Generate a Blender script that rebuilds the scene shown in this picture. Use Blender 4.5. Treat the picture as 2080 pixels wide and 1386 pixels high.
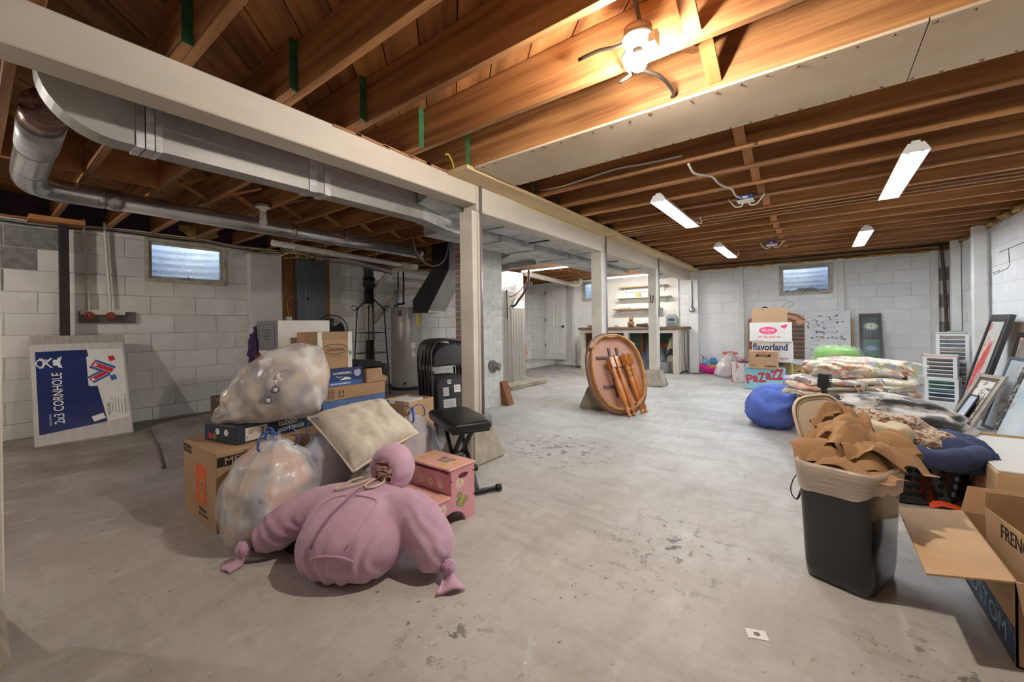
import bpy, bmesh, math, random
from mathutils import Vector, Matrix, noise as NZ
R = math.radians
random.seed(7)
for o in list(bpy.data.objects): bpy.data.objects.remove(o, do_unlink=True)
SC = bpy.context.scene
COL = SC.collection

# ---------------------------------------------------------------- camera
YAW, ROLL = .64242, -.0136
cam_d = bpy.data.cameras.new('camera'); cam = bpy.data.objects.new('camera', cam_d); COL.objects.link(cam)
_r = Vector((math.cos(YAW), math.sin(YAW), 0)); _f = Vector((-math.sin(YAW), math.cos(YAW), 0)); _u = Vector((0, 0, 1))
_r3 = _r*math.cos(ROLL)+_u*math.sin(ROLL); _u3 = _u*math.cos(ROLL)-_r*math.sin(ROLL)
mw = Matrix((( _r3.x, _u3.x, -_f.x, 0), (_r3.y, _u3.y, -_f.y, 0), (_r3.z, _u3.z, -_f.z, 1.04), (0, 0, 0, 1)))
cam.matrix_world = mw
cam_d.sensor_width = 36; cam_d.lens = 36*826.86/2080; cam_d.shift_y = -33/2080; cam_d.clip_start = .02
SC.camera = cam

# ---------------------------------------------------------------- world and exposure
W = bpy.data.worlds.new('sky'); SC.world = W; W.use_nodes = True
bg = W.node_tree.nodes['Background']
sky = W.node_tree.nodes.new('ShaderNodeTexSky'); sky.sky_type = 'HOSEK_WILKIE'; sky.turbidity = 4; sky.ground_albedo = .5
sky.sun_direction = Vector((.5, -.6, .62)).normalized()
W.node_tree.links.new(sky.outputs[0], bg.inputs[0]); bg.inputs[1].default_value = 34.0
vs = SC.view_settings; vs.view_transform = 'Standard'; vs.look = 'None'; vs.gamma = 1; vs.exposure = 0.5; vs.use_curve_mapping = False
BULB_E, TUBE_E, STRIP_E = 1400.0, 64.0, 135.0

# ---------------------------------------------------------------- materials
def C(r, g, b):
    f = lambda c: (c/255/12.92) if c/255 <= .04045 else ((c/255+.055)/1.055)**2.4
    return (f(r), f(g), f(b), 1)
MATS = {}
def M(name, col, rough=.7, metal=0., var=None, vs=6., st=(1, 1, 1), vlo=.35, vhi=.7, bump=0., bs=40., bst=None, rnd=0., spec=.5,
      alpha=1., trans=0., emit=None, es=0., coat=0., sheen=0., coords='Object', spots=None, ss=30., slo=.62, swidth=.03, det=5.):
    if name in MATS: return MATS[name]
    m = bpy.data.materials.new(name); m.use_nodes = True; nt = m.node_tree; N = nt.nodes; L = nt.links
    b = N['Principled BSDF']; b.inputs['Roughness'].default_value = rough; b.inputs['Metallic'].default_value = metal
    b.inputs['Specular IOR Level'].default_value = spec
    if alpha < 1: b.inputs['Alpha'].default_value = alpha
    if trans: b.inputs['Transmission Weight'].default_value = trans
    if coat: b.inputs['Coat Weight'].default_value = coat; b.inputs['Coat Roughness'].default_value = .15
    if sheen: b.inputs['Sheen Weight'].default_value = sheen; b.inputs['Sheen Roughness'].default_value = .6
    if emit: b.inputs['Emission Color'].default_value = emit; b.inputs['Emission Strength'].default_value = es
    tc = N.new('ShaderNodeTexCoord'); src = tc.outputs[coords]
    oi = N.new('ShaderNodeObjectInfo')
    if rnd or coords == 'Object':
        ad = N.new('ShaderNodeVectorMath'); ad.operation = 'MULTIPLY_ADD'
        cmb = N.new('ShaderNodeCombineXYZ')
        for k in range(3): L.new(oi.outputs['Random'], cmb.inputs[k])
        L.new(cmb.outputs[0], ad.inputs[0]); ad.inputs[1].default_value = (17, 31, 23); L.new(src, ad.inputs[2]); src = ad.outputs[0]
    def noise(scale, stv, detail=5.):
        mp = N.new('ShaderNodeMapping'); mp.inputs['Scale'].default_value = stv; L.new(src, mp.inputs[0])
        n = N.new('ShaderNodeTexNoise'); n.inputs['Scale'].default_value = scale; n.inputs['Detail'].default_value = detail; n.inputs['Roughness'].default_value = .6
        L.new(mp.outputs[0], n.inputs['Vector']); return n.outputs['Fac']
    colout = None
    if var is not None:
        f = noise(vs, st, det)
        rp = N.new('ShaderNodeMapRange'); rp.inputs['From Min'].default_value = vlo; rp.inputs['From Max'].default_value = vhi; L.new(f, rp.inputs['Value'])
        mx = N.new('ShaderNodeMix'); mx.data_type = 'RGBA'; mx.inputs['A'].default_value = col; mx.inputs['B'].default_value = var
        L.new(rp.outputs[0], mx.inputs['Factor']); colout = mx.outputs['Result']
    if spots is not None:
        f = noise(ss, (1, 1, 1), 4)
        rp = N.new('ShaderNodeMapRange'); rp.inputs['From Min'].default_value = slo; rp.inputs['From Max'].default_value = slo+swidth; L.new(f, rp.inputs['Value'])
        mx = N.new('ShaderNodeMix'); mx.data_type = 'RGBA'; mx.inputs['B'].default_value = spots
        if colout: L.new(colout, mx.inputs['A'])
        else: mx.inputs['A'].default_value = col
        L.new(rp.outputs[0], mx.inputs['Factor']); colout = mx.outputs['Result']
    if rnd:
        hs = N.new('ShaderNodeHueSaturation')
        mr = N.new('ShaderNodeMapRange'); mr.inputs['To Min'].default_value = 1-rnd; mr.inputs['To Max'].default_value = 1+rnd; L.new(oi.outputs['Random'], mr.inputs['Value'])
        L.new(mr.outputs[0], hs.inputs['Value'])
        if colout: L.new(colout, hs.inputs['Color'])
        else: hs.inputs['Color'].default_value = col
        colout = hs.outputs[0]
    if colout: L.new(colout, b.inputs['Base Color'])
    else: b.inputs['Base Color'].default_value = col
    if bump:
        f = noise(bs, bst or st)
        bp = N.new('ShaderNodeBump'); bp.inputs['Strength'].default_value = bump; bp.inputs['Distance'].default_value = .01
        L.new(f, bp.inputs['Height']); L.new(bp.outputs[0], b.inputs['Normal'])
    MATS[name] = m; return m

# ---------------------------------------------------------------- mesh helpers
class MB:
    def __init__(s): s.v = []; s.f = []; s.s = []
    def add(s, vs_, fs, smooth=False):
        k = len(s.v); s.v += [tuple(v) for v in vs_]; s.f += [tuple(i+k for i in f) for f in fs]; s.s += [smooth]*len(fs); return s
    def box(s, x0, x1, y0, y1, z0, z1):
        return s.add([(x0,y0,z0),(x1,y0,z0),(x1,y1,z0),(x0,y1,z0),(x0,y0,z1),(x1,y0,z1),(x1,y1,z1),(x0,y1,z1)],
                     [(3,2,1,0),(4,5,6,7),(0,1,5,4),(1,2,6,5),(2,3,7,6),(3,0,4,7)])
    def obox(s, c, ax, ay, az):
        c, ax, ay, az = Vector(c), Vector(ax), Vector(ay), Vector(az)
        P = [c+ax*i+ay*j+az*k for k in (-1, 1) for j in (-1, 1) for i in (-1, 1)]
        return s.add(P, [(2,3,1,0),(4,5,7,6),(0,1,5,4),(1,3,7,5),(3,2,6,7),(2,0,4,6)])
    def hexa(s, P):   # 8 points: bottom loop 4, top loop 4
        return s.add(P, [(3,2,1,0),(4,5,6,7),(0,1,5,4),(1,2,6,5),(2,3,7,6),(3,0,4,7)])
    def bar(s, p0, p1, w, t, upv=(0, 0, 1)):
        p0, p1 = Vector(p0), Vector(p1); d = (p1-p0); h = d.length/2; d.normalize()
        sd = d.cross(Vector(upv));
        if sd.length < 1e-4: sd = d.cross(Vector((1, 0, 0)))
        sd.normalize(); u = sd.cross(d)
        return s.obox((p0+p1)/2, d*h, sd*w/2, u*t/2)
    def rings(s, rg, closed=False, cap=True, smooth=True):
        n = len(rg[0]); k = len(s.v)
        for r_ in rg: s.v += [tuple(p) for p in r_]
        m = len(rg)
        for i in range(m if closed else m-1):
            a, b2 = k+i*n, k+((i+1) % m)*n
            for j in range(n):
                j2 = (j+1) % n
                s.f.append((a+j, a+j2, b2+j2, b2+j)); s.s.append(smooth)
        if cap and not closed:
            s.f.append(tuple(k+j for j in reversed(range(n)))); s.s.append(False)
            s.f.append(tuple(k+(m-1)*n+j for j in range(n))); s.s.append(False)
        return s
    def tube(s, pts, r, n=8, cap=True, closed=False, flat=1.):
        pts = [Vector(p) for p in pts]; m = len(pts); rg = []; pu = None
        rr = r if isinstance(r, (list, tuple)) else [r]*m
        for i, p in enumerate(pts):
            if closed: d = pts[(i+1) % m]-pts[i-1]
            else: d = pts[min(i+1, m-1)]-pts[max(i-1, 0)]
            if d.length < 1e-9: d = Vector((0, 0, 1))
            d.normalize()
            if pu is None:
                pu = Vector((0, 0, 1)) if abs(d.z) < .9 else Vector((1, 0, 0))
            sd = d.cross(pu)
            if sd.length < 1e-5: sd = d.cross(Vector((.3, .7, .2)))
            sd.normalize(); u = sd.cross(d); pu = u
            rg.append([p+(sd*math.cos(2*math.pi*j/n)+u*math.sin(2*math.pi*j/n)*flat)*rr[i] for j in range(n)])
        return s.rings(rg, closed, cap)
    def cyl(s, p0, p1, r0, r1=None, n=20, cap=True): return s.tube([p0, p1], [r0, r0 if r1 is None else r1], n, cap)
    def lathe(s, prof, n=24, o=(0, 0, 0), cap=True, sx=1., sy=1.):
        rg = [[(o[0]+r*math.cos(2*math.pi*j/n)*sx, o[1]+r*math.sin(2*math.pi*j/n)*sy, o[2]+z) for j in range(n)] for r, z in prof]
        return s.rings(rg, False, cap)
    def prism(s, poly, z0, z1, smooth=False):
        n = len(poly); P = [(x, y, z0) for x, y in poly]+[(x, y, z1) for x, y in poly]
        F = [tuple(reversed(range(n))), tuple(range(n, 2*n))]+[(i, (i+1) % n, n+(i+1) % n, n+i) for i in range(n)]
        return s.add(P, F, smooth)
    def prism3(s, poly3, d):   # planar polygon (3d points) extruded along d
        n = len(poly3); d = Vector(d); P = [Vector(p) for p in poly3]+[Vector(p)+d for p in poly3]
        return s.add(P, [tuple(reversed(range(n))), tuple(range(n, 2*n))]+[(i, (i+1) % n, n+(i+1) % n, n+i) for i in range(n)])
    def grid(s, fn, nu, nv, closeu=False, smooth=True):
        k = len(s.v); nuu = nu if closeu else nu+1
        for j in range(nv+1):
            for i in range(nuu): s.v.append(tuple(fn(i/nu, j/nv)))
        for j in range(nv):
            for i in range(nu):
                i2 = (i+1) % nuu
                s.f.append((k+j*nuu+i, k+j*nuu+i2, k+(j+1)*nuu+i2, k+(j+1)*nuu+i)); s.s.append(smooth)
        return s
    def mesh(s, name, mat=None, bevel=0., bseg=1, fixn=True):
        me = bpy.data.meshes.new(name); me.from_pydata(s.v, [], s.f)
        for p, q in zip(me.polygons, s.s): p.use_smooth = q
        if bevel or fixn:
            bm = bmesh.new(); bm.from_mesh(me)
            if fixn: bmesh.ops.recalc_face_normals(bm, faces=bm.faces)
            if bevel:
                bmesh.ops.bevel(bm, geom=[e for e in bm.edges if len(e.link_faces) == 2 and e.calc_face_angle(0) > .6], offset=bevel, segments=bseg, affect='EDGES', clamp_overlap=True)
            bm.to_mesh(me); bm.free()
        if mat: me.materials.append(mat)
        return me
    def build(s, name, mat, parent=None, bevel=0., bseg=1, fixn=True):
        return link(name, s.mesh(name, mat, bevel, bseg, fixn), parent)
def link(name, me, parent=None, loc=None, rot=None):
    o = bpy.data.objects.new(name, me); COL.objects.link(o)
    if parent: o.parent = parent
    if loc is not None: o.location = loc
    if rot is not None: o.rotation_euler = rot
    return o
def tag(o, label=None, cat=None, group=None, kind=None):
    if label: o['label'] = label
    if cat: o['category'] = cat
    if group: o['group'] = group
    if kind: o['kind'] = kind
    return o
def thing(name, label, cat, loc=(0, 0, 0), rz=0., group=None):
    o = bpy.data.objects.new(name, None); COL.objects.link(o); o.empty_display_size = .1
    o.location = loc; o.rotation_euler = (0, 0, rz) if not isinstance(rz, tuple) else rz
    return tag(o, label, cat, group)
def struct(name, mb, mat, parent=None, label=None, bevel=0.):
    o = mb.build(name, mat, parent, bevel)
    if not parent: tag(o, label, None, None, 'structure')
    return o
def copy_tree(o, parent=None):
    c = o.copy(); COL.objects.link(c); c.parent = parent
    for ch in o.children: copy_tree(ch, c)
    return c
def bake(o):   # apply modifiers
    dg = bpy.context.evaluated_depsgraph_get(); me = bpy.data.meshes.new_from_object(o.evaluated_get(dg))
    o.modifiers.clear(); o.data = me; return o
# text and flat print on a face.  frame = (origin, right, up, normal)
def text_mesh(body, size=1., off=0., shear=0.):
    cu = bpy.data.curves.new('t', 'FONT'); cu.body = body; cu.size = size; cu.align_x = 'CENTER'; cu.align_y = 'CENTER'; cu.offset = off; cu.shear = shear; cu.resolution_u = 3
    ob = bpy.data.objects.new('t', cu); me = bpy.data.meshes.new_from_object(ob)
    bpy.data.objects.remove(ob); bpy.data.curves.remove(cu); return me
def frame_m(o, r, u, n):
    r, u, n = Vector(r).normalized(), Vector(u).normalized(), Vector(n).normalized()
    return Matrix(((r.x, u.x, n.x, o[0]), (r.y, u.y, n.y, o[1]), (r.z, u.z, n.z, o[2]), (0, 0, 0, 1)))
FACES = {'+x': ((0, 1, 0), (0, 0, 1), (1, 0, 0)), '-x': ((0, -1, 0), (0, 0, 1), (-1, 0, 0)), '-y': ((1, 0, 0), (0, 0, 1), (0, -1, 0)),
         '+y': ((-1, 0, 0), (0, 0, 1), (0, 1, 0)), '+z': ((1, 0, 0), (0, 1, 0), (0, 0, 1))}
def lettering(parent, body, o, face, h, mat, width=None, name='lettering', rot=0., off=0., shear=0., lift=.0012):
    fr = FACES[face] if isinstance(face, str) else face
    me = text_mesh(body, 1., off, shear)
    if not me.vertices: return None
    xs = [v.co.x for v in me.vertices]; ys = [v.co.y for v in me.vertices]
    w, hh = max(xs)-min(xs), max(ys)-min(ys); cx, cy = (max(xs)+min(xs))/2, (max(ys)+min(ys))/2
    sy = h/hh; sx = width/w if width else sy
    m = frame_m(Vector(o)+Vector(fr[2]).normalized()*lift, *fr) @ Matrix.Rotation(rot, 4, 'Z')
    for v in me.vertices: v.co = m @ Vector(((v.co.x-cx)*sx, (v.co.y-cy)*sy, 0))
    me.materials.clear(); me.materials.append(mat)
    return link(name, me, parent)
def plate(parent, poly, o, face, mat, name='print', lift=.0006, t=.0004):   # flat printed shape on a face
    fr = FACES[face] if isinstance(face, str) else face
    m = frame_m(Vector(o)+Vector(fr[2]).normalized()*lift, *fr)
    return MB().prism3([m @ Vector((x, y, 0)) for x, y in poly], Vector(fr[2]).normalized()*t).build(name, mat, parent)
def words(parent, o, face, w, h, mat, n=4, seed=1):   # a line of print too small to read
    rr_ = random.Random(seed); ws = [rr_.uniform(.6, 1.4) for _ in range(n)]; k = w/(sum(ws)+.25*(n-1)); x = -w/2
    for q in ws: plate(parent, rect(q*k, h, x+q*k/2, 0), o, face, mat, 'print_word', .001); x += (q+.25)*k
def rect(w, h, cx=0, cy=0): return [(cx-w/2, cy-h/2), (cx+w/2, cy-h/2), (cx+w/2, cy+h/2), (cx-w/2, cy+h/2)]
def ell(a, b, cx=0, cy=0, n=28): return [(cx+a*math.cos(2*math.pi*i/n), cy+b*math.sin(2*math.pi*i/n)) for i in range(n)]
def rot2(poly, a, cx=0, cy=0): return [(cx+(x-cx)*math.cos(a)-(y-cy)*math.sin(a), cy+(x-cx)*math.sin(a)+(y-cy)*math.cos(a)) for x, y in poly]
def fbm(p, oct=3):
    p = Vector(p); a = 1.; t = 0.
    for i in range(oct): t += a*NZ.noise(p); p = p*2.03+Vector((5.2, 1.3, 7.7)); a *= .5
    return t
def ridge(p, oct=3):
    p = Vector(p); a = 1.; t = 0.
    for i in range(oct): t += a*(1-2*abs(NZ.noise(p))); p = p*2.1+Vector((3.1, 8.3, 1.7)); a *= .5
    return t
def sgp(c, e): return math.copysign(abs(c)**e, c)
def blob(c, r, e=(1., 1.), amp=.05, freq=3., seed=0, nu=48, nv=28, zmin=None, fn=None, ridged=False, mb=None, rz=0.):
    mb = mb or MB(); sd = Vector((seed*3.7, seed*1.9, seed*5.3)); cz, sz = math.cos(rz), math.sin(rz)
    def f(u, v):
        th = 2*math.pi*u; ph = math.pi*(v-.5)
        cp, sp = sgp(math.cos(ph), e[0]), sgp(math.sin(ph), e[0])
        d = Vector((cp*sgp(math.cos(th), e[1]), cp*sgp(math.sin(th), e[1]), sp))
        k = 1+amp*((ridge if ridged else fbm)(d*freq+sd))
        p = Vector((d.x*r[0]*k, d.y*r[1]*k, d.z*r[2]*k))
        if fn: p = fn(p, u, v)
        p = Vector((p.x*cz-p.y*sz, p.x*sz+p.y*cz, p.z))+Vector(c)
        if zmin is not None and p.z < zmin: p.z = zmin
        return p
    mb.grid(f, nu, nv, closeu=True); return mb
def chain(pts, step=.03):   # smooth Catmull-Rom through points
    P = [Vector(p) for p in pts]; out = []
    for i in range(len(P)-1):
        p0, p1, p2, p3 = P[max(i-1, 0)], P[i], P[i+1], P[min(i+2, len(P)-1)]
        n = max(2, int((p2-p1).length/step))
        for k in range(n):
            t = k/n
            out.append(.5*((2*p1)+(p2-p0)*t+(2*p0-5*p1+4*p2-p3)*t*t+(3*p1-p0-3*p2+p3)*t**3))
    return out+[P[-1]]

# palette
paint = M('white_masonry_paint', C(240, 240, 240), .7, var=C(228, 228, 227), vs=3, bump=.25, bs=60, spots=C(120, 116, 110), ss=14, slo=.735, swidth=.02, rnd=.025)
paint2 = M('shade_toned_masonry_paint', C(222, 220, 216), .75, var=C(202, 198, 192), vs=2.2, bump=.3, bs=50, spots=C(110, 104, 96), ss=11, slo=.74, swidth=.03, rnd=.035)  # same white paint with the left wall's dimmer light put into its colour
mortar = M('painted_mortar', C(226, 226, 224), .85, var=C(196, 194, 190), vs=4, vlo=.5, vhi=.75, coords='Generated')
mortar2 = M('grimy_painted_mortar', C(196, 192, 184), .9, var=C(150, 144, 136), vs=9, vlo=.45, vhi=.7, coords='Generated')
cinder = M('bare_cinder_block', C(146, 144, 140), .95, var=C(116, 114, 110), vs=16, bump=.8, bs=120)
woodw = M('white_painted_wood', C(214, 208, 198), .55, var=C(196, 188, 176), vs=3, st=(1, 1, 1), bump=.08, bs=30, spots=C(120, 105, 90), ss=20, slo=.76, swidth=.02)
beamw = M('cream_white_painted_timber', C(212, 204, 192), .55, var=C(190, 180, 166), vs=2.2, st=(.6, .25, 1), bump=.15, bs=18, bst=(1, .3, 1), spots=C(96, 80, 66), ss=9, slo=.765, swidth=.015)
joistm = M('fir_joist_wood', C(182, 130, 80), .6, var=C(118, 72, 38), vs=7, st=(.12, 1.5, 2.6), vlo=.34, vhi=.66, bump=.25, bs=26, bst=(.15, 2, 3), rnd=.14, spots=C(70, 36, 18), ss=7, slo=.745, swidth=.03)
plankm = M('orange_subfloor_board', C(184, 126, 74), .62, var=C(116, 70, 36), vs=6, st=(.2, 2., 2.), vlo=.34, vhi=.66, bump=.2, bs=24, bst=(.2, 2, 2), rnd=.2, spots=C(64, 34, 18), ss=8, slo=.73, swidth=.04)
brace = M('bridging_wood', C(186, 128, 76), .65, var=C(140, 88, 46), vs=6, st=(1, .4, 1), bump=.15, bs=30, rnd=.12)
greenend = M('green_lumber_end_paint', C(48, 104, 62), .8, var=C(34, 70, 44), vs=16)
drywall = M('bare_gypsum_board', C(205, 186, 162), .85, var=C(190, 168, 142), vs=3, bump=.05)
conc = M('bare_concrete', C(178, 168, 152), .9, var=C(140, 130, 116), vs=7, bump=.5, bs=60)
galv = M('galvanised_sheet_metal', C(214, 215, 215), .42, .35, var=C(150, 150, 150), vs=5, st=(1, 1, 3), bump=.04, bs=14)
galvd = M('dull_galvanised_sheet_metal', C(186, 184, 181), .5, .4, var=C(160, 158, 154), vs=4, bump=.05, bs=10)
shiny = M('bright_galvanised_pipe', C(214, 215, 217), .22, .8, var=C(170, 170, 172), vs=4, bump=.03, bs=10)
blackm = M('black_painted_metal', C(30, 30, 31), .4, .3)
blackp = M('black_plastic', C(22, 22, 23), .38, var=C(30, 30, 31), vs=30)
pvc = M('white_pvc', C(214, 208, 196), .4, var=C(196, 186, 170), vs=6)
abs_ = M('black_abs_pipe', C(26, 26, 26), .45)
card = M('brown_cardboard', C(180, 146, 110), .8, var=C(166, 132, 98), vs=5, bump=.06, bs=80, rnd=.05)
cardd = M('dark_brown_cardboard', C(150, 110, 74), .8, var=C(134, 96, 62), vs=6, bump=.06, bs=80)
cardl = M('pale_brown_cardboard', C(202, 168, 128), .8, var=C(188, 150, 110), vs=5, bump=.06, bs=80)
whitec = M('white_cardboard', C(232, 230, 226), .6, var=C(220, 217, 212), vs=4)
whitep = M('white_plastic', C(232, 232, 232), .4)
paperw = M('white_paper', C(238, 237, 234), .7)
ink = M('black_ink', C(28, 26, 26), .7)
redink = M('red_ink', C(200, 40, 56), .6)
orange = M('orange_ink', C(226, 96, 36), .65)
navy = M('navy_print', C(36, 52, 100), .45, var=C(28, 42, 84), vs=4)
chrome = M('grey_metal', C(150, 150, 150), .35, .9)
tapem = M('clear_packing_tape', C(206, 176, 140), .25, alpha=.55)
jute = M('cream_cord', C(214, 200, 176), .9)
# ================================================================ THE ROOM
XL, XR, YF, YB, ZT, ZJ, ZS = -6.16, 1.66, 9.15, -2.6, 2.12, 2.15, 2.39
# floor: worn painted concrete
def floor_material():
    m = bpy.data.materials.new('worn_painted_concrete_floor'); m.use_nodes = True; nt = m.node_tree; N = nt.nodes; L = nt.links
    b = N['Principled BSDF']; tc = N.new('ShaderNodeTexCoord')
    def nz(scale, detail=6, st=(1, 1, 1), rough=.6, loc=(0, 0, 0)):
        mp = N.new('ShaderNodeMapping'); mp.inputs['Scale'].default_value = st; mp.inputs['Location'].default_value = loc; L.new(tc.outputs['Object'], mp.inputs[0])
        n = N.new('ShaderNodeTexNoise'); n.inputs['Scale'].default_value = scale; n.inputs['Detail'].default_value = detail; n.inputs['Roughness'].default_value = rough
        L.new(mp.outputs[0], n.inputs['Vector']); return n.outputs['Fac']
    def mr(v, a, b2, c=0., d=1.):
        r_ = N.new('ShaderNodeMapRange'); r_.inputs['From Min'].default_value = a; r_.inputs['From Max'].default_value = b2
        r_.inputs['To Min'].default_value = c; r_.inputs['To Max'].default_value = d; L.new(v, r_.inputs['Value']); return r_.outputs[0]
    def mix(f, A, B):
        x = N.new('ShaderNodeMix'); x.data_type = 'RGBA'; L.new(f, x.inputs['Factor'])
        for k, s_ in (('A', A), ('B', B)):
            if isinstance(s_, tuple): x.inputs[k].default_value = s_
            else: L.new(s_, x.inputs[k])
        return x.outputs['Result']
    def mul(a, b2):
        x = N.new('ShaderNodeMath'); x.operation = 'MULTIPLY'; L.new(a, x.inputs[0])
        if isinstance(b2, float): x.inputs[1].default_value = b2
        else: L.new(b2, x.inputs[1])
        return x.outputs[0]
    def mx(a, b2):
        x = N.new('ShaderNodeMath'); x.operation = 'MAXIMUM'; L.new(a, x.inputs[0]); L.new(b2, x.inputs[1]); return x.outputs[0]
    def near(cx, cy, r0, r1, sx=1., sy=1.):
        mp = N.new('ShaderNodeMapping'); mp.inputs['Location'].default_value = (-cx*sx, -cy*sy, 0); mp.inputs['Scale'].default_value = (sx, sy, 0); L.new(tc.outputs['Object'], mp.inputs[0])
        ln = N.new('ShaderNodeVectorMath'); ln.operation = 'LENGTH'; L.new(mp.outputs[0], ln.inputs[0]); return mr(ln.outputs['Value'], r0, r1, 1., 0.)
    sep = N.new('ShaderNodeSeparateXYZ'); L.new(tc.outputs['Object'], sep.inputs[0])
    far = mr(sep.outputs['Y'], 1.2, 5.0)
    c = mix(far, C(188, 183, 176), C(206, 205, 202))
    c = mix(mul(mr(nz(1.1, 5), .4, .68), .55), c, C(164, 158, 150))
    c = mix(mul(mr(nz(5, 6, (1.6, .5, 1)), .48, .72), .4), c, C(152, 144, 134))
    c = mix(mul(mr(nz(.7, 4, loc=(9, 4, 0)), .52, .7), .45), c, C(226, 225, 221))
    # rusty-brown worn zone along the left wall, with the pile's shade painted in
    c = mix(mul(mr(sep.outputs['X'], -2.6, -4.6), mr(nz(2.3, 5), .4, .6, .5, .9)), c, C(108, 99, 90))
    c = mix(mul(mr(nz(3.3, 9, (.35, 1.5, 1), .72, (3, 7, 0)), .5, .66), .4), c, C(132, 124, 114))
    c = mix(mul(mr(nz(14, 9, (1, 1, 1), .75, (1, 2, 0)), .46, .7), .35), c, C(150, 142, 132))
    c = mix(mul(mr(nz(6, 8, (1.3, .5, 1), .7, (8, 2, 0)), .56, .68), .35), c, C(222, 219, 213))
    # flaked-off paint: dark grit
    grit = mul(mr(nz(34, 6, (1, .6, 1), .7), .632, .655), mr(nz(1.7, 3), .42, .56))
    patch = mul(mx(mx(near(-1.75, 2.95, .15, .6, .9, 1), near(-.55, 1.95, .0, .38, 1., .7)), mx(near(.3, 1.7, .0, .3, 1, 1), near(-1.0, .95, .0, .22, 1, 1))), mr(nz(17, 6, (.8, .8, 1), .7), .555, .595))
    scr = mul(mr(nz(44, 4, (.3, 1.2, 1)), .7, .73), .8)
    c = mix(mul(mx(grit, mx(patch, scr)), .85), c, C(70, 66, 62))
    # ochre drip stains near the furnace
    c = mix(mul(mx(near(-2.9, 4.7, .05, .45, .8, 2), near(-2.2, 5.6, .05, .4, 1, 2.4)), mr(nz(8), .45, .6, 0, .7)), c, C(176, 160, 110))
    L.new(c, b.inputs['Base Color']); b.inputs['Roughness'].default_value = .62
    L.new(mr(nz(2.2), .3, .7, .42, .75), b.inputs['Roughness'])
    bp = N.new('ShaderNodeBump'); bp.inputs['Strength'].default_value = .25; bp.inputs['Distance'].default_value = .01; L.new(nz(22, 7), bp.inputs['Height']); L.new(bp.outputs[0], b.inputs['Normal'])
    return m
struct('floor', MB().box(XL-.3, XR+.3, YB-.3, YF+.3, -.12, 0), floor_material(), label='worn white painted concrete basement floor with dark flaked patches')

# walls -----------------------------------------------------------
def wall_mesh(ax, c0, c1, u0, u1, z0, z1, holes):
    mb = MB()
    def bx(a, b, p, q):
        if b-a < 1e-4 or q-p < 1e-4: return
        if ax == 'x': mb.box(min(c0, c1), max(c0, c1), a, b, p, q)
        else: mb.box(a, b, min(c0, c1), max(c0, c1), p, q)
    cur = u0
    for (a, b, p, q) in sorted(holes):
        bx(cur, a, z0, z1); bx(a, b, z0, p); bx(a, b, q, z1); cur = b
    bx(cur, u1, z0, z1); return mb
BM = {}
def piece(w, h, t, mat, bev):
    k = (round(w, 3), round(h, 3), t, mat.name)
    if k not in BM: BM[k] = MB().box(-w/2, w/2, 0, t, -h/2, h/2).mesh('block', mat, bev)
    return BM[k]
def lay(parent, ax, c, nrm, u0, u1, joints, bl, holes, matf, name='block', gap=.007, t=.014, proud=.005, bev=.004, ph=0.):
    # running bond of separate blocks on a wall face: ax 'x' means the face is at x=c and u runs along y
    for k in range(len(joints)-1):
        z0, z1 = joints[k]+gap/2, joints[k+1]-gap/2
        s = u0-bl*((k % 2)*.5+ph) ; segs = []
        while s < u1:
            a, b = max(s, u0), min(s+bl, u1); s += bl
            if b-a < .05: continue
            parts = [(a+gap/2, b-gap/2, z0, z1)]
            for (ha, hb, hz0, hz1) in holes:
                nxt = []
                for (p, q, r_, t_) in parts:
                    if q <= ha or p >= hb or t_ <= hz0 or r_ >= hz1: nxt.append((p, q, r_, t_)); continue
                    if p < ha: nxt.append((p, ha, r_, t_))
                    if q > hb: nxt.append((hb, q, r_, t_))
                    if r_ < hz0: nxt.append((max(p, ha), min(q, hb), r_, hz0))
                    if t_ > hz1: nxt.append((max(p, ha), min(q, hb), hz1, t_))
                parts = nxt
            for (p, q, r_, t_) in parts:
                if q-p < .04 or t_-r_ < .02: continue
                w, h = q-p, t_-r_
                me = piece(w, h, t, matf((p+q)/2, (r_+t_)/2), bev)
                if ax == 'x':
                    o = link(name, me, parent, (c+nrm*(proud-t) if nrm > 0 else c-proud+t, (p+q)/2, (r_+t_)/2), (0, 0, -math.pi/2 if nrm > 0 else math.pi/2))
                else:
                    o = link(name, me, parent, ((p+q)/2, c+nrm*(proud-t) if nrm > 0 else c-proud+t, (r_+t_)/2), (0, 0, 0 if nrm > 0 else math.pi))
JO = [.0, .148, .361, .574, .787, 1.0, 1.213, 1.426, 1.639, 1.852, 2.065, 2.12]
WL = (1.22, 2.03, 1.60, 2.105); WF = (-.56, .24, 1.515, 2.065); WS = (-4.66, -4.05, 1.59, 2.08)
wl = struct('wall_left', wall_mesh('x', XL, XL-.22, YB, YF+.22, 0, ZT, [WL]), mortar2, label='grimy white painted concrete block wall with small window, left side')
def lm(u, z):
    return cinder if (u < .42 and z > 1.63) or (u < .30 and z > 1.2 and z > 1.43) else paint2 if u < 3.7 else paint  # blocks nearer the furnace get whiter paint for the brighter light there
lay(wl, 'x', XL, 1, -.3, YF, JO, .425, [WL], lm, ph=.31)
wf = struct('wall_back', wall_mesh('y', YF, YF+.22, XL, XR+.22, 0, ZT, [WF, WS]), mortar, label='white painted concrete block wall at the far end of the basement')
lay(wf, 'y', YF, -1, XL, XR, JO, .425, [WF, WS], lambda u, z: M('chipped_grey_block', C(170, 167, 162), .9, var=C(130, 126, 120), vs=9, bump=.6) if (1.5 < u and .3 < z < 1.9) else paint, ph=.1)
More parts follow.
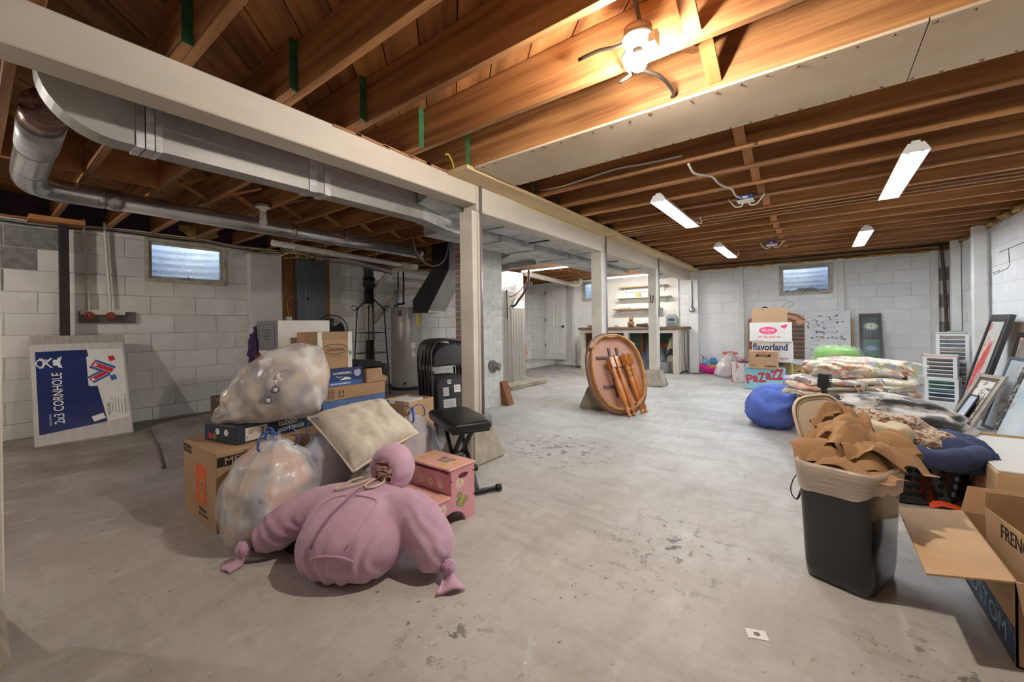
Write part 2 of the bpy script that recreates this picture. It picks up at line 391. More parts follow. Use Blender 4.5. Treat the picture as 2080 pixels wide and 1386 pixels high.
wr = struct('wall_right', wall_mesh('x', XR, XR+.22, YB, YF, 0, ZT, []), mortar, label='white painted concrete block wall on the right behind the picture frames')
lay(wr, 'x', XR, -1, 4.2, YF, JO, .425, [], lambda u, z: paint, ph=.2)
struct('wall_front', wall_mesh('y', YB, YB-.22, XL, XR, 0, ZT, []), M('plain_masonry_paint', C(222, 221, 216), .8, var=C(200, 198, 192), vs=3, coords='Generated'), label='white painted wall behind the viewer')
# cracks and wear on the right wall
crk = M('dark_crack', C(70, 68, 66), .9)
for pts in ([(6.95, 1.78), (6.55, 1.785), (6.2, 1.79)], [(6.95, 1.575), (7.2, 1.57)], [(6.68, 1.79), (6.66, 1.6), (6.72, 1.575), (6.95, 1.56), (7.15, 1.545)]):
    t = MB().tube([(XR-.006, y, z) for y, z in pts], .0035, 5); o = t.build('crack', crk, wr)
# sill plates and rim boards
rimw = M('rim_board_wood', C(150, 104, 62), .8, var=C(104, 66, 36), vs=5, st=(1, .3, 1))
purple = M('purple_rim_wrap', C(92, 70, 96), .7, var=C(60, 46, 66), vs=7)
insul = M('yellow_insulation', C(200, 168, 96), 1., var=C(150, 116, 60), vs=26, bump=1, bs=50)
struct('trim_1', MB().box(XL-.2, XL+.04, YB, YF, ZT, ZJ), rimw, label='wooden sill plate on top of the left block wall')
struct('trim_2', MB().box(XL-.2, XL-.05, YB, YF, ZJ, ZS), purple, label='purple wrapped rim board above the left wall')
struct('trim_3', MB().box(XL, XR, YF-.04, YF+.2, ZT, ZJ), rimw, label='wooden sill plate on top of the far wall')
struct('trim_4', MB().box(XL, XR, YF+.02, YF+.06, ZJ, ZS), rimw, label='rim board above the far wall')
struct('trim_5', MB().box(XR-.04, XR+.2, YB, YF, ZT, ZJ), rimw, label='wooden sill plate on top of the right wall')
struct('trim_6', MB().box(XR+.03, XR+.07, YB, YF, ZJ, ZS), rimw, label='rim board above the right wall')
struct('trim_7', MB().box(XL, XR, YB-.1, YB, ZT, ZS), rimw, label='rim board above the near wall')
mb = MB(); rr = random.Random(3)
x = -2.2
while x < 1.6:
    w = rr.uniform(.1, .3); blob((x, YF-.035, 2.118+rr.uniform(-.006, .006)), (w*.62, .03, rr.uniform(.012, .022)), amp=.5, freq=4, seed=x*3, nu=14, nv=8, mb=mb); x += w
for yy in (8.6, 8.2, 7.6, 7.1, 6.65, 6.3):
    blob((XR-.03, yy, 2.14), (.035, .13, .03), amp=.7, freq=6, seed=yy, nu=14, nv=8, mb=mb)
blob((-6.1, 1.72, 2.25), (.08, .2, .09), amp=.3, freq=4, seed=4, nu=20, nv=12, mb=mb)
tag(mb.build('insulation_foam', insul), 'ragged yellow brown foam insulation along the top of the far wall', 'insulation', kind='stuff')

# ceiling: diagonal subfloor boards and joists ---------------------
ce = struct('ceiling', MB().box(XL-.2, XR+.2, YB-.2, YF+.2, ZS+.02, ZS+.08), M('dark_underside', C(70, 42, 24), .9), label='open basement ceiling of orange fir joists under diagonal boards')
def clip(poly, nx, ny, d):
    out = []
    for i in range(len(poly)):
        a, b = poly[i], poly[(i+1) % len(poly)]; da, db = a[0]*nx+a[1]*ny-d, b[0]*nx+b[1]*ny-d
        if da <= 0: out.append(a)
        if da*db < 0: t = da/(da-db); out.append((a[0]+(b[0]-a[0])*t, a[1]+(b[1]-a[1])*t))
    return out
s2 = math.sqrt(.5); pw = .178; rr = random.Random(5)
k = 0; d = (XL+YB)*s2
while d < (XR+YF)*s2:      # board strips across the diagonal n=(1,1)/sqrt2
    poly = [(XL-.1, YB-.1), (XR+.1, YB-.1), (XR+.1, YF+.1), (XL-.1, YF+.1)]
    poly = clip(clip(poly, -s2, -s2, -(d+.003)), s2, s2, d+pw-.003)
    if len(poly) > 2:
        cx = sum(p[0] for p in poly)/len(poly); cy = sum(p[1] for p in poly)/len(poly); a = R(-45)
        loc = [((x-cx)*math.cos(-a*1)-(y-cy)*math.sin(-a), (x-cx)*math.sin(-a)+(y-cy)*math.cos(-a)) for x, y in poly]
        o = MB().prism(loc, 0, .02).build('subfloor_board', plankm, ce); o.location = (cx, cy, ZS+rr.uniform(0, .003)); o.rotation_euler = (0, 0, a)
    d += pw
RJ = [-2.25, -1.85, -1.44, -1.03, -.63, -.23, .17, .578, .98, 1.345, 1.75, 2.17, 2.60, 3.01, 3.42, 3.84, 4.25, 4.70, 4.83, 4.96, 5.09, 5.515, 5.92, 6.33, 6.75, 7.15, 7.56, 7.95, 8.36, 8.77, 9.08]
LJ = [y-.038 for y in RJ if y not in (4.83, 4.96)]
me_r = MB().box(-1.98, 1.98, -.038, 0, 0, .24).mesh('joist', joistm, .002); me_l = MB().box(-2.105, 2.105, -.038, 0, 0, .24).mesh('joist', joistm, .002)
me_g = MB().box(0, .0015, -.038, 0, 0, .24).mesh('green_end', greenend)
for y in RJ: link('joist', me_r, ce, (-.32, y, ZJ))
for y in LJ:
    j = link('joist', me_l, ce, (-4.055, y, ZJ)); 
    if y > .3: link('end_paint', me_g, j, (2.106, 0, 0))
# cross bridging
bm1 = MB().bar((0, 0, .03), (0, .37, .21), .06, .018, (0, 0, 1)).mesh('bridging', brace); bm2 = MB().bar((0, 0, .21), (0, .37, .03), .06, .018, (0, 0, 1)).mesh('bridging', brace)
def bridging(ys, x, xo):
    for a, b in zip(ys[:-1], ys[1:]):
        g = b-.038-a
        if g < .2: continue
        for me_, dx in ((bm1, 0), (bm2, xo)):
            o = link('bridging', me_, ce, (x+dx, a, ZJ)); o.scale = (1, g/.37, 1)
bridging([y for y in RJ if y > 1 and y not in (4.83, 4.96)], -.44, .065)
bridging([y for y in LJ if y > .9], -4.22, -.07)
for a, b in zip(LJ, LJ[1:]):
    if 0 <= a < .9: MB().box(-4.14, -4.10, a, b-.038, ZJ, ZS-.01).build('blocking', brace, ce)
# gypsum board strip, nailed on under the joists
MB().box(-1.9, .343, 2.125, 2.605, ZJ-.013, ZJ).build('gypsum_panel', drywall, ce, .001)
MB().box(.347, 1.66, 2.125, 2.605, ZJ-.013, ZJ).build('gypsum_panel', drywall, ce, .001)
mb = MB(); rr = random.Random(2)
for i in range(34):
    for yy in (2.15, 2.585):
        mb.cyl((-1.85+i*.105+rr.uniform(-.02, .02), yy+rr.uniform(-.008, .008), ZJ-.0145), (-1.85+i*.105, yy, ZJ-.012), .005, n=6)
tag(mb.build('nail_heads', M('rusty_nail', C(96, 74, 56), .7), ce), None, kind='stuff')
# main beam and posts ----------------------------------------------
bt = thing('support_beam', 'long cream painted timber beam carrying the joists down the basement', 'beam'); bt['kind'] = 'structure'
MB().box(-2.25, -2.10, YB, 2.37, 1.98, ZJ).build('beam_length', beamw, bt, .006)
MB().box(-2.25, -2.10, 2.375, 9.02, 1.925, ZJ-.012).build('beam_length', beamw, bt, .006)
splin = M('split_raw_wood', C(178, 132, 96), .8, var=C(140, 96, 66), vs=8, st=(1, .2, 1))
mb = MB(); rr = random.Random(9); y = 1.2
while y < 2.5:
    l = rr.uniform(.1, .25); mb.bar((-2.095, y, ZJ-.004-rr.random()*.012), (-2.095, y+l, ZJ-.006-rr.random()*.014), .006, .014); y += l*.8
mb.build('splintered_edge', splin, bt)
nail = M('cream_nailer_board', C(214, 192, 152), .65, var=C(190, 160, 116), vs=4, st=(1, .3, 1), spots=C(120, 90, 60), ss=14, slo=.72, swidth=.02)
struct('trim_8', MB().box(-2.10, -1.91, 2.06, 4.74, ZJ-.03, ZJ-.001), nail, label='pale nailer board fixed along the top of the beam', bevel=.002)
struct('trim_9', MB().box(-2.12, -1.93, 4.75, 9.05, ZJ-.045, ZJ-.001), nail, label='rough pale nailer board further along the beam', bevel=.002)
conduit = M('grey_conduit', C(150, 150, 152), .4, .5)
def footing(parent, y, b=.2, h=.27):
    P = [(-2.175-b, y-b), (-2.175+b-.01, y-b), (-2.175+b-.01, y+b), (-2.175-b, y+b)]; T = [(-2.175-.11, y-.11), (-2.175+.11, y-.11), (-2.175+.11, y+.11), (-2.175-.11, y+.11)]
    return MB().hexa([(a, c, 0) for a, c in P]+[(a, c, h) for a, c in T]).build('footing', conc, parent, .018, 2)
for y0, y1, zt, lab in ((-.05, .064, 1.98, 'cream timber post on a concrete footing at the left edge of the view'), (2.315, 2.42, 1.925, 'cream timber post on a concrete footing beside the folding chairs'),
                    (4.64, 4.78, 1.925, 'white timber post standing right behind the upturned oak tabletop'), (6.77, 6.9, 1.925, 'white timber post with a black U mark in front of the workbench')):
    p = thing('support_post', lab, 'post', (0, 0, 0), 0, 'posts under the main beam')
    MB().box(-2.235, -2.10, y0, y1, .2, zt-.001).build('shaft', woodw, p, .004)
    footing(p, (y0+y1)/2 if y0 > 0 else -.122)
    if y0 > 2:
        MB().tube([(-2.088, y1-.018, zt+.2 if y0 < 2.5 else zt+.18), (-2.088, y1-.018, .33 if y0 < 3 else .5 if y0 < 6 else 1.28)], .012, 8).build('conduit', conduit, p)
        if y0 < 3: MB().box(-2.1, -2.04, y1-.06, y1+.03, .24, .35).build('outlet_box', conduit, p, .004)
        if 6 < y0: MB().box(-2.1, -2.05, y1-.05, y1+.06, 1.14, 1.28).build('switch_box', conduit, p, .004)
        MB().box(-2.1, -2.092, y1-.05, y1-.002, .3, zt-.02).build('corner_strip', woodw, p)
    if 6 < y0:
        fr = ((1, 0, 0), (0, 0, 1), (0, -1, 0))
        MB().tube([(-2.195, y0-.003, 1.50), (-2.196, y0-.003, 1.40), (-2.185, y0-.003, 1.375), (-2.165, y0-.003, 1.375), (-2.155, y0-.003, 1.40), (-2.15, y0-.003, 1.495)], .007, 6).build('painted_mark', ink, p)
# far pilaster, wall studs and steel post
whiteup = M('white_upright_paint', C(232, 231, 228), .6, var=C(216, 214, 210), vs=4)
def stud(x0, x1, y0, y1, z1, lab, mat=whiteup, nm='wall_stud'):
    o = MB().box(x0, x1, y0, y1, 0, z1).build(nm, mat, None, .004); tag(o, lab, 'wall post', 'uprights fixed to the walls', 'structure'); return o
stud(-2.13, -1.95, 9.0, 9.145, 1.92, 'white square pilaster on the far wall under the beam end', paint, 'pilaster')
stud(-1.225, -1.135, 9.06, 9.145, 2.115, 'white upright on the far wall left of the window')
stud(.30, .385, 9.06, 9.145, 2.115, 'white upright on the far wall just right of the window')
stud(1.44, 1.53, 9.06, 9.145, 2.11, 'white upright on the far wall next to the corner')
stud(1.55, 1.645, 8.42, 8.52, 2.2, 'white upright in the right corner behind the drawer towers')
stud(1.505, 1.615, 7.2, 7.3, 2.145, 'white upright on the right wall nearest the leaning frames')
stud(-4.88, -4.80, 9.02, 9.14, 2.115, 'white upright between the panel door and the small window')
sp = MB().box(-6.05, -5.97, .545, .612, 0, 2.145).build('steel_post', M('dark_rusty_steel', C(46, 42, 42), .7, .3, var=C(66, 52, 46), vs=9, bump=.3, bs=60), None, .003)
tag(sp, 'dark rusty square steel post against the left wall behind the game box', 'post', None, 'structure')
MB().box(-6.12, -5.9, .35, .72, 2.1, 2.146).build('trim_10', brace); tag(bpy.data.objects['trim_10'], 'short wooden board on top of the dark steel post', None, None, 'structure')
pp = MB().tube([(1.55, 9.02, 2.3), (1.56, 9.03, 2.1), (1.585, 9.04, 1.7), (1.60, 9.04, 1.2), (1.61, 9.05, .3)], .02, 10).build('wall_pipe', M('rusty_pipe', C(70, 60, 54), .8, .3, var=C(110, 92, 76), vs=20))
tag(pp, 'thin dark rusty pipe running down the far right corner', 'pipe')

# windows -----------------------------------------------------------
wframe = M('weathered_white_frame', C(206, 200, 186), .7, var=C(160, 150, 132), vs=9, spots=C(96, 84, 70), ss=24, slo=.68, swidth=.04)
dirty = bpy.data.materials.new('dirty_window_glass'); dirty.use_nodes = True
nt = dirty.node_tree; b = nt.nodes['Principled BSDF']; b.inputs['Base Color'].default_value = C(226, 230, 234); b.inputs['Roughness'].default_value = .25; b.inputs['Transmission Weight'].default_value = .9; b.inputs['IOR'].default_value = 1.1
n = nt.nodes.new('ShaderNodeTexNoise'); n.inputs['Scale'].default_value = 5; n.inputs['Detail'].default_value = 6; r_ = nt.nodes.new('ShaderNodeMapRange'); r_.inputs['From Min'].default_value = .45; r_.inputs['From Max'].default_value = .75; r_.inputs['To Min'].default_value = .08; r_.inputs['To Max'].default_value = .6
nt.links.new(n.outputs['Fac'], r_.inputs['Value']); nt.links.new(r_.outputs[0], b.inputs['Roughness'])
well = M('pale_corrugated_window_well', C(232, 231, 226), .6, .1, var=C(206, 206, 204), vs=3)
leaves = M('brown_leaf_litter', C(110, 84, 60), .9, var=C(60, 46, 36), vs=14, bump=1)
def window(name, ax, c, sgn, u0, u1, z0, z1, lab, litter):
    w = thing(name, lab, None); w['kind'] = 'structure'; del_cat = w.pop('category', None)
    def P(u, dd, z): return (c-sgn*dd, u, z) if ax == 'x' else (u, c-sgn*dd, z)
    def bx(nm, a, b2, d0, d1, p, q, mat, bev=.002):
        A, B = P(a, d0, p), P(b2, d1, q)
        return MB().box(min(A[0], B[0]), max(A[0], B[0]), min(A[1], B[1]), max(A[1], B[1]), p, q).build(nm, mat, w, bev)
    f = .035
    bx('frame_side', u0, u0+f, -.012, .12, z0, z1, wframe); bx('frame_side', u1-f, u1, -.012, .12, z0, z1, wframe)
    bx('frame_head', u0+f, u1-f, -.012, .12, z1-f, z1, wframe); bx('frame_sill', u0+f, u1-f, -.022, .14, z0, z0+f, wframe)
    g = .03; a, b2, p, q = u0+f+.003, u1-f-.003, z0+f+.003, z1-f-.003
    bx('sash_rail', a, b2, .02, .05, p, p+g, wframe); bx('sash_rail', a, b2, .02, .05, q-g, q, wframe)
    bx('sash_stile', a, a+g, .02, .05, p+g, q-g, wframe); bx('sash_stile', b2-g, b2, .02, .05, p+g, q-g, wframe)
    bx('pane', a+g, b2-g, .033, .037, p+g, q-g, dirty, 0)
    mb = MB(); m2 = (u0+u1)/2
    mb.tube([P(m2, .018, p+.012), P(m2+.005, -.004, p+.03), P(m2-.012, -.006, p+.05)], .004, 6); mb.build('latch', blackm, w)
    # window well outside: half-round corrugated sheet, open to the sky
    W_ = MB(); n_ = 40; wr_ = (u1-u0)/2+.15
    def wf_(a_, b_):
        th = math.pi*a_; rr_ = 1+.0
        z = z0-.2+b_*.85
        return P(m2+math.cos(th)*wr_, .22+math.sin(th)*.55+.004*math.sin(b_*60), z)
    W_.grid(wf_, n_, 60); W_.build('window_well', well, w, fixn=False)
    Lb = MB(); blob((0, 0, 0), (1, 1, 1), mb=Lb, amp=.25, freq=5, seed=u0, nu=40, nv=16)
    Lb.v = [P(m2+v[0]*wr_, .45+v[1]*.3, z0-.13+v[2]*litter) for v in Lb.v]; Lb.build('leaf_litter', leaves, w)
    return w
window('window_1', 'x', XL, 1, *WL, 'small dirty basement window with weathered frame in the left wall', .06)
window('window_2', 'y', YF, -1, *WF, 'small frosted basement window in the far wall above the box stack', .26)
window('window_3', 'y', YF, -1, *WS, 'narrow basement window in the far wall left of the workbench', .06)

# door, step, furnace pad -------------------------------------------
dm = M('white_door_paint', C(226, 226, 222), .5)
d1 = thing('door_1', 'white six panel door in the far left corner', None); d1.pop('category', None); d1['kind'] = 'structure'
MB().box(-5.66, -5.07, 9.03, 9.065, .135, 2.11).build('slab', dm, d1, .003)
me_t = {}
for (x0, x1) in ((-5.58, -5.41), (-5.32, -5.15)):
    for (z0, z1) in ((1.76, 2.0), (.98, 1.68), (.30, .84)):
        pm = MB()
        for a in range(2):
            e = .0 + a*.025
        pm.box(x0, x1, 9.014, 9.03, z0, z0+.02).box(x0, x1, 9.014, 9.03, z1-.02, z1).box(x0, x0+.016, 9.014, 9.03, z0+.02, z1-.02).box(x1-.016, x1, 9.014, 9.03, z0+.02, z1-.02)
        pm.build('panel_moulding', dm, d1, .003)
        MB().box(x0+.035, x1-.035, 9.024, 9.03, z0+.035, z1-.035).build('panel', dm, d1, .004)
for z in (.45, 1.1, 1.8): MB().box(-5.675, -5.655, 9.02, 9.04, z, z+.09).build('hinge', blackm, d1)
o = MB().lathe([(.0, 0), (.028, .002), (.028, .008), (.012, .012), (.012, .03), (.026, .04), (.03, .055), (.022, .07), (0, .074)], 18); o.v = [(v[0], -v[2], v[1]) for v in o.v]
k = o.build('knob', blackm, d1); k.location = (-5.13, 9.03, .98)
st = MB().box(XL+.003, -5.38, 6.6, 9.14, 0, .12).build('concrete_step', M('painted_concrete_step', C(206, 205, 200), .8, var=C(180, 178, 172), vs=5, bump=.2), None, .012); tag(st, 'low white painted concrete step in front of the panel door', 'step', None, 'structure')

# chimney of painted bricks ------------------------------------------
cx0, cx1, cy0, cy1 = -3.76, -3.31, 3.80, 4.21
ch = struct('chimney', MB().box(cx0, cx1, cy0, cy1, 0, ZS), mortar, label='white painted brick chimney behind the first post'); tag(ch, cat=None)
BJ = [.0+.0762*k for k in range(32)]
brk = M('white_painted_brick', C(222, 221, 216), .75, var=C(200, 198, 192), vs=8, bump=.35, bs=60, rnd=.04, spots=C(120, 114, 106), ss=22, slo=.75, swidth=.03)
brk2 = M('pinkish_grey_brick', C(176, 160, 150), .85, var=C(150, 134, 124), vs=8, bump=.35, bs=60, rnd=.06)
lay(ch, 'x', cx1, 1, cy0+.002, cy1-.002, BJ, .212, [], lambda u, z: brk, 'brick', .007, .012, .004, .003)
lay(ch, 'y', cy0, -1, cx0+.002, cx1-.002, BJ, .212, [], lambda u, z: brk2, 'brick', .009, .012, .004, .003)
MB().cyl((cx1-.01, 3.98, .52), (cx1+.035, 3.98, .52), .075, n=24).build('flue_cap', cinder, ch, .004)
MB().cyl((cx1+.02, 3.98, .52), (cx1+.11, 4.02, .51), .05, n=24).build('flue_stub', M('grey_tin', C(170, 168, 165), .5, .6, var=C(90, 88, 86), vs=20), ch, .003)
# ================================================================ LIGHTS
warm = M('glowing_warm_bulb', (1, .9, .75, 1), .3, emit=(1, .92, .81, 1), es=BULB_E)
glow = M('glowing_fluorescent_tube', (1, 1, 1, 1), .3, emit=(.87, .945, 1, 1), es=TUBE_E)
glow2 = M('glowing_led_strip', (1, 1, 1, 1), .3, emit=(1, .98, .93, 1), es=STRIP_E)
porc = M('white_porcelain', C(232, 230, 224), .25)
lampw = M('white_enamel_reflector', C(238, 240, 242), .3)
def socket(parent, x, y, z):
    MB().lathe([(.055, .03), (.055, 0)], 24, (x, y, z)).build('junction_box', M('weathered_tin_box', C(150, 132, 118), .5, .6), parent)
    MB().lathe([(.05, .0), (.062, -.006), (.06, -.014), (.035, -.024), (.026, -.03), (.024, -.05), (.0, -.05)], 28, (x, y, z)).build('lamp_holder', porc, parent)
t = thing('ceiling_bulb', 'bare lit bulb in a porcelain holder between the near joists', 'light bulb', (-.555, 1.6, 2.175))
socket(t, 0, 0, 0)
MB().lathe([(.016, -.05), (.018, -.068), (.028, -.075)], 20).build('bulb_collar', M('bulb_white_base', C(210, 206, 200), .4), t)
MB().lathe([(0.001, -.135), (.018, -.131), (.031, -.118), (.035, -.1), (.031, -.083), (.024, -.075)], 24).build('bulb', warm, t, fixn=False)
MB().tube([(-.012, -.012, -.03), (-.014, -.016, -.08), (-.015, -.016, -.15)], .0018, 6).build('pull_chain', chrome, t)
mb = MB().box(.03, .075, -.004, .03, -.03, .0).box(.05, .075, -.03, .03, -.06, -.025); mb.build('bracket', chrome, t)
bx = M('black_armoured_cable', C(60, 54, 48), .5, .3)
MB().tube(chain([(-.05, .02, .01), (-.11, .03, .02), (-.19, .05, .05), (-.3, .08, .07)]), .008, 8).build('cable', bx, t)
MB().tube(chain([(-.04, .03, 0), (-.09, .07, -.01), (-.085, .1, -.05), (-.07, .11, -.07), (-.13, .118, -.08)]), .007, 8).build('cable', bx, t)
MB().tube(chain([(.02, -.03, .03), (.02, -.09, .1), (.04, -.2, .2)]), .008, 8).build('cable', bx, t)
o = MB().tube(chain([(-.62, 1.78, 2.16), (-.56, 1.9, 2.165), (-.55, 2.08, 2.17), (-.57, 2.13, 2.175)]), .008, 8).build('loose_cable', bx); tag(o, 'short dark cable end drooping under the joist below the bulb', 'cable')
t = thing('ceiling_bulb', 'added fill bulb in a porcelain holder in the left bay behind the viewer', 'light bulb', (-4.5, -1.15, 2.148))  # unseen lamp added to brighten the left wall
socket(t, 0, 0, 0); MB().lathe([(.016, -.05), (.018, -.068), (.028, -.075)], 20).build('bulb_collar', MATS['bulb_white_base'], t)
MB().lathe([(0.001, -.135), (.018, -.131), (.031, -.118), (.035, -.1), (.031, -.083), (.024, -.075)], 24).build('bulb', M('glowing_fill_bulb', (1, .95, .9, 1), .3, emit=(1, .95, .89, 1), es=BULB_E*.85), t, fixn=False)
def shop_light(x, y0, y1, lab, flip=False):
    z = 2.06; t = thing('shop_light', lab, 'ceiling light', (x, (y0+y1)/2, z), 0, 'twin tube shop lights between the joists')
    h = (y1-y0)/2; w = .066
    mb = MB(); prof = [(-w, .0), (-w*.55, .05), (w*.55, .05), (w, .0), (w-.004, .0), (w*.5, .045), (-w*.5, .045), (-w+.004, .0)]
    mb.prism3([(a, -h+.01, b) for a, b in prof], (0, 2*h-.02, 0)); mb.build('reflector', lampw, t)
    for s in (-1, 1): MB().prism3([(-w, s*(h-.005), 0), (w, s*(h-.005), 0), (w*.56, s*(h-.005), .052), (-w*.56, s*(h-.005), .052)], (0, s*.012, 0)).build('end_cap', lampw, t)
    MB().box(-.02, .02, -h, h, .05, .068).build('ballast_cover', lampw, t)
    for s in (-1, 1):
        MB().tube([(s*.032, -h+.02, .012), (s*.032, h-.02, .012)], .0125, 12).build('tube', glow, t)
        for e in (-1, 1): MB().cyl((s*.032, e*(h-.022), .012), (s*.032, e*(h-.004), .012), .015, n=10).build('tube_socket', porc, t)
    for e in (-1, 1): MB().tube([(0, e*h*.8, .065), (.004, e*h*.8, .09)], .003, 6).build('hanger', chrome, t)
    MB().tube(chain([(w*.8, h-.03, .04), (w+.02, h+.0, .03), (w+.02, h, .06), (w+.01, h-.02, .1)]), .004, 6).build('power_cord', porc, t)
shop_light(-1.055, 3.48, 4.68, 'lit twin tube shop light nearest the beam on the joists')
shop_light(.495, 3.46, 4.67, 'large lit twin tube shop light at the upper right')
shop_light(-1.06, 6.14, 7.33, 'lit twin tube shop light near the far end beside the beam')
shop_light(.47, 6.18, 7.38, 'lit twin tube shop light above the far right window')
for (x0, x1, y, lab) in ((-4.3, -3.12, 6.07, 'thin glowing strip light across the furnace corner'), (-3.75, -2.62, 8.17, 'thin glowing strip light above the workbench')):
    t = thing('strip_light', lab, 'strip light', ((x0+x1)/2, y, 2.0), 0, 'strip lights in the utility area'); h = (x1-x0)/2
    MB().box(-h, h, -.025, .025, .012, .04).build('housing', lampw, t, .003); MB().box(-h+.01, h-.01, -.016, .016, 0, .012).build('diffuser', glow2, t)
    for s in (-1, 1): MB().tube([(s*h*.8, 0, .04), (s*h*.8, 0, .389)], .002, 5).build('hanger', chrome, t)
t = thing('ceiling_bulb', 'unlit white bulb in a porcelain holder above the window wall', 'light bulb', (-4.03, 1.62, 2.148))
socket(t, 0, 0, 0); MB().lathe([(.02, -.05), (.026, -.06), (.03, -.1), (.02, -.105)], 20).build('bulb_base', porc, t)
MB().lathe([(.018, -.1), (.03, -.115), (.034, -.14), (.028, -.165), (.0, -.175)], 20).build('bulb', M('opal_bulb', C(236, 234, 228), .3), t)

# ================================================================ DUCTS AND PIPES
def duct_side(poly, x0, x1, name, mat, parent): return MB().prism3([(x0, y, z) for y, z in poly], (x1-x0, 0, 0)).build(name, mat, parent)
t = thing('supply_duct', 'flat sheet metal supply duct with a rounded end beside the beam', 'duct', (0, 0, 0))
arc = [(.42-.25*math.sin(a), 2.13-.24*math.cos(a)) for a in [R(k*7.5) for k in range(12, -1, -1)]]
duct_side(arc+[(.5, 1.89), (.5, 2.145), (.17, 2.145)], -2.62, -2.5, 'rounded_boot', galvd, t)
for y0, y1 in ((.52, 1.29), (1.39, 2.18)):
    MB().box(-2.62, -2.5, y0, y1, 1.89, 2.145).build('duct_section', galvd, t)
    MB().box(-2.5, -2.497, y0+.02, y1-.02, 2.0, 2.006).build('stiffening_bead', galv, t)
for y0, y1 in ((.47, .50), (.505, .535), (.54, .565), (1.27, 1.315), (1.365, 1.405)):
    MB().box(-2.628, -2.492, y0, y1, 1.883, 2.145).build('drive_cleat', galv, t)
MB().box(-2.62, -2.5, 1.3, 1.38, 1.89, 2.145).build('duct_section', galvd, t)
MB().hexa([(-2.62, 2.18, 1.89), (-2.5, 2.18, 1.89), (-2.5, 2.62, 1.83), (-2.66, 2.62, 1.83), (-2.62, 2.18, 2.145), (-2.5, 2.18, 2.145), (-2.5, 2.62, 2.145), (-2.66, 2.62, 2.145)]).build('transition', galv, t)
t = thing('return_duct', 'wide sheet metal trunk duct running beside the beam to the far wall', 'duct')
MB().hexa([(-2.49, 2.12, 2.0), (-2.28, 2.12, 2.06), (-2.28, 2.4, 1.955), (-2.49, 2.4, 1.955), (-2.49, 2.12, 2.14), (-2.28, 2.12, 2.14), (-2.28, 2.4, 2.14), (-2.49, 2.4, 2.14)]).build('transition', galv, t)
for i, (y0, y1) in enumerate(((2.4, 3.0), (3.0, 3.78), (3.78, 4.8), (4.8, 5.7), (5.7, 6.7), (6.7, 7.8), (7.8, 8.6))):
    MB().box(-2.56, -2.275, y0+.003, y1-.003, 1.955, 2.14).build('duct_section', galv, t, .002)
    if i: MB().box(-2.57, -2.265, y0-.012, y0+.012, 1.945, 2.142).build('drive_cleat', blackm if i % 2 == 0 else galvd, t)
t = thing('trunk_duct', 'lower sheet metal trunk duct feeding the furnace plenum', 'duct')
for i, (y0, y1) in enumerate(((2.63, 3.3), (3.3, 3.95), (3.95, 4.75), (4.75, 6.9))):
    MB().box(-3.02, -2.6, y0+.003, y1-.003, 1.905, 2.13).build('duct_section', galv, t, .002)
    if i: MB().box(-3.03, -2.59, y0-.014, y0+.014, 1.895, 2.133).build('drive_cleat', galvd, t)
MB().prism([(-3.02, 4.1), (-3.02, 5.2), (-4.15, 5.3), (-4.15, 4.9)], 1.94, 2.12).build('branch', galv, t)
MB().prism([(-4.3, 4.9), (-3.1, 4.7), (-3.1, 4.72), (-4.3, 5.15)], 1.87, 1.94).build('branch_boot', galvd, t)
t = thing('round_duct', 'long shiny round metal pipe hung below the joists along the left wall', 'pipe')
MB().tube([(-4.4, .62, 2.06), (-4.4, 3.82, 2.05)], .075, 28).build('pipe_run', shiny, t)
MB().tube(chain([(-3.35, .235, 2.06), (-4.15, .25, 2.06), (-4.36, .33, 2.06), (-4.4, .46, 2.06), (-4.4, .64, 2.06)], .05), .08, 28).build('elbow', shiny, t)
MB().tube([(-3.42, .235, 2.06), (-3.0, .225, 2.06)], .084, 28).build('connector', galv, t)
foil = M('crinkled_red_printed_foil', C(190, 186, 184), .25, .9, var=C(150, 60, 52), vs=14, vlo=.58, vhi=.66, bump=.9, bs=30)
foild = M('wrinkled_foil_sleeve', C(150, 120, 112), .22, .8, var=C(96, 40, 36), vs=9, vlo=.5, vhi=.62, bump=1., bs=16)
MB().tube([(-3.05, .226, 2.06), (-2.8, .22, 2.062)], .08, 28).build('foil_sleeve', foild, t)
for a, b2 in (((-3.46, .236, 2.06), (-3.38, .236, 2.06)), ((-4.4, .66, 2.06), (-4.4, .73, 2.06)), ((-4.4, 2.02, 2.058), (-4.4, 2.07, 2.058)), ((-4.4, 3.72, 2.052), (-4.4, 3.8, 2.052))):
    MB().cyl(a, b2, .082, n=28).build('foil_tape', foil, t)
MB().cyl((-3.9, .243, 2.06), (-3.88, .243, 2.06), .083, n=28).build('rolled_seam', shiny, t)
MB().box(-2.85, -2.63, .155, .285, 1.995, 2.13).build('white_boot', M('white_sheet_metal', C(214, 210, 202), .5, .2), t)
MB().tube([(-4.49, 2.62, 2.15), (-4.478, 2.62, 2.04), (-4.44, 2.62, 1.985), (-4.4, 2.62, 1.975), (-4.36, 2.62, 1.985), (-4.322, 2.62, 2.04), (-4.31, 2.62, 2.15)], .006, 6).build('hanger_strap', galvd, t)
MB().lathe([(.075, 0), (.08, .02), (.13, .16), (.14, .28)], 24).build('flared_boot', galvd, t); o = t.children[-1]; o.location = (-4.4, 3.77, 2.045); o.rotation_euler = (R(-90), 0, 0)
t = thing('return_drop', 'black slanting sheet metal return drop in front of the water heater', 'duct')
P = lambda y: [(-4.47, y, 2.38), (-4.11, y, 2.38), (-4.13, y, 1.83), (-4.57, y, 1.26), (-4.57, y, 1.235), (-4.91, y, 1.235), (-4.91, y, 1.43), (-4.49, y, 1.85)]
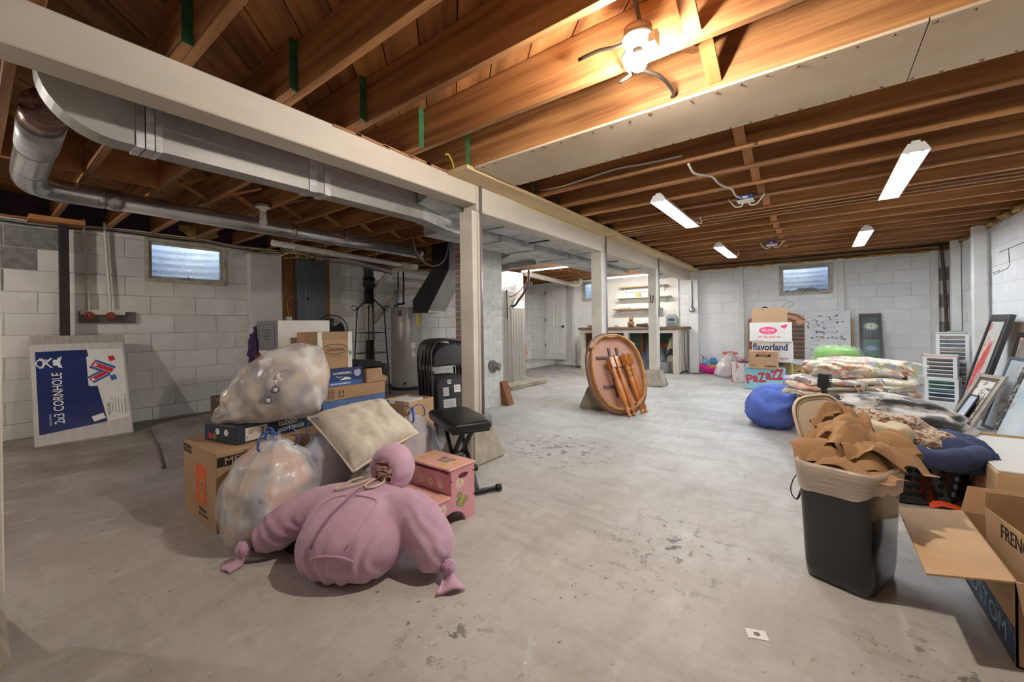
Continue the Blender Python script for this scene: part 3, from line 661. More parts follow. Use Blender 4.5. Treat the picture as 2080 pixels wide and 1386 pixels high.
black2 = M('black_coated_sheet_metal', C(38, 38, 39), .6, .2, var=C(50, 50, 51), vs=20)
MB().prism3(P(4.06), (0, .34, 0)).build('chute', galvd, t); MB().prism3(P(4.052), (0, .008, 0)).build('black_face', black2, t)
# furnace
fm = M('beige_grey_furnace_enamel', C(168, 162, 154), .45, .2)
t = thing('furnace', 'beige grey upright furnace on a low concrete pad behind the chimney', 'furnace', (-4.47, 5.57, 0))
MB().box(-.33, .62, -.48, .6, 0, .075).build('pad', conc, t, .01)
MB().box(-.28, .33, -.36, .36, .08, 1.31).build('cabinet', fm, t, .006)
for i in range(8): MB().box(.33, .334, -.32+i*.08, -.316+i*.08, .12, 1.25).build('panel_rib', galvd, t)
MB().box(-.3, .35, -.38, .38, .075, .13).build('base_rail', galvd, t)
MB().box(-.28, .33, -.36, .36, 1.312, 1.6).build('blower_section', fm, t, .004)
MB().box(-.26, .31, -.34, .34, 1.602, 1.95).build('plenum', galv, t, .004)
MB().box(.331, .336, .02, .33, 1.32, 1.46).build('instruction_label', paperw, t)
lettering(t, 'DANGER', (.336, .17, 1.43), '+x', .02, redink)
MB().tube(chain([(.33, -.05, 1.36), (.4, -.05, 1.36), (.42, 0, 1.42), (.5, .2, 1.7), (.48, .28, 1.98)]), .018, 10).build('insulated_line', blackp, t)
MB().tube(chain([(.33, -.1, 1.52), (.4, -.1, 1.52), (.45, .05, 1.62), (.49, .2, 1.8), (.47, .26, 1.98)]), .008, 8).build('copper_line', M('copper', C(170, 110, 80), .35, .9), t)
MB().tube([(.36, -.12, 1.34), (.38, -.12, 1.3), (.4, -.12, .08)], .014, 10).build('drain_pipe', pvc, t)
MB().tube([(.35, -.2, 1.62), (.36, -.2, 1.2), (.36, -.2, 1.14)], .01, 8).build('gas_line', blackm, t)
# water heater
t = thing('water_heater', 'grey cylindrical electric water heater against the left block wall', 'water heater', (-5.52, 4.42, 0))
MB().lathe([(.25, .02), (.255, .03), (.255, 1.33), (.245, 1.355), (0, 1.36)], 40).build('tank', M('grey_enamel_tank', C(172, 168, 162), .35, .15), t)
MB().lathe([(.27, 0), (.28, .05), (.26, .05), (.255, .02)], 32).build('drip_tray', blackp, t)
def wrap(name, a0, a1, z0, z1, mat, r=.258, th=.004):
    mb = MB(); n = 8
    ro = [[((r)*math.cos(a0+(a1-a0)*i/n), (r)*math.sin(a0+(a1-a0)*i/n), z) for z in (z0, z1)] for i in range(n+1)]
    P_ = []; F_ = []
    for i in range(n+1):
        a = a0+(a1-a0)*i/n
        for rr_ in (r, r+th):
            for z in (z0, z1): P_.append((rr_*math.cos(a), rr_*math.sin(a), z))
    for i in range(n):
        k = i*4; F_ += [(k+2, k+3, k+7, k+6), (k, k+4, k+5, k+1), (k+1, k+5, k+7, k+3), (k, k+2, k+6, k+4)]
    F_ += [(0, 1, 3, 2), (n*4, n*4+2, n*4+3, n*4+1)]
    return mb.add(P_, F_).build(name, mat, t)
af = R(-38)
wrap('access_panel', af+.28, af+.56, .78, 1.12, fm); wrap('access_panel', af+.28, af+.56, .22, .48, fm)
wrap('warning_label', af+.25, af+.52, .68, .77, paperw); wrap('hazard_label', af+.3, af+.5, .52, .66, M('hazard_label_print', C(235, 232, 228), .6, var=C(176, 60, 50), vs=30, vlo=.55, vhi=.6)); wrap('brand_plate', af-.55, af-.3, 1.2, 1.3, M('dark_red_plate', C(110, 46, 44), .5)); wrap('spec_plate', af-.55, af-.3, 1.1, 1.195, M('pale_spec_plate', C(206, 200, 194), .5)); wrap('energy_guide', af+.6, af+.85, 1.05, 1.33, M('yellow_label', C(226, 206, 70), .6))
MB().cyl((.18, -.19, .12), (.24, -.25, .12), .018, n=12).build('drain_valve', blackm, t)
MB().tube([(-.12, -.1, 1.34), (-.12, -.1, 1.65)], .03, 14).build('supply_pipe', conduit, t)
MB().tube(chain([(-.25, -.05, 1.39), (-.12, -.1, 1.41), (.03, -.12, 1.41), (.1, -.12, 1.42)]), .018, 8).build('manifold', blackm, t)
MB().tube([(-.27, -.04, 1.39), (-.285, -.04, .1)], .012, 8).build('overflow_pipe', blackm, t)
MB().tube([(-.08, -.1, 1.66), (-.08, -.1, 1.78), (-.08, -.1, 2.1)], .012, 8).build('riser', abs_, t)
MB().tube([(.05, -.1, 1.4), (.06, -.1, 1.7), (.06, -.1, 2.1)], .014, 8).build('riser', abs_, t)
# drain stack
def drain(name, lab, cat, parts):
    t = thing(name, lab, cat)
    for nm, pts, r, mat in parts: MB().tube(pts, r, 18).build(nm, mat, t)
    return t
drain('drain_stack', 'black and white plumbing drain stack beside the water heater', 'drain pipe', [
    ('black_riser', [(-5.95, 4.0, 2.38), (-5.95, 4.0, 1.62)], .075, abs_), ('hub', [(-5.95, 4.0, 1.86), (-5.95, 4.0, 1.7)], .095, abs_), ('coupling', [(-5.95, 4.0, 1.62), (-5.95, 4.0, 1.42)], .08, abs_),
    ('white_section', [(-5.95, 4.0, 1.42), (-5.95, 4.0, .95)], .07, pvc), ('coupling_band', [(-5.95, 4.0, .95), (-5.95, 4.0, .82)], .078, galvd), ('black_section', [(-5.95, 4.0, .82), (-5.95, 4.0, 0)], .068, abs_),
    ('branch', chain([(-5.93, 4.05, 1.12), (-5.9, 4.2, 1.3), (-5.88, 4.5, 1.55), (-5.88, 4.65, 1.66), (-5.88, 4.85, 1.69), (-5.88, 5.3, 1.70)]), .055, pvc),
    ('upper_branch', chain([(-5.93, 4.03, 1.58), (-5.88, 4.2, 1.82), (-5.84, 4.35, 2.0), (-5.8, 4.5, 2.08)]), .042, pvc)])
for k, (p, d_) in enumerate((((-5.9, 4.22, 1.32), (0, .1, .08)), ((-5.89, 4.36, 1.44), (0, .1, .09)), ((-5.88, 4.55, 1.59), (0, .1, .08)))):
    d_ = Vector(d_).normalized()*.03; MB().cyl(Vector(p)-d_, Vector(p)+d_, .064, n=18).build('pipe_hub', pvc, bpy.data.objects['drain_stack'])
drain('waste_pipe', 'white waste pipe running along just below the round metal duct', 'drain pipe', [('pipe_run', [(-5.0, 2.1, 2.02), (-5.0, 4.1, 1.96)], .035, pvc), ('tee', [(-5.0, 3.95, 1.965), (-5.0, 4.2, 1.96)], .05, pvc), ('cross_run', chain([(-5.0, 4.12, 1.96), (-5.3, 4.15, 1.96), (-5.6, 4.2, 1.94)]), .042, pvc), ('lower_run', [(-5.7, 4.3, 1.85), (-5.6, 5.5, 1.82)], .036, pvc), ('slanted_run', [(-5.3, 4.15, 1.96), (-5.0, 5.2, 1.84)], .04, pvc)])
for y in (2.35, 2.75, 3.1, 3.5): MB().tube([(-5.0, y, 2.15), (-5.045, y, 2.0), (-5.0, y, 1.965), (-4.955, y, 2.0)], .006, 6).build('pipe_clip', galvd, bpy.data.objects['waste_pipe'])
drain('dryer_vent', 'crinkled silver foil vent hose below the wiring beside the panel', 'hose', [('hose', chain([(-5.9, 3.3, 2.08), (-5.75, 3.55, 2.06), (-5.65, 3.9, 2.0), (-5.6, 4.2, 1.95)]), .06, M('foil_hose', C(176, 172, 168), .3, .9, bump=1, bs=24))])
drain('overhead_waste_pipe', 'white waste pipe under the ceiling of the furnace corner', 'drain pipe', [('pipe_run', [(-4.5, 6.5, 2.03), (-4.6, 8.3, 1.98)], .05, pvc), ('elbow', chain([(-4.6, 8.3, 1.98), (-4.6, 8.6, 1.97), (-4.55, 8.75, 1.98), (-4.5, 8.8, 2.1)]), .055, pvc)])
# water risers with red valves on the left wall
t = thing('water_risers', 'two white wall pipes with red valve handles on a small wooden backboard', 'pipes', (XL, .82, 0))
MB().box(.005, .04, -.13, .31, 1.12, 1.24).build('backboard', M('grey_weathered_board', C(110, 104, 96), .9, var=C(70, 66, 62), vs=20), t)
MB().box(.04, .06, -.12, .22, 1.205, 1.26).build('white_bracket', woodw, t)
redv = M('red_valve_paint', C(150, 52, 38), .5)
for y in (-.06, .10):
    MB().tube(chain([(.06, y, 1.2), (.05, y, 1.4), (.05, y-.03, 2.1), (.05, y-.03, 2.2)]), .013, 8).build('riser_pipe', pvc, t)
    v = MB().tube([(.085+0, y+.033*math.cos(a), 1.195+.033*math.sin(a)) for a in [2*math.pi*k/12 for k in range(12)]], .008, 6, closed=True)
    v.cyl((.05, y, 1.195), (.09, y, 1.195), .01, n=8)
    for a in (0, R(60), R(120)): v.bar((.085, y-.03*math.cos(a), 1.195-.03*math.sin(a)), (.085, y+.03*math.cos(a), 1.195+.03*math.sin(a)), .008, .006)
    v.build('valve_handle', redv, t)
# electrical panel
ply = M('plywood_backboard', C(164, 112, 60), .65, var=C(120, 76, 36), vs=3, st=(1, 6, 1), bump=.15)
t = thing('electrical_panel', 'dark grey electrical breaker panel on a plywood backboard', 'breaker panel', (XL, 3.08, 0))
MB().box(.004, .022, -.36, .34, .9, 2.12).build('backboard', ply, t)
grey = M('dark_grey_enamel', C(88, 92, 98), .4, .2)
MB().box(.022, .13, -.2, .21, 1.1, 2.03).build('enclosure', grey, t, .004); MB().box(.131, .138, -.21, .22, 1.1, 2.04).build('cover', grey, t, .002)
MB().box(.138, .145, -.1, .1, 1.12, 1.83).build('door', grey, t, .004); MB().box(.145, .152, -.085, -.05, 1.44, 1.49).build('latch', blackm, t, .003)
for z in (1.15, 1.5, 1.75): MB().box(.14, .15, .1, .108, z-.02, z+.02).build('hinge', chrome, t)
for (y, z) in ((-.19, 2.02), (.2, 2.02), (-.19, 1.5), (.2, 1.5)): MB().cyl((.138, y, z), (.142, y, z), .008, n=8).build('screw', chrome, t)
for (y, z) in ((-.32, 1.95), (-.32, 1.6), (-.32, 1.35), (.29, 1.9), (.29, 1.5)): MB().cyl((.022, y, z), (.026, y, z), .008, n=8).build('screw', chrome, t)
MB().box(.022, .07, -.34, -.26, 1.13, 1.2).build('outlet_box', porc, t, .004)
MB().tube(chain([(.05, -.3, 1.2), (.05, -.32, 1.4), (.05, -.26, 1.5), (.05, -.22, 1.5)]), .006, 6).build('cable', M('yellow_cable', C(206, 176, 70), .5), t)
bxm = paint2
o = MB().box(XL+.006, XL+.12, 2.26, 2.66, .3, 2.05).build('boxed_cover', bxm, None, .006); tag(o, 'tall pale painted board chase on the wall left of the breaker panel', 'wall chase', None, 'structure')
# cable bundle over panel and along left wall
cabm = [M('white_cable', C(206, 202, 192), .6), M('dirty_cable', C(150, 140, 124), .6), M('yellow_cable', C(206, 176, 70), .5), M('black_cable', C(40, 38, 36), .5)]
rr = random.Random(11)
for i in range(18):
    y0 = rr.uniform(2.2, 3.0); y1 = rr.uniform(3.2, 3.75); x0 = XL+rr.uniform(.1, .6)
    pts = [(x0, y0, rr.uniform(2.02, 2.13)), (x0+rr.uniform(-.1, .1), y0+.2, rr.uniform(2.03, 2.12)), (XL+rr.uniform(.1, .4), (y0+y1)/2, rr.uniform(2.06, 2.13)), (XL+rr.uniform(.1, .5), y1, rr.uniform(2.05, 2.14))]
    o = MB().tube(chain(pts, .06), .0055, 6).build('house_cable', rr.choice(cabm)); tag(o, 'one of the loose house cables tangled above the breaker panel', 'cable', 'cables tangled above the breaker panel')
for i, y in enumerate((-.16, -.1, -.04, .06, .1, .16)):
    o = MB().tube(chain([(XL+.08, 3.08+y, 2.03), (XL+.09, 3.08+y*1.3, 2.1), (XL+.2, 3.08+y*2.5, 2.13)], .03), .0065, 6).build('house_cable', cabm[(0, 2, 0, 3, 2, 0)[i]]); tag(o, 'short house cable dropping into the top of the breaker panel', 'cable', 'cables entering the breaker panel')
for i, (dz, m_) in enumerate(((0, 1), (.02, 0), (-.012, 3))):
    pts = [(XL+.05, .15, 2.1+dz), (XL+.05, .5, 2.09+dz), (XL+.05, 1.0, 2.13+dz), (XL+.05, 1.35, 2.125+dz*1.4), (XL+.06, 1.8, 2.13+dz), (XL+.07, 2.1, 2.1+dz), (XL+.15, 2.6, 2.1+dz)]
    o = MB().tube(chain(pts, .08), .007, 6).build('wall_cable', cabm[m_]); tag(o, ('dirty cable stapled along the top of the left wall', 'white cable stapled along the top of the left wall', 'black cable stapled along the top of the left wall')[i], 'cable')
o = MB().tube(chain([(XL+.05, 2.35, 2.1), (XL+.06, 2.2, 2.08), (XL+.04, 2.08, 2.0), (XL+.03, 2.05, 1.98)], .03), .007, 6).build('wall_cable', cabm[0]); tag(o, 'white cable dropping to the upper corner of the left window', 'cable')
o = MB().tube(chain([(-4.06, 3.36, 2.17), (-4.03, 3.38, 2.0), (-3.95, 3.44, 1.85), (-3.85, 3.51, 1.79), (-3.75, 3.59, 1.85), (-3.7, 3.62, 2.0), (-3.7, 3.63, 2.17)], .04), .007, 8).build('hanging_cable', M('grey_cable', C(150, 148, 144), .5)); tag(o, 'grey cable hanging in a loop in front of the black return drop', 'cable')
o = MB().tube(chain([(-1.92, 2.98, 2.2), (-1.7, 2.965, 2.185), (-1.5, 2.962, 2.195), (-1.2, 2.962, 2.215), (-.98, 2.962, 2.2), (-.73, 2.96, 2.19)], .05), .008, 8).build('joist_cable', cabm[0]); tag(o, 'white cable stapled along the side of a joist near the beam', 'cable')
pts = [(-.7, 3.0, 2.138), (-.69, 3.1, 2.105), (-.66, 3.2, 2.11), (-.62, 3.38, 2.138), (-.6, 3.46, 2.115), (-.58, 3.6, 2.118), (-.55, 3.8, 2.138), (-.54, 3.9, 2.11), (-.52, 4.05, 2.12)]
o = MB().tube(chain(pts, .03), .008, 8).build('joist_cable', cabm[0]); tag(o, 'white cable looping across the joists towards the small blue box', 'cable')
o = MB().tube(chain([(-2.0, 1.95, 2.2), (-2.02, 2.0, 2.22), (-2.04, 2.07, 2.15), (-2.106, 2.1, 2.125), (-2.11, 2.35, 2.1), (-2.108, 2.6, 2.115), (-2.1, 3.5, 2.115), (-2.1, 4.6, 2.112)], .05), .006, 6).build('beam_cable', cabm[2]); tag(o, 'yellow cable running along the top edge of the beam', 'cable')
blue = M('blue_device_box', C(44, 84, 176), .4)
for (x, y, lab) in ((-.49, 4.13, 'small blue sensor box hanging under the joists near the big shop light'), (-.49, 6.74, 'small blue sensor box hanging under the joists near the far window')):
    t = thing('sensor_box', lab, 'sensor', (x, y, 2.1), 0, 'blue boxes under the joists')
    MB().box(-.06, .06, -.05, .05, .01, .05).build('case', blue, t, .004); MB().box(-.065, .065, -.055, .055, 0, .012).build('base', porc, t, .003); MB().box(-.02, .02, -.0515, -.05, .02, .04).build('emblem', porc, t)
    for s in (-1, 1): MB().tube(chain([(s*.025, 0, 0), (s*.03, 0, -.03), (s*.08, .01, -.03), (s*.14, .02, .05)], .02), .006, 6).build('lead', porc, t)
# pipe strip along far joists
o = MB().tube([(-2.0, 8.55, 2.13), (1.62, 8.6, 2.135)], .014, 8).build('gas_pipe', blackm); tag(o, 'thin black pipe running under the far joists', 'pipe')
# electrical switch on pilaster
t = thing('round_switch_box', 'round grey metal outlet box with conduit on the white pilaster', 'outlet', (-2.06, 8.99, 1.3))
MB().tube([(0, 0, .05), (0, 0, .6)], .011, 8).build('conduit', conduit, t); o = MB().lathe([(.05, 0), (.055, .01), (.055, .04), (.04, .05), (0, .05)], 20); o.v = [(v[0], -v[2]+.005, v[1]) for v in o.v]; o.build('box', chrome, t)
# ================================================================ LEFT PILE
def carton(name, lab, loc, w, d, h, rz=0., mat=card, tape='top', flaps=False, group=None, cat='box', seam=True):
    t = thing(name, lab, cat, loc, rz, group)
    if not flaps:
        MB().box(-w/2, w/2, -d/2, d/2, 0, h).build('carton', mat, t, .004)
        if tape == 'top': MB().box(-w/2-.0008, w/2+.0008, -.025, .025, h-.05, h+.0008).build('tape', tapem, t)
        if seam: MB().box(-w/2+.002, w/2-.002, -.0012, .0012, h, h+.0006).build('flap_seam', cardd, t)
    else:
        e = .004
        mb = MB().box(-w/2, w/2, -d/2, d/2, 0, e); mb.build('carton_floor', mat, t)
        MB().box(-w/2, -w/2+e, -d/2, d/2, 0, h).build('side', mat, t); MB().box(w/2-e, w/2, -d/2, d/2, 0, h).build('side', mat, t)
        MB().box(-w/2, w/2, -d/2, -d/2+e, 0, h).build('side', mat, t); MB().box(-w/2, w/2, d/2-e, d/2, 0, h).build('side', mat, t)
    return t
def barcode(t, o, face, w, h, seed=0):
    rr_ = random.Random(seed); fr = FACES[face] if isinstance(face, str) else face
    mb = MB(); m = frame_m(Vector(o)+Vector(fr[2])*.0012, *fr); x = -w/2
    while x < w/2:
        b = rr_.choice((.002, .003, .005)); mb.prism3([m @ Vector(p) for p in ((x, -h/2, 0), (x+b, -h/2, 0), (x+b, h/2, 0), (x, h/2, 0))], Vector(fr[2])*.0003); x += b+rr_.choice((.002, .003))
    return mb.build('barcode', ink, t)
# moving box
hd = carton('moving_box', 'medium brown moving box with orange store logo under the dark blue box', (-2.695, .985, 0), .51, .48, .405, 0, card)
plate(hd, rect(.155, .205, .03, .205), (0, -.24, 0), '-y', orange, 'logo_square')
def store_logo(t, cx, face, cz, pt, k=1.):
    a45 = R(47)
    for i, (tx, ww, hh_) in enumerate((('THE', .05, .026), ('HOME', .125, .04), ('DEPOT', .135, .04))):
        dx, dz = math.sin(a45)*.05*(i-1)*k, -math.cos(a45)*.05*(i-1)*k
        if i == 0: dx -= .018*k; dz -= .018*k
        o_ = (cx+dx, pt, cz+dz) if face == '-y' else (pt, -(cx+dx), cz+dz)
        lettering(t, tx, o_, face, hh_*k, cardl, ww*k, rot=a45, off=.02)
store_logo(hd, .03, '-y', .205, -.2404)
lettering(hd, 'How doers', (.06, -.24, .075), '-y', .026, ink, .12, off=.01); lettering(hd, 'get more done.', (.07, -.24, .045), '-y', .026, ink, .15, off=.01)
plate(hd, rect(.135, .045, -.185, .362), (0, -.24, 0), '-y', ink, 'size_band'); lettering(hd, 'MEDIUM', (-.185, -.241, .362), '-y', .026, card, .11)
plate(hd, rect(.3, .05, -.085, .358), (.255, 0, 0), '+x', ink, 'size_band'); lettering(hd, 'MEDIUM', (.256, -.1, .358), '+x', .036, card, .2, off=.01)
# dark blue long box on top
tb = carton('game_box', 'long dark navy shipping box lying flat on the moving box', (-2.72, 1.11, .406), .30, .56, .10, R(11), M('dark_navy_carton', C(32, 42, 58), .5, var=C(40, 52, 70), vs=6), tape=None, seam=False)
lettering(tb, 'tubbo', (.15, .02, .067), '+x', .036, paperw, .12, off=.012); lettering(tb, 'worldwide', (.15, .045, .03), '+x', .034, paperw, .17, off=.012)
plate(tb, rect(.125, .072, -.17, .045), (.15, 0, 0), '+x', M('cream_label', C(214, 204, 188), .7), 'shipping_label'); barcode(tb, (.151, -.135, .045), ((0, 0, 1), (0, -1, 0), (1, 0, 0)), .055, .018, 3)
lettering(tb, 'P', (.151, -.222, .028), '+x', .013, ink)
for i in range(4): plate(tb, rect(.03, .0025, -.2, .068-i*.007), (.1505, 0, 0), '+x', ink, 'address_line')
for i, (c_, x) in enumerate(((redink, -.09), (paperw, -.02), (M('olive_print', C(120, 120, 50), .6), -.05), (paperw, .06))):
    plate(tb, ell(.02, .018, x, .03+(i % 2)*.03), (0, -.28, 0), '-y', c_, 'sticker')
# translucent refuse bags
def bagmat(nm, c1, c2): return M('bag_contents_'+nm, c1, .8, var=c2, vs=7, vlo=.44, vhi=.54, bump=.8, bs=9, spots=C(244, 240, 234), ss=6, slo=.54, swidth=.04)
film = M('translucent_white_bag_film', C(236, 236, 240), .16, alpha=.4, bump=.9, bs=11, bst=(1, 1, .5), spec=.9)
blued = M('blue_drawstring', C(56, 92, 176), .4)
def sackmesh(c, prof, seed, wr=.05, fold=9, clampf=None, nu=72, lean=(0, 0)):
    # prof: list of (radius, z); pleats grow towards the gathered neck
    mb = MB(); zs = [p[1] for p in prof]; z0, z1 = zs[0], zs[-1]
    nv = 40; sd = Vector((seed*2.3, seed*4.1, seed))
    def prf(z):
        for a, b in zip(prof, prof[1:]):
            if a[1] <= z <= b[1]:
                t_ = (z-a[1])/(b[1]-a[1]+1e-9); t_ = t_*t_*(3-2*t_); return a[0]+(b[0]-a[0])*t_
        return prof[-1][0]
    def f(u, v):
        th = 2*math.pi*u; z = z0+(z1-z0)*v; r_ = prf(z); d = Vector((math.cos(th), math.sin(th), 0))
        k = 1+wr*1.6*fbm(Vector((d.x*1.3, d.y*1.3, z*4))+sd, 2)+wr*.35*ridge(Vector((d.x*3, d.y*3, z*9))+sd, 2)
        k += .09*max(0, v-.45)*math.sin(th*fold+3*NZ.noise(Vector((th, v*2, seed))))
        p = Vector((d.x*r_*k+lean[0]*v*v, d.y*r_*k+lean[1]*v*v, max(z+wr*.25*fbm(d*2+sd), .002)))+Vector(c)
        return clampf(p) if clampf else p
    mb.grid(f, nu, nv, closeu=True); return mb
def sack(name, lab, c, prof, seed, cm, clampf=None, lean=(0, 0), ties=True, group='stuffed translucent bags in the pile', s_in=.93):
    t = thing(name, lab, 'plastic bag', (0, 0, 0), 0, group)
    sackmesh(c, prof, seed, .06, 11, clampf, lean=lean).build('bag_film', film, t, fixn=False)
    inner = [(r_*s_in if i else r_*.9, z+(.006 if z < .1 else -.012)) for i, (r_, z) in enumerate(prof[:-1])]
    inner = [(0.001, inner[0][1])]+inner+[(.001, inner[-1][1]+.004)]
    cf = (lambda p: clampf(p-Vector((0, 0, 0)))) if clampf else None
    sackmesh(c, inner, seed+.4, .07, 5, clampf, lean=lean).build('contents', cm, t, fixn=False)
    if ties:
        top = Vector(c)+Vector((lean[0], lean[1], prof[-1][1]))
        for k in range(3):
            a = seed+k*2.1; d = Vector((math.cos(a), math.sin(a), 0))
            MB().tube(chain([top-d*.03-Vector((0, 0, .03)), top+d*.03+Vector((0, 0, .02)), top+d*.09+Vector((0, 0, .015)), top+d*.11-Vector((0, 0, .05)), top+d*.05-Vector((0, 0, .075))], .015), .007, 6, flat=.35).build('drawstring', blued, t)
    return t
peach = bagmat('peach', C(224, 180, 146), C(168, 172, 186)); cream = bagmat('cream', C(222, 196, 152), C(160, 150, 150)); pale = bagmat('pale_blue', C(158, 174, 208), C(206, 190, 196))
def cl1(p):
    if p.x < -2.428 and p.y > .735: p.x = -2.428
    if p.x < -2.428: p.x = -2.428
    return p
sack('stuffed_bag', 'large stuffed translucent white bag with seam standing in front of the moving box', (-2.215, .90, 0), [(.13, .0), (.205, .05), (.228, .16), (.215, .27), (.165, .38), (.08, .455), (.022, .475), (.03, .5)], 1, peach, cl1, (-.0, .03))
MB().tube(chain([(-2.14, .72, .05), (-2.105, .715, .2), (-2.12, .75, .33), (-2.17, .84, .43), (-2.2, .91, .47)]), .005, 6).build('seam', jute, bpy.data.objects['stuffed_bag'])
sack('stuffed_bag', 'stuffed bluish bag with blue drawstrings squeezed behind the hoodie', (-2.28, 1.255, 0), [(.12, .0), (.165, .06), (.17, .2), (.145, .33), (.08, .42), (.022, .46), (.034, .5)], 2.3, pale, None, (.02, -.02))
sack('stuffed_bag', 'stuffed pale bag with blue tie beside the bench at the back of the pile', (-2.17, 1.79, 0), [(.13, .0), (.18, .07), (.185, .2), (.15, .33), (.07, .41), (.02, .44), (.03, .47)], 3.6, pale, None, (-.05, .02))
sack('stuffed_bag', 'low off white stuffed bag wedged under the cream pillow', (-1.98, 1.36, 0), [(.12, .0), (.15, .06), (.15, .18), (.11, .28), (.04, .33), (.02, .34), (.02, .345)], 4.2, cream, None, (0, 0), ties=False)
# top bag, lying: tapered along an axis
t = thing('stuffed_bag', 'biggest translucent bag of stuffed toys lying on top of the dark blue box', 'plastic bag', (0, 0, 0), 0, 'stuffed translucent bags in the pile')
def lying(scale, seed, nu=72, nv=48, amp=.05):
    path = chain([(-2.735, .82, .525), (-2.70, .88, .55), (-2.63, 1.0, .625), (-2.55, 1.15, .70), (-2.49, 1.27, .745), (-2.45, 1.36, .755)], .012); n = len(path)-1
    rad = [(0, .012), (.08, .05), (.22, .112), (.42, .168), (.62, .205), (.8, .2), (.92, .15), (1, .02)]
    def rf(s):
        for a, b in zip(rad, rad[1:]):
            if a[0] <= s <= b[0]:
                q = (s-a[0])/(b[0]-a[0]); q = q*q*(3-2*q); return a[1]+(b[1]-a[1])*q
        return rad[-1][1]
    def f(u, v):
        th = 2*math.pi*u; s = v; i = min(int(s*n), n-1); p = path[i].lerp(path[i+1], s*n-i); d = (path[i+1]-path[i]).normalized()
        sd = d.cross(Vector((0, 0, 1))).normalized(); up_ = sd.cross(d); e = sd*math.cos(th)+up_*math.sin(th)
        k = 1+amp*1.4*fbm(e*1.6+Vector((seed, v*4, 0)), 2)+amp*.4*ridge(e*3.5+Vector((seed, v*7, 2)), 2)+.14*max(0, .5-v)*math.sin(th*13+seed)
        q = p+e*rf(s)*scale*k*Vector((1.12, 1.0, 1.0)).x
        q.z = max(q.z, .5075); return q
    return MB().grid(f, nu, nv, closeu=True)
lying(1.0, 5).build('bag_film', film, t, fixn=False)
lying(.92, 6.5, amp=.09).build('contents', cream, t, fixn=False)
toyeye = M('doll_eye', C(90, 92, 110), .3)
for p in ((-2.352, .995, .705), (-2.368, .965, .65)):
    o = MB().lathe([(.013, 0), (.013, .003), (0, .003)], 16).build('toy_eye_white', paperw, t); o.location = p; o.rotation_mode = 'QUATERNION'; o.rotation_quaternion = Vector((.76, -.62, .12)).to_track_quat('Z', 'Y')
    o = MB().lathe([(.013, 0), (.02, .002), (.02, .004), (.013, .004), (.013, .0)], 20).build('toy_eye', toyeye, t); o.location = p; o.rotation_mode = 'QUATERNION'; o.rotation_quaternion = Vector((.76, -.62, .12)).to_track_quat('Z', 'Y')
for i, (p, r_) in enumerate((((-2.47, 1.14, .70), (.07, .06, .06)), ((-2.52, 1.02, .66), (.05, .045, .05)), ((-2.45, 1.24, .78), (.07, .06, .05)))):
    blob(p, r_, amp=.1, seed=i, nu=24, nv=14).build('soft_toy', M('toy_plush_%d' % i, (C(214, 178, 140), C(214, 190, 200), C(226, 220, 214))[i], .9), t)
# cushions
def cushion(corners, thick, mat, name, parent, sag=.0, amp=.02, seed=0, n=36, pinch=.06):
    A, B, Cc, D = [Vector(p) for p in corners]   # A-B top edge, D-C bottom edge
    nn = ((B-A).cross(D-A)+(Cc-B).cross(A-B)*-1).normalized()
    nn = ((B-A).cross(D-A)).normalized()
    def surf(sgn):
        def f(u, v):
            cu, cv = u*2-1, v*2-1
            pu = .5+.5*cu*(1-pinch*(1-cv*cv)); pv = .5+.5*cv*(1-pinch*(1-cu*cu))
            P_ = A.lerp(B, pu).lerp(D.lerp(Cc, pu), pv)
            h = (max(0, 1-cu**4)*max(0, 1-cv**4))**.6
            edge = min(1-abs(cu), 1-abs(cv))
            w = amp*fbm(Vector((cu*2.5+seed, cv*2.5, sgn)), 3)*h
            return P_+nn*sgn*(thick*h+w)-Vector((0, 0, sag*h))
        return f
    mb = MB(); mb.grid(surf(1), n, n); mb.grid(surf(-1), n, n)
    bm_ = mb; o = bm_.build(name, mat, parent)
    b_ = bmesh.new(); b_.from_mesh(o.data); bmesh.ops.remove_doubles(b_, verts=b_.verts, dist=.0008); bmesh.ops.recalc_face_normals(b_, faces=b_.faces); b_.to_mesh(o.data); b_.free()
    return o, (A, B, Cc, D)
def stripes(name, c1, c2, scale, rot=0., dist=.5, rough=.85, coords='Object'):
    m = bpy.data.materials.new(name); m.use_nodes = True; nt_ = m.node_tree; b_ = nt_.nodes['Principled BSDF']; b_.inputs['Roughness'].default_value = rough
    tc = nt_.nodes.new('ShaderNodeTexCoord'); mp = nt_.nodes.new('ShaderNodeMapping'); mp.inputs['Rotation'].default_value = (0, 0, rot); nt_.links.new(tc.outputs[coords], mp.inputs[0])
    w = nt_.nodes.new('ShaderNodeTexWave'); w.inputs['Scale'].default_value = scale; w.inputs['Distortion'].default_value = dist; nt_.links.new(mp.outputs[0], w.inputs['Vector'])
    mx_ = nt_.nodes.new('ShaderNodeMix'); mx_.data_type = 'RGBA'; mx_.inputs['A'].default_value = c1; mx_.inputs['B'].default_value = c2; nt_.links.new(w.outputs['Fac'], mx_.inputs['Factor']); nt_.links.new(mx_.outputs['Result'], b_.inputs['Base Color'])
    return m
pil = thing('pillow', 'cream striped bed pillow with piping leaning on the bags above the hoodie', 'pillow')
pcs = [(-2.36, 1.17, .52), (-2.27, 1.62, .55), (-1.86, 1.56, .42), (-1.90, 1.17, .30)]
o, cs = cushion(pcs, .105, stripes('cream_striped_ticking', C(222, 214, 198), C(215, 206, 188), 12, R(40), 0.), 'pillow_case', pil, seed=1)
A, B, Cc, D = cs
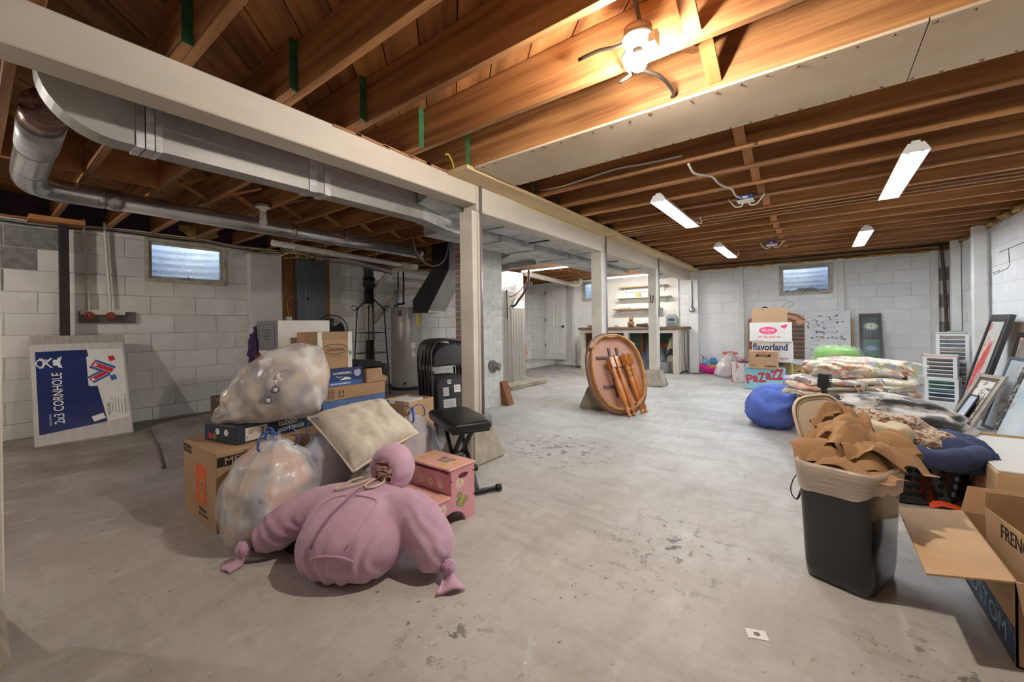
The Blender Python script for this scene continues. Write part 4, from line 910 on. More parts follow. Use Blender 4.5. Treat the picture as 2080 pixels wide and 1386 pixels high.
for a, b2 in ((A, B), (B, Cc), (Cc, D), (D, A)):
    mid = (A+B+Cc+D)/4
    MB().tube(chain([a, a.lerp(b2, .25).lerp(mid, .03), a.lerp(b2, .5).lerp(mid, .05), a.lerp(b2, .75).lerp(mid, .03), b2], .03), .006, 6).build('piping', M('cream_piping', C(232, 222, 204), .8), pil)

# stuffed pink hoodie
def hoodie():
    t = thing('stuffed_hoodie', 'stuffed dusty pink zip hoodie with knotted sleeves lying against the pile', 'hoodie')
    mv = M('dusty_pink_fleece', C(204, 166, 186), .95, var=C(188, 146, 170), vs=5, vlo=.35, vhi=.7, bump=.35, bs=12, sheen=.25)
    r_, f_ = Vector((math.cos(YAW), math.sin(YAW), 0)), Vector((-math.sin(YAW), math.cos(YAW), 0)); r_ = (r_*.985+f_*-.1).normalized(); f_ = Vector((0, 0, 1)).cross(r_)
    e = R(20); a_ = f_*math.cos(e)+Vector((0, 0, 1))*math.sin(e); n_ = (-f_*math.sin(e)+Vector((0, 0, 1))*math.cos(e))
    c0 = Vector((-1.645, 1.04, .15))
    mb = MB()
    def tor(u, v):
        th = 2*math.pi*u; ph = math.pi*(v-.5); cp, sp_ = sgp(math.cos(ph), .8), sgp(math.sin(ph), .72)
        wd = .238*(1-.18*max(0, sp_)**2)
        p = c0+r_*(cp*sgp(math.cos(th), .9)*wd)+n_*(cp*sgp(math.sin(th), .95)*.148*(1-.38*max(0, sp_)**1.3))+a_*(sp_*.245)
        p.z = max(p.z, .004); return p
    mb.grid(tor, 48, 32, closeu=True)
    armL = chain([(-1.78, 1.08, .2), (-1.87, 1.0, .19), (-1.955, .91, .15), (-2.01, .82, .095), (-2.035, .755, .075)], .03); nL = len(armL)
    mb.tube(armL, [(.1-.02*(i/nL)**2)*(1 if i < nL*.72 else max(.25, 1-.75*((i/nL-.72)/.28)**1.5)) for i in range(nL)], 20)
    armR = chain([(-1.54, 1.16, .2), (-1.43, 1.18, .195), (-1.345, 1.175, .145), (-1.28, 1.17, .09), (-1.235, 1.175, .07)], .03); nR = len(armR)
    mb.tube(armR, [(.104-.022*(i/nR)**2)*(1 if i < nR*.72 else max(.25, 1-.75*((i/nR-.72)/.28)**1.5)) for i in range(nR)], 20)
    o = mb.build('garment', mv, t)
    m = o.modifiers.new('r', 'REMESH'); m.mode = 'VOXEL'; m.voxel_size = .011; m.use_smooth_shade = True
    s = o.modifiers.new('s', 'SMOOTH'); s.factor = .5; s.iterations = 8
    bpy.context.view_layer.update(); bake(o)
    for v in o.data.vertices:   # cloth wrinkles: gathered folds near the hem and sleeves
        q = v.co-c0; ax = q.dot(a_); rx = q.dot(r_); n0 = v.normal
        k = .007*fbm(v.co*7, 3)
        if ax < -.13 and abs(rx) < .25: k += .005*math.sin(rx*95+4*NZ.noise(v.co*9))*min(1, (-.13-ax)/.08)
        if abs(rx) > .24: k += .0028*math.sin(v.co.y*70+v.co.x*50+v.co.z*60+6*NZ.noise(v.co*8))
        v.co += n0*k
        if v.co.z < .003: v.co.z = .003
    for p in o.data.polygons: p.use_smooth = True
    # surface helper on the torso front
    def S(rx, ax, lift=0.):
        sp_ = max(-1, min(1, ax/.245)); ph = math.asin(math.copysign(abs(sp_)**(1/.72), sp_)); cp = abs(math.cos(ph))**.8
        wd = .238*(1-.18*max(0, sp_)**2); cc = max(-1, min(1, rx/(cp*wd+1e-6))); ct = abs(cc)**(1/.9); st_ = math.sqrt(max(0, 1-ct*ct))**.95
        return c0+r_*rx+a_*ax+n_*(cp*st_*.148*(1-.38*max(0, sp_)**1.3)+lift)
    zipm = M('zip_tape', C(150, 112, 132), .6); 
    zp = [S(.035-.125*(1-k/23)+.003*math.sin(k*.7), -.205+k*.0175, .004) for k in range(24)]
    z_ = MB().tube(zp, .0055, 6).build('zipper', zipm, t)
    for s_ in (-1, 1): MB().tube([p+r_*s_*.011 for p in zp], .003, 5).build('zip_seam', mv, t)
    for pk in ([S(-.02, .03, .005), S(.06, .02, .005), S(.105, .0, .005), S(.10, -.09, .005), S(.06, -.2, .005)], [S(-.035, .03, .005), S(-.1, .015, .005), S(-.15, -.03, .005), S(-.175, -.12, .005)]):
        MB().tube(chain(pk, .02), .0028, 5).build('pocket_seam', mv, t)
    hem = MB().tube([S(-.09+.18*i/24, -.226, .003) for i in range(25)], .005, 8).build('hem_band', mv, t)
    # hood
    hc = Vector((-1.69, 1.255, .34)); ax = (-f_*.93+Vector((0, 0, 1))*.02+r_*-.25).normalized(); hs = ax.cross(Vector((0, 0, 1))).normalized(); hu = hs.cross(ax)
    hb = MB()
    prof = [(-.1, .0), (-.098, .03), (-.085, .065), (-.055, .092), (-.015, .103), (.03, .1), (.062, .088), (.08, .07), (.078, .055), (.062, .05), (.03, .05), (.0, .04), (-.01, .002)]
    rg = []
    for q, (d_, rad) in enumerate(prof):
        rg.append([hc+ax*d_+(hs*math.cos(2*math.pi*j/40)*1.0+hu*math.sin(2*math.pi*j/40)*1.14)*rad*(1+(.035*math.sin(j*40/40*2*math.pi*.0+j*1.6) if 3 < q < 10 else .015*math.sin(j*.9+q))) for j in range(40)])
    hb.rings(rg, False, True).build('hood', mv, t)
    li = MB(); rg = [[hc+ax*d_+(hs*math.cos(2*math.pi*j/28)+hu*math.sin(2*math.pi*j/28)*1.14)*rad for j in range(28)] for d_, rad in ((.07, .052), (.06, .048), (.056, .03), (.055, .002))]
    pl = M('red_plaid_lining', C(226, 214, 202), .9, var=C(150, 30, 44), vs=22, st=(1, 1, 5), vlo=.5, vhi=.53, spots=C(30, 36, 40), ss=30, slo=.58, swidth=.02)
    li.rings(rg, False, False).build('plaid_lining', pl, t)
    neck = c0+a_*.262+n_*.09
    for s_ in (-1, 1):
        st0 = hc+ax*.08+hs*s_*.035-hu*.07
        pts = [st0, st0+ax*.03-Vector((0, 0, .03)), neck+n_*.05+r_*s_*.05, neck+n_*.035-a_*.05+r_*(s_*.11-.02), neck+n_*.075-a_*.1+r_*(s_*.06-.03), neck+n_*.07-a_*.07+r_*(s_*.02), neck+n_*.06-a_*.02]
        pts = [st0, st0+ax*.035-Vector((0, 0, .02)), S(s_*.05+.0, .2, .02), S(s_*.10-.03, .14, .012), S(s_*.085-.045, .085, .01), S(s_*.035-.03, .10, .01), S(s_*.01, .17, .014), S(.02, .215, .02)]
        MB().tube(chain(pts, .012), .0055, 8).build('drawstring', jute, t)
    blob(S(0, .215, .02), (.018, .014, .014), amp=.1).build('bow_knot', jute, t)
    for (p, d_, s_) in ((Vector((-2.045, .722, .062)), Vector((-.06, -.62, -.75)), 1), (Vector((-1.215, 1.165, .052)), Vector((.45, -.35, -.3)), 2)):
        blob(p, (.032, .03, .03), amp=.3, freq=3, seed=s_, nu=28, nv=16).build('sleeve_knot', mv, t)
        d_.normalize(); sd = d_.cross(Vector((0, 0, 1))).normalized()
        fl = MB()
        def cuff(u, v, p=p, d_=d_, sd=sd):
            w = .018+.038*v; q = p+d_*(.015+.085*v)+sd*(u*2-1)*w+d_.cross(sd)*(.01*math.sin(u*7+s_)+.012*math.sin(v*5)); q.z = max(q.z, .006+.004*math.sin(u*6)); return q
        fl.grid(cuff, 14, 12); oo = fl.build('cuff_end', mv, t); so = oo.modifiers.new('s', 'SOLIDIFY'); so.thickness = .008; so.offset = 0
hoodie()
# pink step stool
def stool():
    x0, x1, y0, y1, ym, zt, zs = -1.835, -1.51, 1.305, 1.665, 1.475, .30, .16
    t = thing('step_stool', 'pink painted wooden step stool with daisies and butterflies', 'step stool')
    pk = M('pink_painted_wood', C(222, 160, 168), .5, var=C(210, 146, 156), vs=5); pt = M('peach_pink_tread', C(226, 172, 158), .45)
    # side panels with arched foot, extruded along x
    arch = [((y0+y1)/2+.10*math.cos(a), .075*math.sin(a)) for a in [math.pi*k/10 for k in range(11)]]
    prof = [(y0+.012, 0)]+[(y0+.012, zs-.014), (ym+.008, zs-.014), (ym+.008, zt-.014), (y1-.004, zt-.014), (y1-.004, 0)]+arch
    for xa in (x0+.004, x1-.022):
        MB().prism3([(xa, y, z) for y, z in prof], (.018, 0, 0)).build('side_panel', pk, t, .002)
    MB().box(x0, x1, y0, ym+.006, zs-.013, zs).build('tread', pt, t, .003); MB().box(x0, x1, ym-.006, y1, zt-.013, zt).build('lid', pt, t, .003)
    MB().box(x0+.022, x1-.022, ym+.01, ym+.026, zs, zt-.035).build('riser', pk, t); MB().box(x0+.022, x1-.022, y0+.015, y0+.03, .03, zs-.014).build('riser', pk, t); MB().box(x0+.022, x1-.022, y1-.02, y1-.006, .03, zt-.014).build('back_panel', pk, t)
    MB().prism3([(x1-.003, 1.57+.035*math.cos(a)*(1), .247+.013*math.sin(a)) for a in [2*math.pi*k/20 for k in range(20)]], (.0035, 0, 0)).build('hand_hole', M('dark_slot', C(92, 40, 52), .9), t)
    wht = M('daisy_white', C(236, 232, 222), .6); yel = M('daisy_yellow', C(206, 180, 70), .6); grn = M('butterfly_green', C(120, 164, 104), .6); red_ = M('butterfly_red', C(224, 104, 104), .6); gryp = M('butterfly_grey', C(130, 140, 130), .6); hot = M('butterfly_pink', C(224, 90, 130), .6)
    def daisy(o_, face, s):
        pet = []
        mbp = MB(); fr = FACES[face]; m = frame_m(Vector(o_)+Vector(fr[2])*.0006, *fr)
        for k in range(12):
            a = 2*math.pi*k/12; pol = rot2(ell(s*.42, s*.1, s*.58, 0, 8), a); mbp.prism3([m @ Vector((x, y, 0)) for x, y in pol], Vector(fr[2])*.0004)
        mbp.build('daisy_petals', wht, t); plate(t, ell(s*.34, s*.34, 0, 0, 16), o_, face, yel, 'daisy_eye', .0012)
    def fly(o_, face, s, ca, cb, ang):
        for k, (a, b2, dx, dy) in enumerate(((.5, .34, .42, .3), (.36, .26, .34, -.3))):
            for sg in (-1, 1): plate(t, rot2(rot2(ell(s*a, s*b2, sg*s*dx, s*dy, 16), sg*.5, sg*s*dx, s*dy), ang), o_, face, ca, 'wing', .0006); plate(t, rot2(ell(s*a*.45, s*b2*.45, sg*s*dx, s*dy, 12), ang), o_, face, cb, 'wing_spot', .0012)
        plate(t, rot2(ell(s*.1, s*.55, 0, 0, 12), ang), o_, face, yel, 'insect_body', .0018)
    xs = x1-.004
    daisy((xs, 1.545, .215), '+x', .035); daisy((xs, 1.42, .108), '+x', .033); daisy((xs, 1.365, .058), '+x', .033); fly((xs, 1.555, .115), '+x', .055, grn, red_, R(-35))
    for k in range(3): daisy((x0+.09+k*.075, ym+.0095, zs+.045), '-y', .026)
    fly((x0+.19, 1.57, zt), '+z', .06, gryp, hot, 0); fly((x0+.1, 1.39, zs), '+z', .055, gryp, red_, R(60))
    for (x, y) in ((x0+.06, 1.6), (x1-.04, 1.56), (x1-.09, 1.51), (x0+.05, 1.53)): plate(t, ell(.018, .018, x, y, 14), (0, 0, zt), '+z', yel, 'daisy_eye')
    for (x, y) in ((x0+.21, 1.41), (x0+.22, 1.35)): daisy((x, y, zs), '+z', .025)
    for (y, z) in ((1.483, .235), (1.65, .25), (1.65, .12)): MB().cyl((x1-.004, y, z), (x1-.001, y, z), .005, n=8).build('screw_cap', M('screw_brown', C(120, 60, 60), .6), t)
stool()
# black piano bench
def bench():
    t = thing('piano_bench', 'black padded folding keyboard bench beside the first post', 'bench', (-1.87, 1.905, 0), R(-26.6))
    lea = M('black_vinyl', C(26, 25, 26), .32, bump=.1, bs=200)
    cb = blob((0, 0, .435), (.265, .145, .035), e=(.45, .3), amp=.008, freq=3, nu=56, nv=20, zmin=.41); cb.build('seat_pad', lea, t)
    MB().box(-.24, .24, -.12, .12, .395, .412).build('seat_board', blackp, t, .004)
    for s in (-1, 1):
        MB().bar((-.16, s*.05, .385), (.19, s*.05, .03), .028, .02, (0, 1, 0)).bar((-.155, s*.05, .39), (-.2, s*.05, .39), .02, .02).build('leg', blackm, t, .002)
        MB().bar((.16, s*.028, .385), (-.19, s*.028, .03), .028, .02, (0, 1, 0)).build('leg', blackm, t, .002)
        MB().tube([(s*.2, -.18, .022), (s*.2, .18, .022)], .016, 12).build('foot_bar', blackm, t)
        for e in (-1, 1): MB().cyl((s*.2, e*.17, .022), (s*.2, e*.205, .022), .022, n=14).build('rubber_cap', blackp, t, .003)
    MB().cyl((0, -.07, .21), (0, .07, .21), .014, n=14).build('pivot_bolt', chrome, t)
    MB().tube([(-.16, -.1, .36), (-.16, .1, .36)], .012, 10).build('adjuster_rod', chrome, t)
bench()
# folding chairs, nested and leaning
def folding_chair():
    t = thing('folding_chair', 'x', 'chair')
    cm_ = M('charcoal_chair_metal', C(62, 60, 58), .42, .4); sm_ = M('charcoal_chair_panel', C(58, 56, 54), .5, .2)
    U = chain([(-.215, 0, .0), (-.215, 0, .5), (-.21, 0, .72), (-.195, 0, .82), (-.15, 0, .885), (-.07, 0, .905), (.07, 0, .905), (.15, 0, .885), (.195, 0, .82), (.21, 0, .72), (.215, 0, .5), (.215, 0, .0)], .04)
    MB().tube(U, .0125, 10).build('frame', cm_, t)
    bk = MB(); bk.grid(lambda u, v: Vector(((u*2-1)*(.195-.04*max(0, v-.55)*2), -.012-.012*math.cos((u*2-1)*1.5), .66+.215*v-.07*(u*2-1)**2*v)), 20, 8); o = bk.build('backrest', sm_, t); s_ = o.modifiers.new('s', 'SOLIDIFY'); s_.thickness = .006
    st_ = MB().prism3([(x*.19, -.012, .14+.42*((z+1)/2)) for x, z in [(sgp(math.cos(a), .35), sgp(math.sin(a), .35)) for a in [2*math.pi*k/36 for k in range(36)]]], (0, -.016, 0)); st_.build('seat', sm_, t, .004)
    rim_ = MB().tube([(x*.175, -.03, .14+.015+.39*((z+1)/2)) for x, z in [(sgp(math.cos(a), .35), sgp(math.sin(a), .35)) for a in [2*math.pi*k/36 for k in range(36)]]], .006, 6, closed=True); rim_.build('seat_bead', cm_, t)
    for s in (-1, 1):
        MB().tube([(s*.19, .014, .02), (s*.19, .014, .62)], .0115, 8).build('leg', cm_, t); MB().cyl((s*.19, .014, 0), (s*.19, .014, .03), .015, n=10).build('foot', blackp, t); MB().cyl((s*.215, 0, 0), (s*.215, 0, .03), .016, n=10).build('foot', blackp, t)
    for z in (.1, .24): MB().tube([(-.19, .014, z), (.19, .014, z)], .008, 8).build('stretcher', cm_, t)
    return t
fc = folding_chair()
for i in range(5):
    o = fc if i == 0 else copy_tree(fc)
    o['label'] = ('front folding chair of the charcoal row, with paper stickers on its seat', 'second folding chair in the charcoal row beside the first post', 'middle folding chair in the charcoal row beside the first post', 'fourth folding chair in the charcoal row beside the first post', 'rearmost folding chair in the charcoal row, furthest from the post')[i]; o['group'] = 'folded chairs beside the post'
    o.location = (-2.74-.066*i, 2.76+.018*i, 0); o.rotation_euler = (R(-7), 0, R(74))
    if i == 0:
        pass
fr_ = ((1, 0, 0), (0, 0, 1), (0, -1, 0))
for (x, z, w, h) in ((-.06, .30, .13, .1), (-.09, .42, .06, .08), (.03, .44, .07, .07), (-.05, .51, .04, .04)):
    plate(fc, rect(w, h, x, z), (0, -.0285, 0), fr_, paperw, 'paper_sticker'); 
    for k in range(3): plate(fc, rect(w*.7, .004, x, z+h*.25-k*h*.22), (0, -.0292, 0), fr_, M('grey_print', C(120, 118, 116), .7), 'fine_print')
# black bin under the hoodie
bb = thing('storage_tote', 'low black plastic tote half hidden under the pink hoodie sleeve', 'storage bin', (-2.03, .985, 0))
MB().hexa([(-.11, -.115, 0), (.1, -.115, 0), (.1, .13, 0), (-.11, .13, 0), (-.125, -.13, .1), (.115, -.13, .1), (.115, .14, .1), (-.125, .14, .1)]).build('tub', blackp, bb, .01, 2); MB().box(-.135, .125, -.14, .15, .1, .12).build('lid', blackp, bb, .006)

# ---- stacked boxes behind
def hidden(lab, loc, w, d, h, mat=card, **k): return carton('cardboard_box', lab, loc, w, d, h, 0, mat, group='boxes stacked behind the bags', **k)
hidden('plain brown box at the floor of the stack under the blue box', (-3.22, 1.86, 0), .5, .54, .30)
bl = hidden('flat blue box below the brown box printed with arrows', (-3.23, 1.87, .301), .50, .55, .168, M('blue_carton', C(92, 122, 176), .6, var=C(80, 108, 160), vs=5), tape=None)
br = hidden('flat brown shipping box with two up arrows under the paper case', (-3.21, 1.885, .47), .44, .54, .10, tape=None)
for k in range(2):
    xk = -.15+k*.03
    plate(br, [(xk-.003, .03), (xk+.003, .03), (xk+.003, .06), (xk+.009, .06), (xk, .075), (xk-.009, .06), (xk-.003, .06)], (.22, 0, 0), '+x', ink, 'arrow')
plate(br, rect(.045, .004, -.135, .024), (.22, 0, 0), '+x', ink, 'arrow_base')
for k in range(5): plate(br, rect(.045, .004, -.22, .02+k*.016), (.22, 0, 0), '+x', ink, 'symbol_line')
for s in (-1, 1): plate(br, rect(.003, .07, -.22+s*.0225, .05), (.22, 0, 0), '+x', ink, 'symbol_line')
hm = hidden('navy paper case with white lettering below the bin liner box', (-3.22, 1.80, .571), .34, .36, .14, M('navy_paper_case', C(44, 62, 116), .45, var=C(36, 52, 100), vs=5), tape=None, seam=False)
MB().box(-.171, .171, -.181, .181, -.0, .035).build('base_tray', M('mid_blue_tray', C(72, 112, 184), .45), hm)
lettering(hm, 'HAMMERMILL', (.17, .0, .1), '+x', .02, paperw, .17, off=.01); lettering(hm, 'Paper', (.17, -.03, .07), '+x', .018, paperw, .06); plate(hm, ell(.032, .032, .13, .095), (.17, 0, 0), '+x', M('pale_seal', C(176, 190, 214), .6), 'seal'); plate(hm, [(-.03, .045), (.08, .045), (.06, .06), (.02, .068)], (.17, 0, 0), '+x', paperw, 'torn_patch')
words(hm, (.1715, -.02, .017), '+x', .17, .009, paperw, 6, 2)
cs_ = hidden('brown bin liner box with an oval logo at the front of the stack', (-3.215, 1.74, .712), .33, .285, .29, tape=None)
pg = M('green_oval_ink', C(52, 76, 66), .6)
mb = MB(); n = 40
for (a0, b0, th_) in ((.105, .042, .006),):
    m = frame_m(Vector((.166, 0, .155)), *FACES['+x']); 
    rg = [[m @ Vector(((a0-s*th_)*math.cos(2*math.pi*j/n), (b0-s*th_)*math.sin(2*math.pi*j/n), 0)) for j in range(n)] for s in (0, 1)]
    mb.rings(rg, False, False, False)
mb.build('oval_ring', pg, cs_, fixn=False); lettering(cs_, 'ClinchSeal', (.166, 0, .155), '+x', .03, M('maroon_ink', C(90, 40, 44), .6), .15, off=.012); words(cs_, (.1655, 0, .1), '+x', .08, .005, pg, 3, 4)
for s in (-1, 1): MB().box(.1652, .166, s*.125-.018, s*.125+.018, .0, .29).build('paper_strip', M('green_leaf_strip', C(226, 226, 216), .6, var=C(120, 140, 122), vs=16, vlo=.58, vhi=.62), cs_)
MB().box(-.17, .17, -.03, .03, .2905, .2912).build('tape', tapem, cs_); MB().box(.165, .1662, -.11, .11, .23, .29).build('tape', tapem, cs_)
hidden('plain brown box in the stack under the white appliance box', (-3.68, 1.72, 0), .38, .46, .5)
rb = hidden('white box with red lettering under the grey and white appliance box', (-3.68, 1.72, .501), .38, .44, .35, whitec, tape=None); words(rb, (.19, -.13, .31), '+x', .1, .012, redink, 2, 5)
wb_ = hidden('grey and white appliance carton on top of the stack by the panel', (-3.69, 1.72, .852), .40, .44, .25, whitec, tape=None)
MB().box(-.2, .2, -.2205, -.2195, 0, .25).build('grey_end', M('grey_print_panel', C(122, 122, 128), .5), wb_)
mb = MB(); m = frame_m(Vector((0, -.221, .12)), *FACES['-y'])
rp_ = [(x*.15, z*.1) for x, z in [(sgp(math.cos(a), .3), sgp(math.sin(a), .3)) for a in [2*math.pi*k/32 for k in range(32)]]]
mb.tube([m @ Vector((x, y, 0)) for x, y in rp_], .0022, 5, closed=True); mb.build('outline', M('dark_grey_print', C(78, 78, 84), .5), wb_)
for k in range(4): plate(wb_, rect(.12 if k % 2 else .16, .011, 0, .17-k*.025), (0, -.221, 0), '-y', MATS['dark_grey_print'], 'text_line')
for k in range(4): plate(wb_, rect(.16, .004, .12, .06-k*.009), (.2, 0, 0), '+x', MATS['dark_grey_print'], 'text_line')
sb = hidden('small brown box under the black jacket at the back of the stack', (-3.14, 2.09, .571), .26, .2, .115)
jk = thing('jacket', 'crumpled black jacket draped over the small brown box', 'jacket')
blob((-3.2, 2.03, .70), (.16, .22, .045), amp=.35, freq=2.6, seed=4, nu=48, nv=24, zmin=.6875).build('body', M('black_cloth', C(26, 25, 28), .95, var=C(38, 36, 40), vs=8), jk); blob((-3.03, 2.17, .66), (.03, .05, .06), amp=.3, freq=3, seed=6).build('sleeve', MATS['black_cloth'], jk)
ob = carton('open_box', 'open brown box of white books beside the stack near the chairs', (-2.87, 2.31, 0), .3, .3, .41, R(6), cardl, flaps=True)
for i, (lab, y, z) in enumerate((('lowest white book lying in the open box', 0, .31), ('middle white book lying in the open box', .01, .345), ('topmost white book lying in the open box', -.015, .38))):
    o = carton('book', lab, (-2.88+.01*i, 2.29+y, z), .2, .22, .03, R(8*i), paperw, tape=None, group='white books in the open box', cat='book', seam=False)
MB().box(-2.985, -2.76, 2.2, 2.42, .1, .309).build('packing_fill', cardl, ob).matrix_parent_inverse = ob.matrix_world.inverted()
bpy.context.view_layer.update()
pf = [c for c in ob.children if c.name.startswith('packing_fill')][0]; pf.data.transform(Matrix.Translation((2.87, -2.31, 0))); pf.matrix_parent_inverse = Matrix()
cl = thing('cloth_bundle', 'purple and red clothes hanging off the side of the appliance carton', 'clothes')
pur = M('dark_purple_cloth', C(54, 40, 72), .95, var=C(74, 56, 96), vs=7); blob((-3.91, 1.52, .83), (.055, .08, .2), amp=.3, freq=3, seed=2, nu=32, nv=28).build('purple_garment', pur, cl); blob((-3.78, 1.47, .73), (.06, .03, .09), amp=.3, freq=3, seed=3).build('red_garment', M('dark_red_cloth', C(120, 36, 34), .95), cl); blob((-3.9, 1.56, 1.02), (.05, .07, .06), amp=.3, freq=3, seed=8).build('navy_garment', M('dark_navy_cloth', C(40, 42, 60), .95), cl)
fb = carton('produce_box', 'dark printed produce box on the floor behind the dark blue box', (-3.72, 1.32, 0), .36, .34, .5, R(-4), M('produce_carton', C(112, 84, 56), .7, var=C(70, 46, 36), vs=9, vlo=.5, vhi=.55), tape=None)
plate(fb, rect(.2, .06, .0, .4), (0, -.17, 0), '-y', M('dark_green_print', C(44, 62, 40), .6), 'print_band'); plate(fb, ell(.08, .06, 0, .28), (0, -.17, 0), '-y', M('fruit_red', C(130, 44, 36), .6), 'fruit_print')
# fan behind the stack
fan = thing('pedestal_fan', 'black wire guard pedestal fan behind the stacked boxes', 'fan', (-5.1, 2.86, 0))
hcn = Vector((0, 0, 1.0)); fax = Vector((.78, -.62, 0)); fs = Vector((.62, .78, 0)); fu = Vector((0, 0, 1))
def ring(rad, off): return [hcn+fax*off+(fs*math.cos(2*math.pi*k/40)+fu*math.sin(2*math.pi*k/40))*rad for k in range(40)]
mb = MB().tube(ring(.2, 0), .007, 6, closed=True).tube(ring(.12, .05), .003, 5, closed=True).tube(ring(.05, .065), .005, 5, closed=True); mb.build('guard_ring', blackm, fan)
mb = MB()
for k in range(40):
    a = 2*math.pi*k/40; e = fs*math.cos(a)+fu*math.sin(a); e2 = fs*math.cos(a+.25)+fu*math.sin(a+.25)
    for s in (1, -1): mb.tube([hcn+e*.2, hcn+e2*.13+fax*.048*s, hcn+e2*.04+fax*.066*s], .0017, 4)
mb.build('guard_wires', blackm, fan)
for k in range(3):
    a = 2*math.pi*k/3; b_ = MB()
    def bl_(u, v, a=a):
        rr_ = .03+.13*v; aa = a+(u-.5)*1.5; return hcn+(fs*math.cos(aa)+fu*math.sin(aa))*rr_+fax*(.03*(u-.5))
    b_.grid(bl_, 8, 6).build('blade', blackp, fan)
MB().cyl(hcn-fax*.14, hcn-fax*.03, .06, n=20).build('motor', blackp, fan, .006); MB().cyl((0, 0, .02), hcn-fax*.08, .014, n=12).build('pole', blackm, fan); MB().lathe([(.2, 0), (.19, .02), (.03, .05), (.02, .08)], 28).build('base', blackp, fan)
# wrought iron obelisk plant stand
tr = thing('iron_trellis', 'black wrought iron obelisk with curled feet beside the drain stack', 'trellis', (-5.35, 3.62, 0), R(20))
for i, (sx, sy) in enumerate(((-1, -1), (1, -1), (1, 1), (-1, 1))):
    MB().tube(chain([(sx*.19, sy*.19, 0), (sx*.14, sy*.14, 1.2), (sx*.135, sy*.135, 1.3)], .2)+[Vector((0, 0, 1.5))], .009, 6).build('corner_rod', blackm, tr)
    c0_ = Vector((sx*.165, sy*.165, 1.32)); MB().tube([c0_+Vector((sx*.7, sy*.7, 0)).normalized()*.035*math.cos(a)+Vector((0, 0, .035*math.sin(a))) for a in [2*math.pi*k/14 for k in range(13)]], .006, 6).build('scroll', blackm, tr)
for z in (.35, .65, .95): MB().tube([(sx*(.19-.04*z), sy*(.19-.04*z), z) for sx, sy in ((-1, -1), (1, -1), (1, 1), (-1, 1))], .006, 6, closed=True).build('hoop', blackm, tr)
# leaning cornhole carton
L_ = 1.07; ti = R(22.5)
cb = thing('game_carton', 'white lawn game carton with navy print leaning on the left wall', 'box', (-5.555, .675, 0.003), (0, -ti, 0))
wcd = M('greyish_white_carton', C(206, 202, 198), .7, var=C(188, 184, 180), vs=4, st=(1, 6, 1))
MB().box(-.1, 0, -.325, .325, 0.0, L_).build('carton', wcd, cb, .008, 2); MB().box(-.102, .002, -.327, .327, L_-.09, L_+.003).build('end_flap', M('worn_grey_flap', C(176, 170, 164), .8, var=C(150, 144, 138), vs=8, st=(1, 8, 1)), cb, .006)
fx = lambda a, b2: (-.325+a*.65, b2*L_)
navy2 = M('glossy_navy_print', C(38, 54, 108), .3, var=C(30, 44, 92), vs=3)
plate(cb, [fx(*p) for p in ((.04, .1), (.72, .14), (.69, .3), (.645, .49), (.575, .49), (.55, .5), (.55, .78), (.575, .79), (.56, .855), (.04, .85))], (0, 0, 0), '+x', navy2, 'navy_panel')
plate(cb, [fx(*p) for p in ((.725, .14), (.965, .16), (.965, .85), (.565, .855), (.58, .79), (.555, .78), (.555, .505), (.58, .495), (.65, .49))], (0, 0, 0), '+x', whitec, 'white_panel')
vert = ((0, 0, 1), (0, -1, 0), (1, 0, 0))
def ct(tx, a, b2, h, w, m_): 
    p = fx(a, b2); return lettering(cb, tx, (.0004, p[0], p[1]), vert, h, m_, w, off=.01)
ct('2x3 CORNHOLE', .235, .41, .066, .5, paperw); ct('SOLID WOOD', .15, .22, .012, .11, paperw); ct('FEATURES', .75, .26, .022, .12, ink)
for k in range(5): plate(cb, rect(.004, .15, fx(.79+.035*k, 0)[0], .30*L_-.01*k), (0, 0, 0), '+x', M('grey_print', C(120, 118, 116), .7), 'text_line', .0014)
for k in range(14): plate(cb, rect(.008, .006, fx(.945, 0)[0], (.2+k*.014)*L_), (0, 0, 0), '+x', ink, 'web_letter', .0014)
# crest
p = fx(.16, .74)
mb = MB(); m = frame_m(Vector((.0016, p[0], p[1])), *FACES['+x'])
cr_ = [[(-.06, .05), (-.045, .05), (.03, -.05), (.015, -.05)], [(-.06, -.05), (-.045, -.05), (.03, .05), (.015, .05)]]
for pol in cr_+[rect(.05, .012, -.03, .03), rect(.012, .07, -.03, 0), rect(.03, .06, .045, 0), [(.06, .045), (.09, .06), (.075, 0), (.09, -.06), (.06, -.045)]]: mb.prism3([m @ Vector((x, y, 0)) for x, y in pol], (.0004, 0, 0))
mb.tube([m @ Vector((-.03+.045*math.cos(a), .045*math.sin(a), 0)) for a in [R(90+k*12) for k in range(16)]], .005, 5); mb.build('crest', paperw, cb)
for (a, b2, s) in ((.72, .67, 1.), (.67, .585, .85)):
    q = fx(a, b2)
    for w, m_, l in ((.1, M('board_blue', C(64, 104, 168), .5), .0008), (.05, paperw, .0014), (.042, redink, .002)):
        plate(cb, rot2(rect(.17*s, w*s, *q), R(-32 if s == 1. else 32), *q), (0, 0, 0), '+x', m_, 'board_print', l)
    plate(cb, ell(.012, .012, q[0]-.05*s, q[1]+(.03 if s == 1. else -.03)), (0, 0, 0), '+x', paperw, 'hole_print', .0026)
for (a, b2, m_) in ((.83, .755, redink), (.83, .56, MATS['board_blue'])): q = fx(a, b2); plate(cb, rot2(rect(.045, .055, *q), .2, *q), (0, 0, 0), '+x', m_, 'beanbag_print', .0014)
q = fx(.63, .19); plate(cb, rot2(rect(.085, .055, *q), .3, *q), (0, 0, 0), '+x', paperw, 'sticker', .0016)
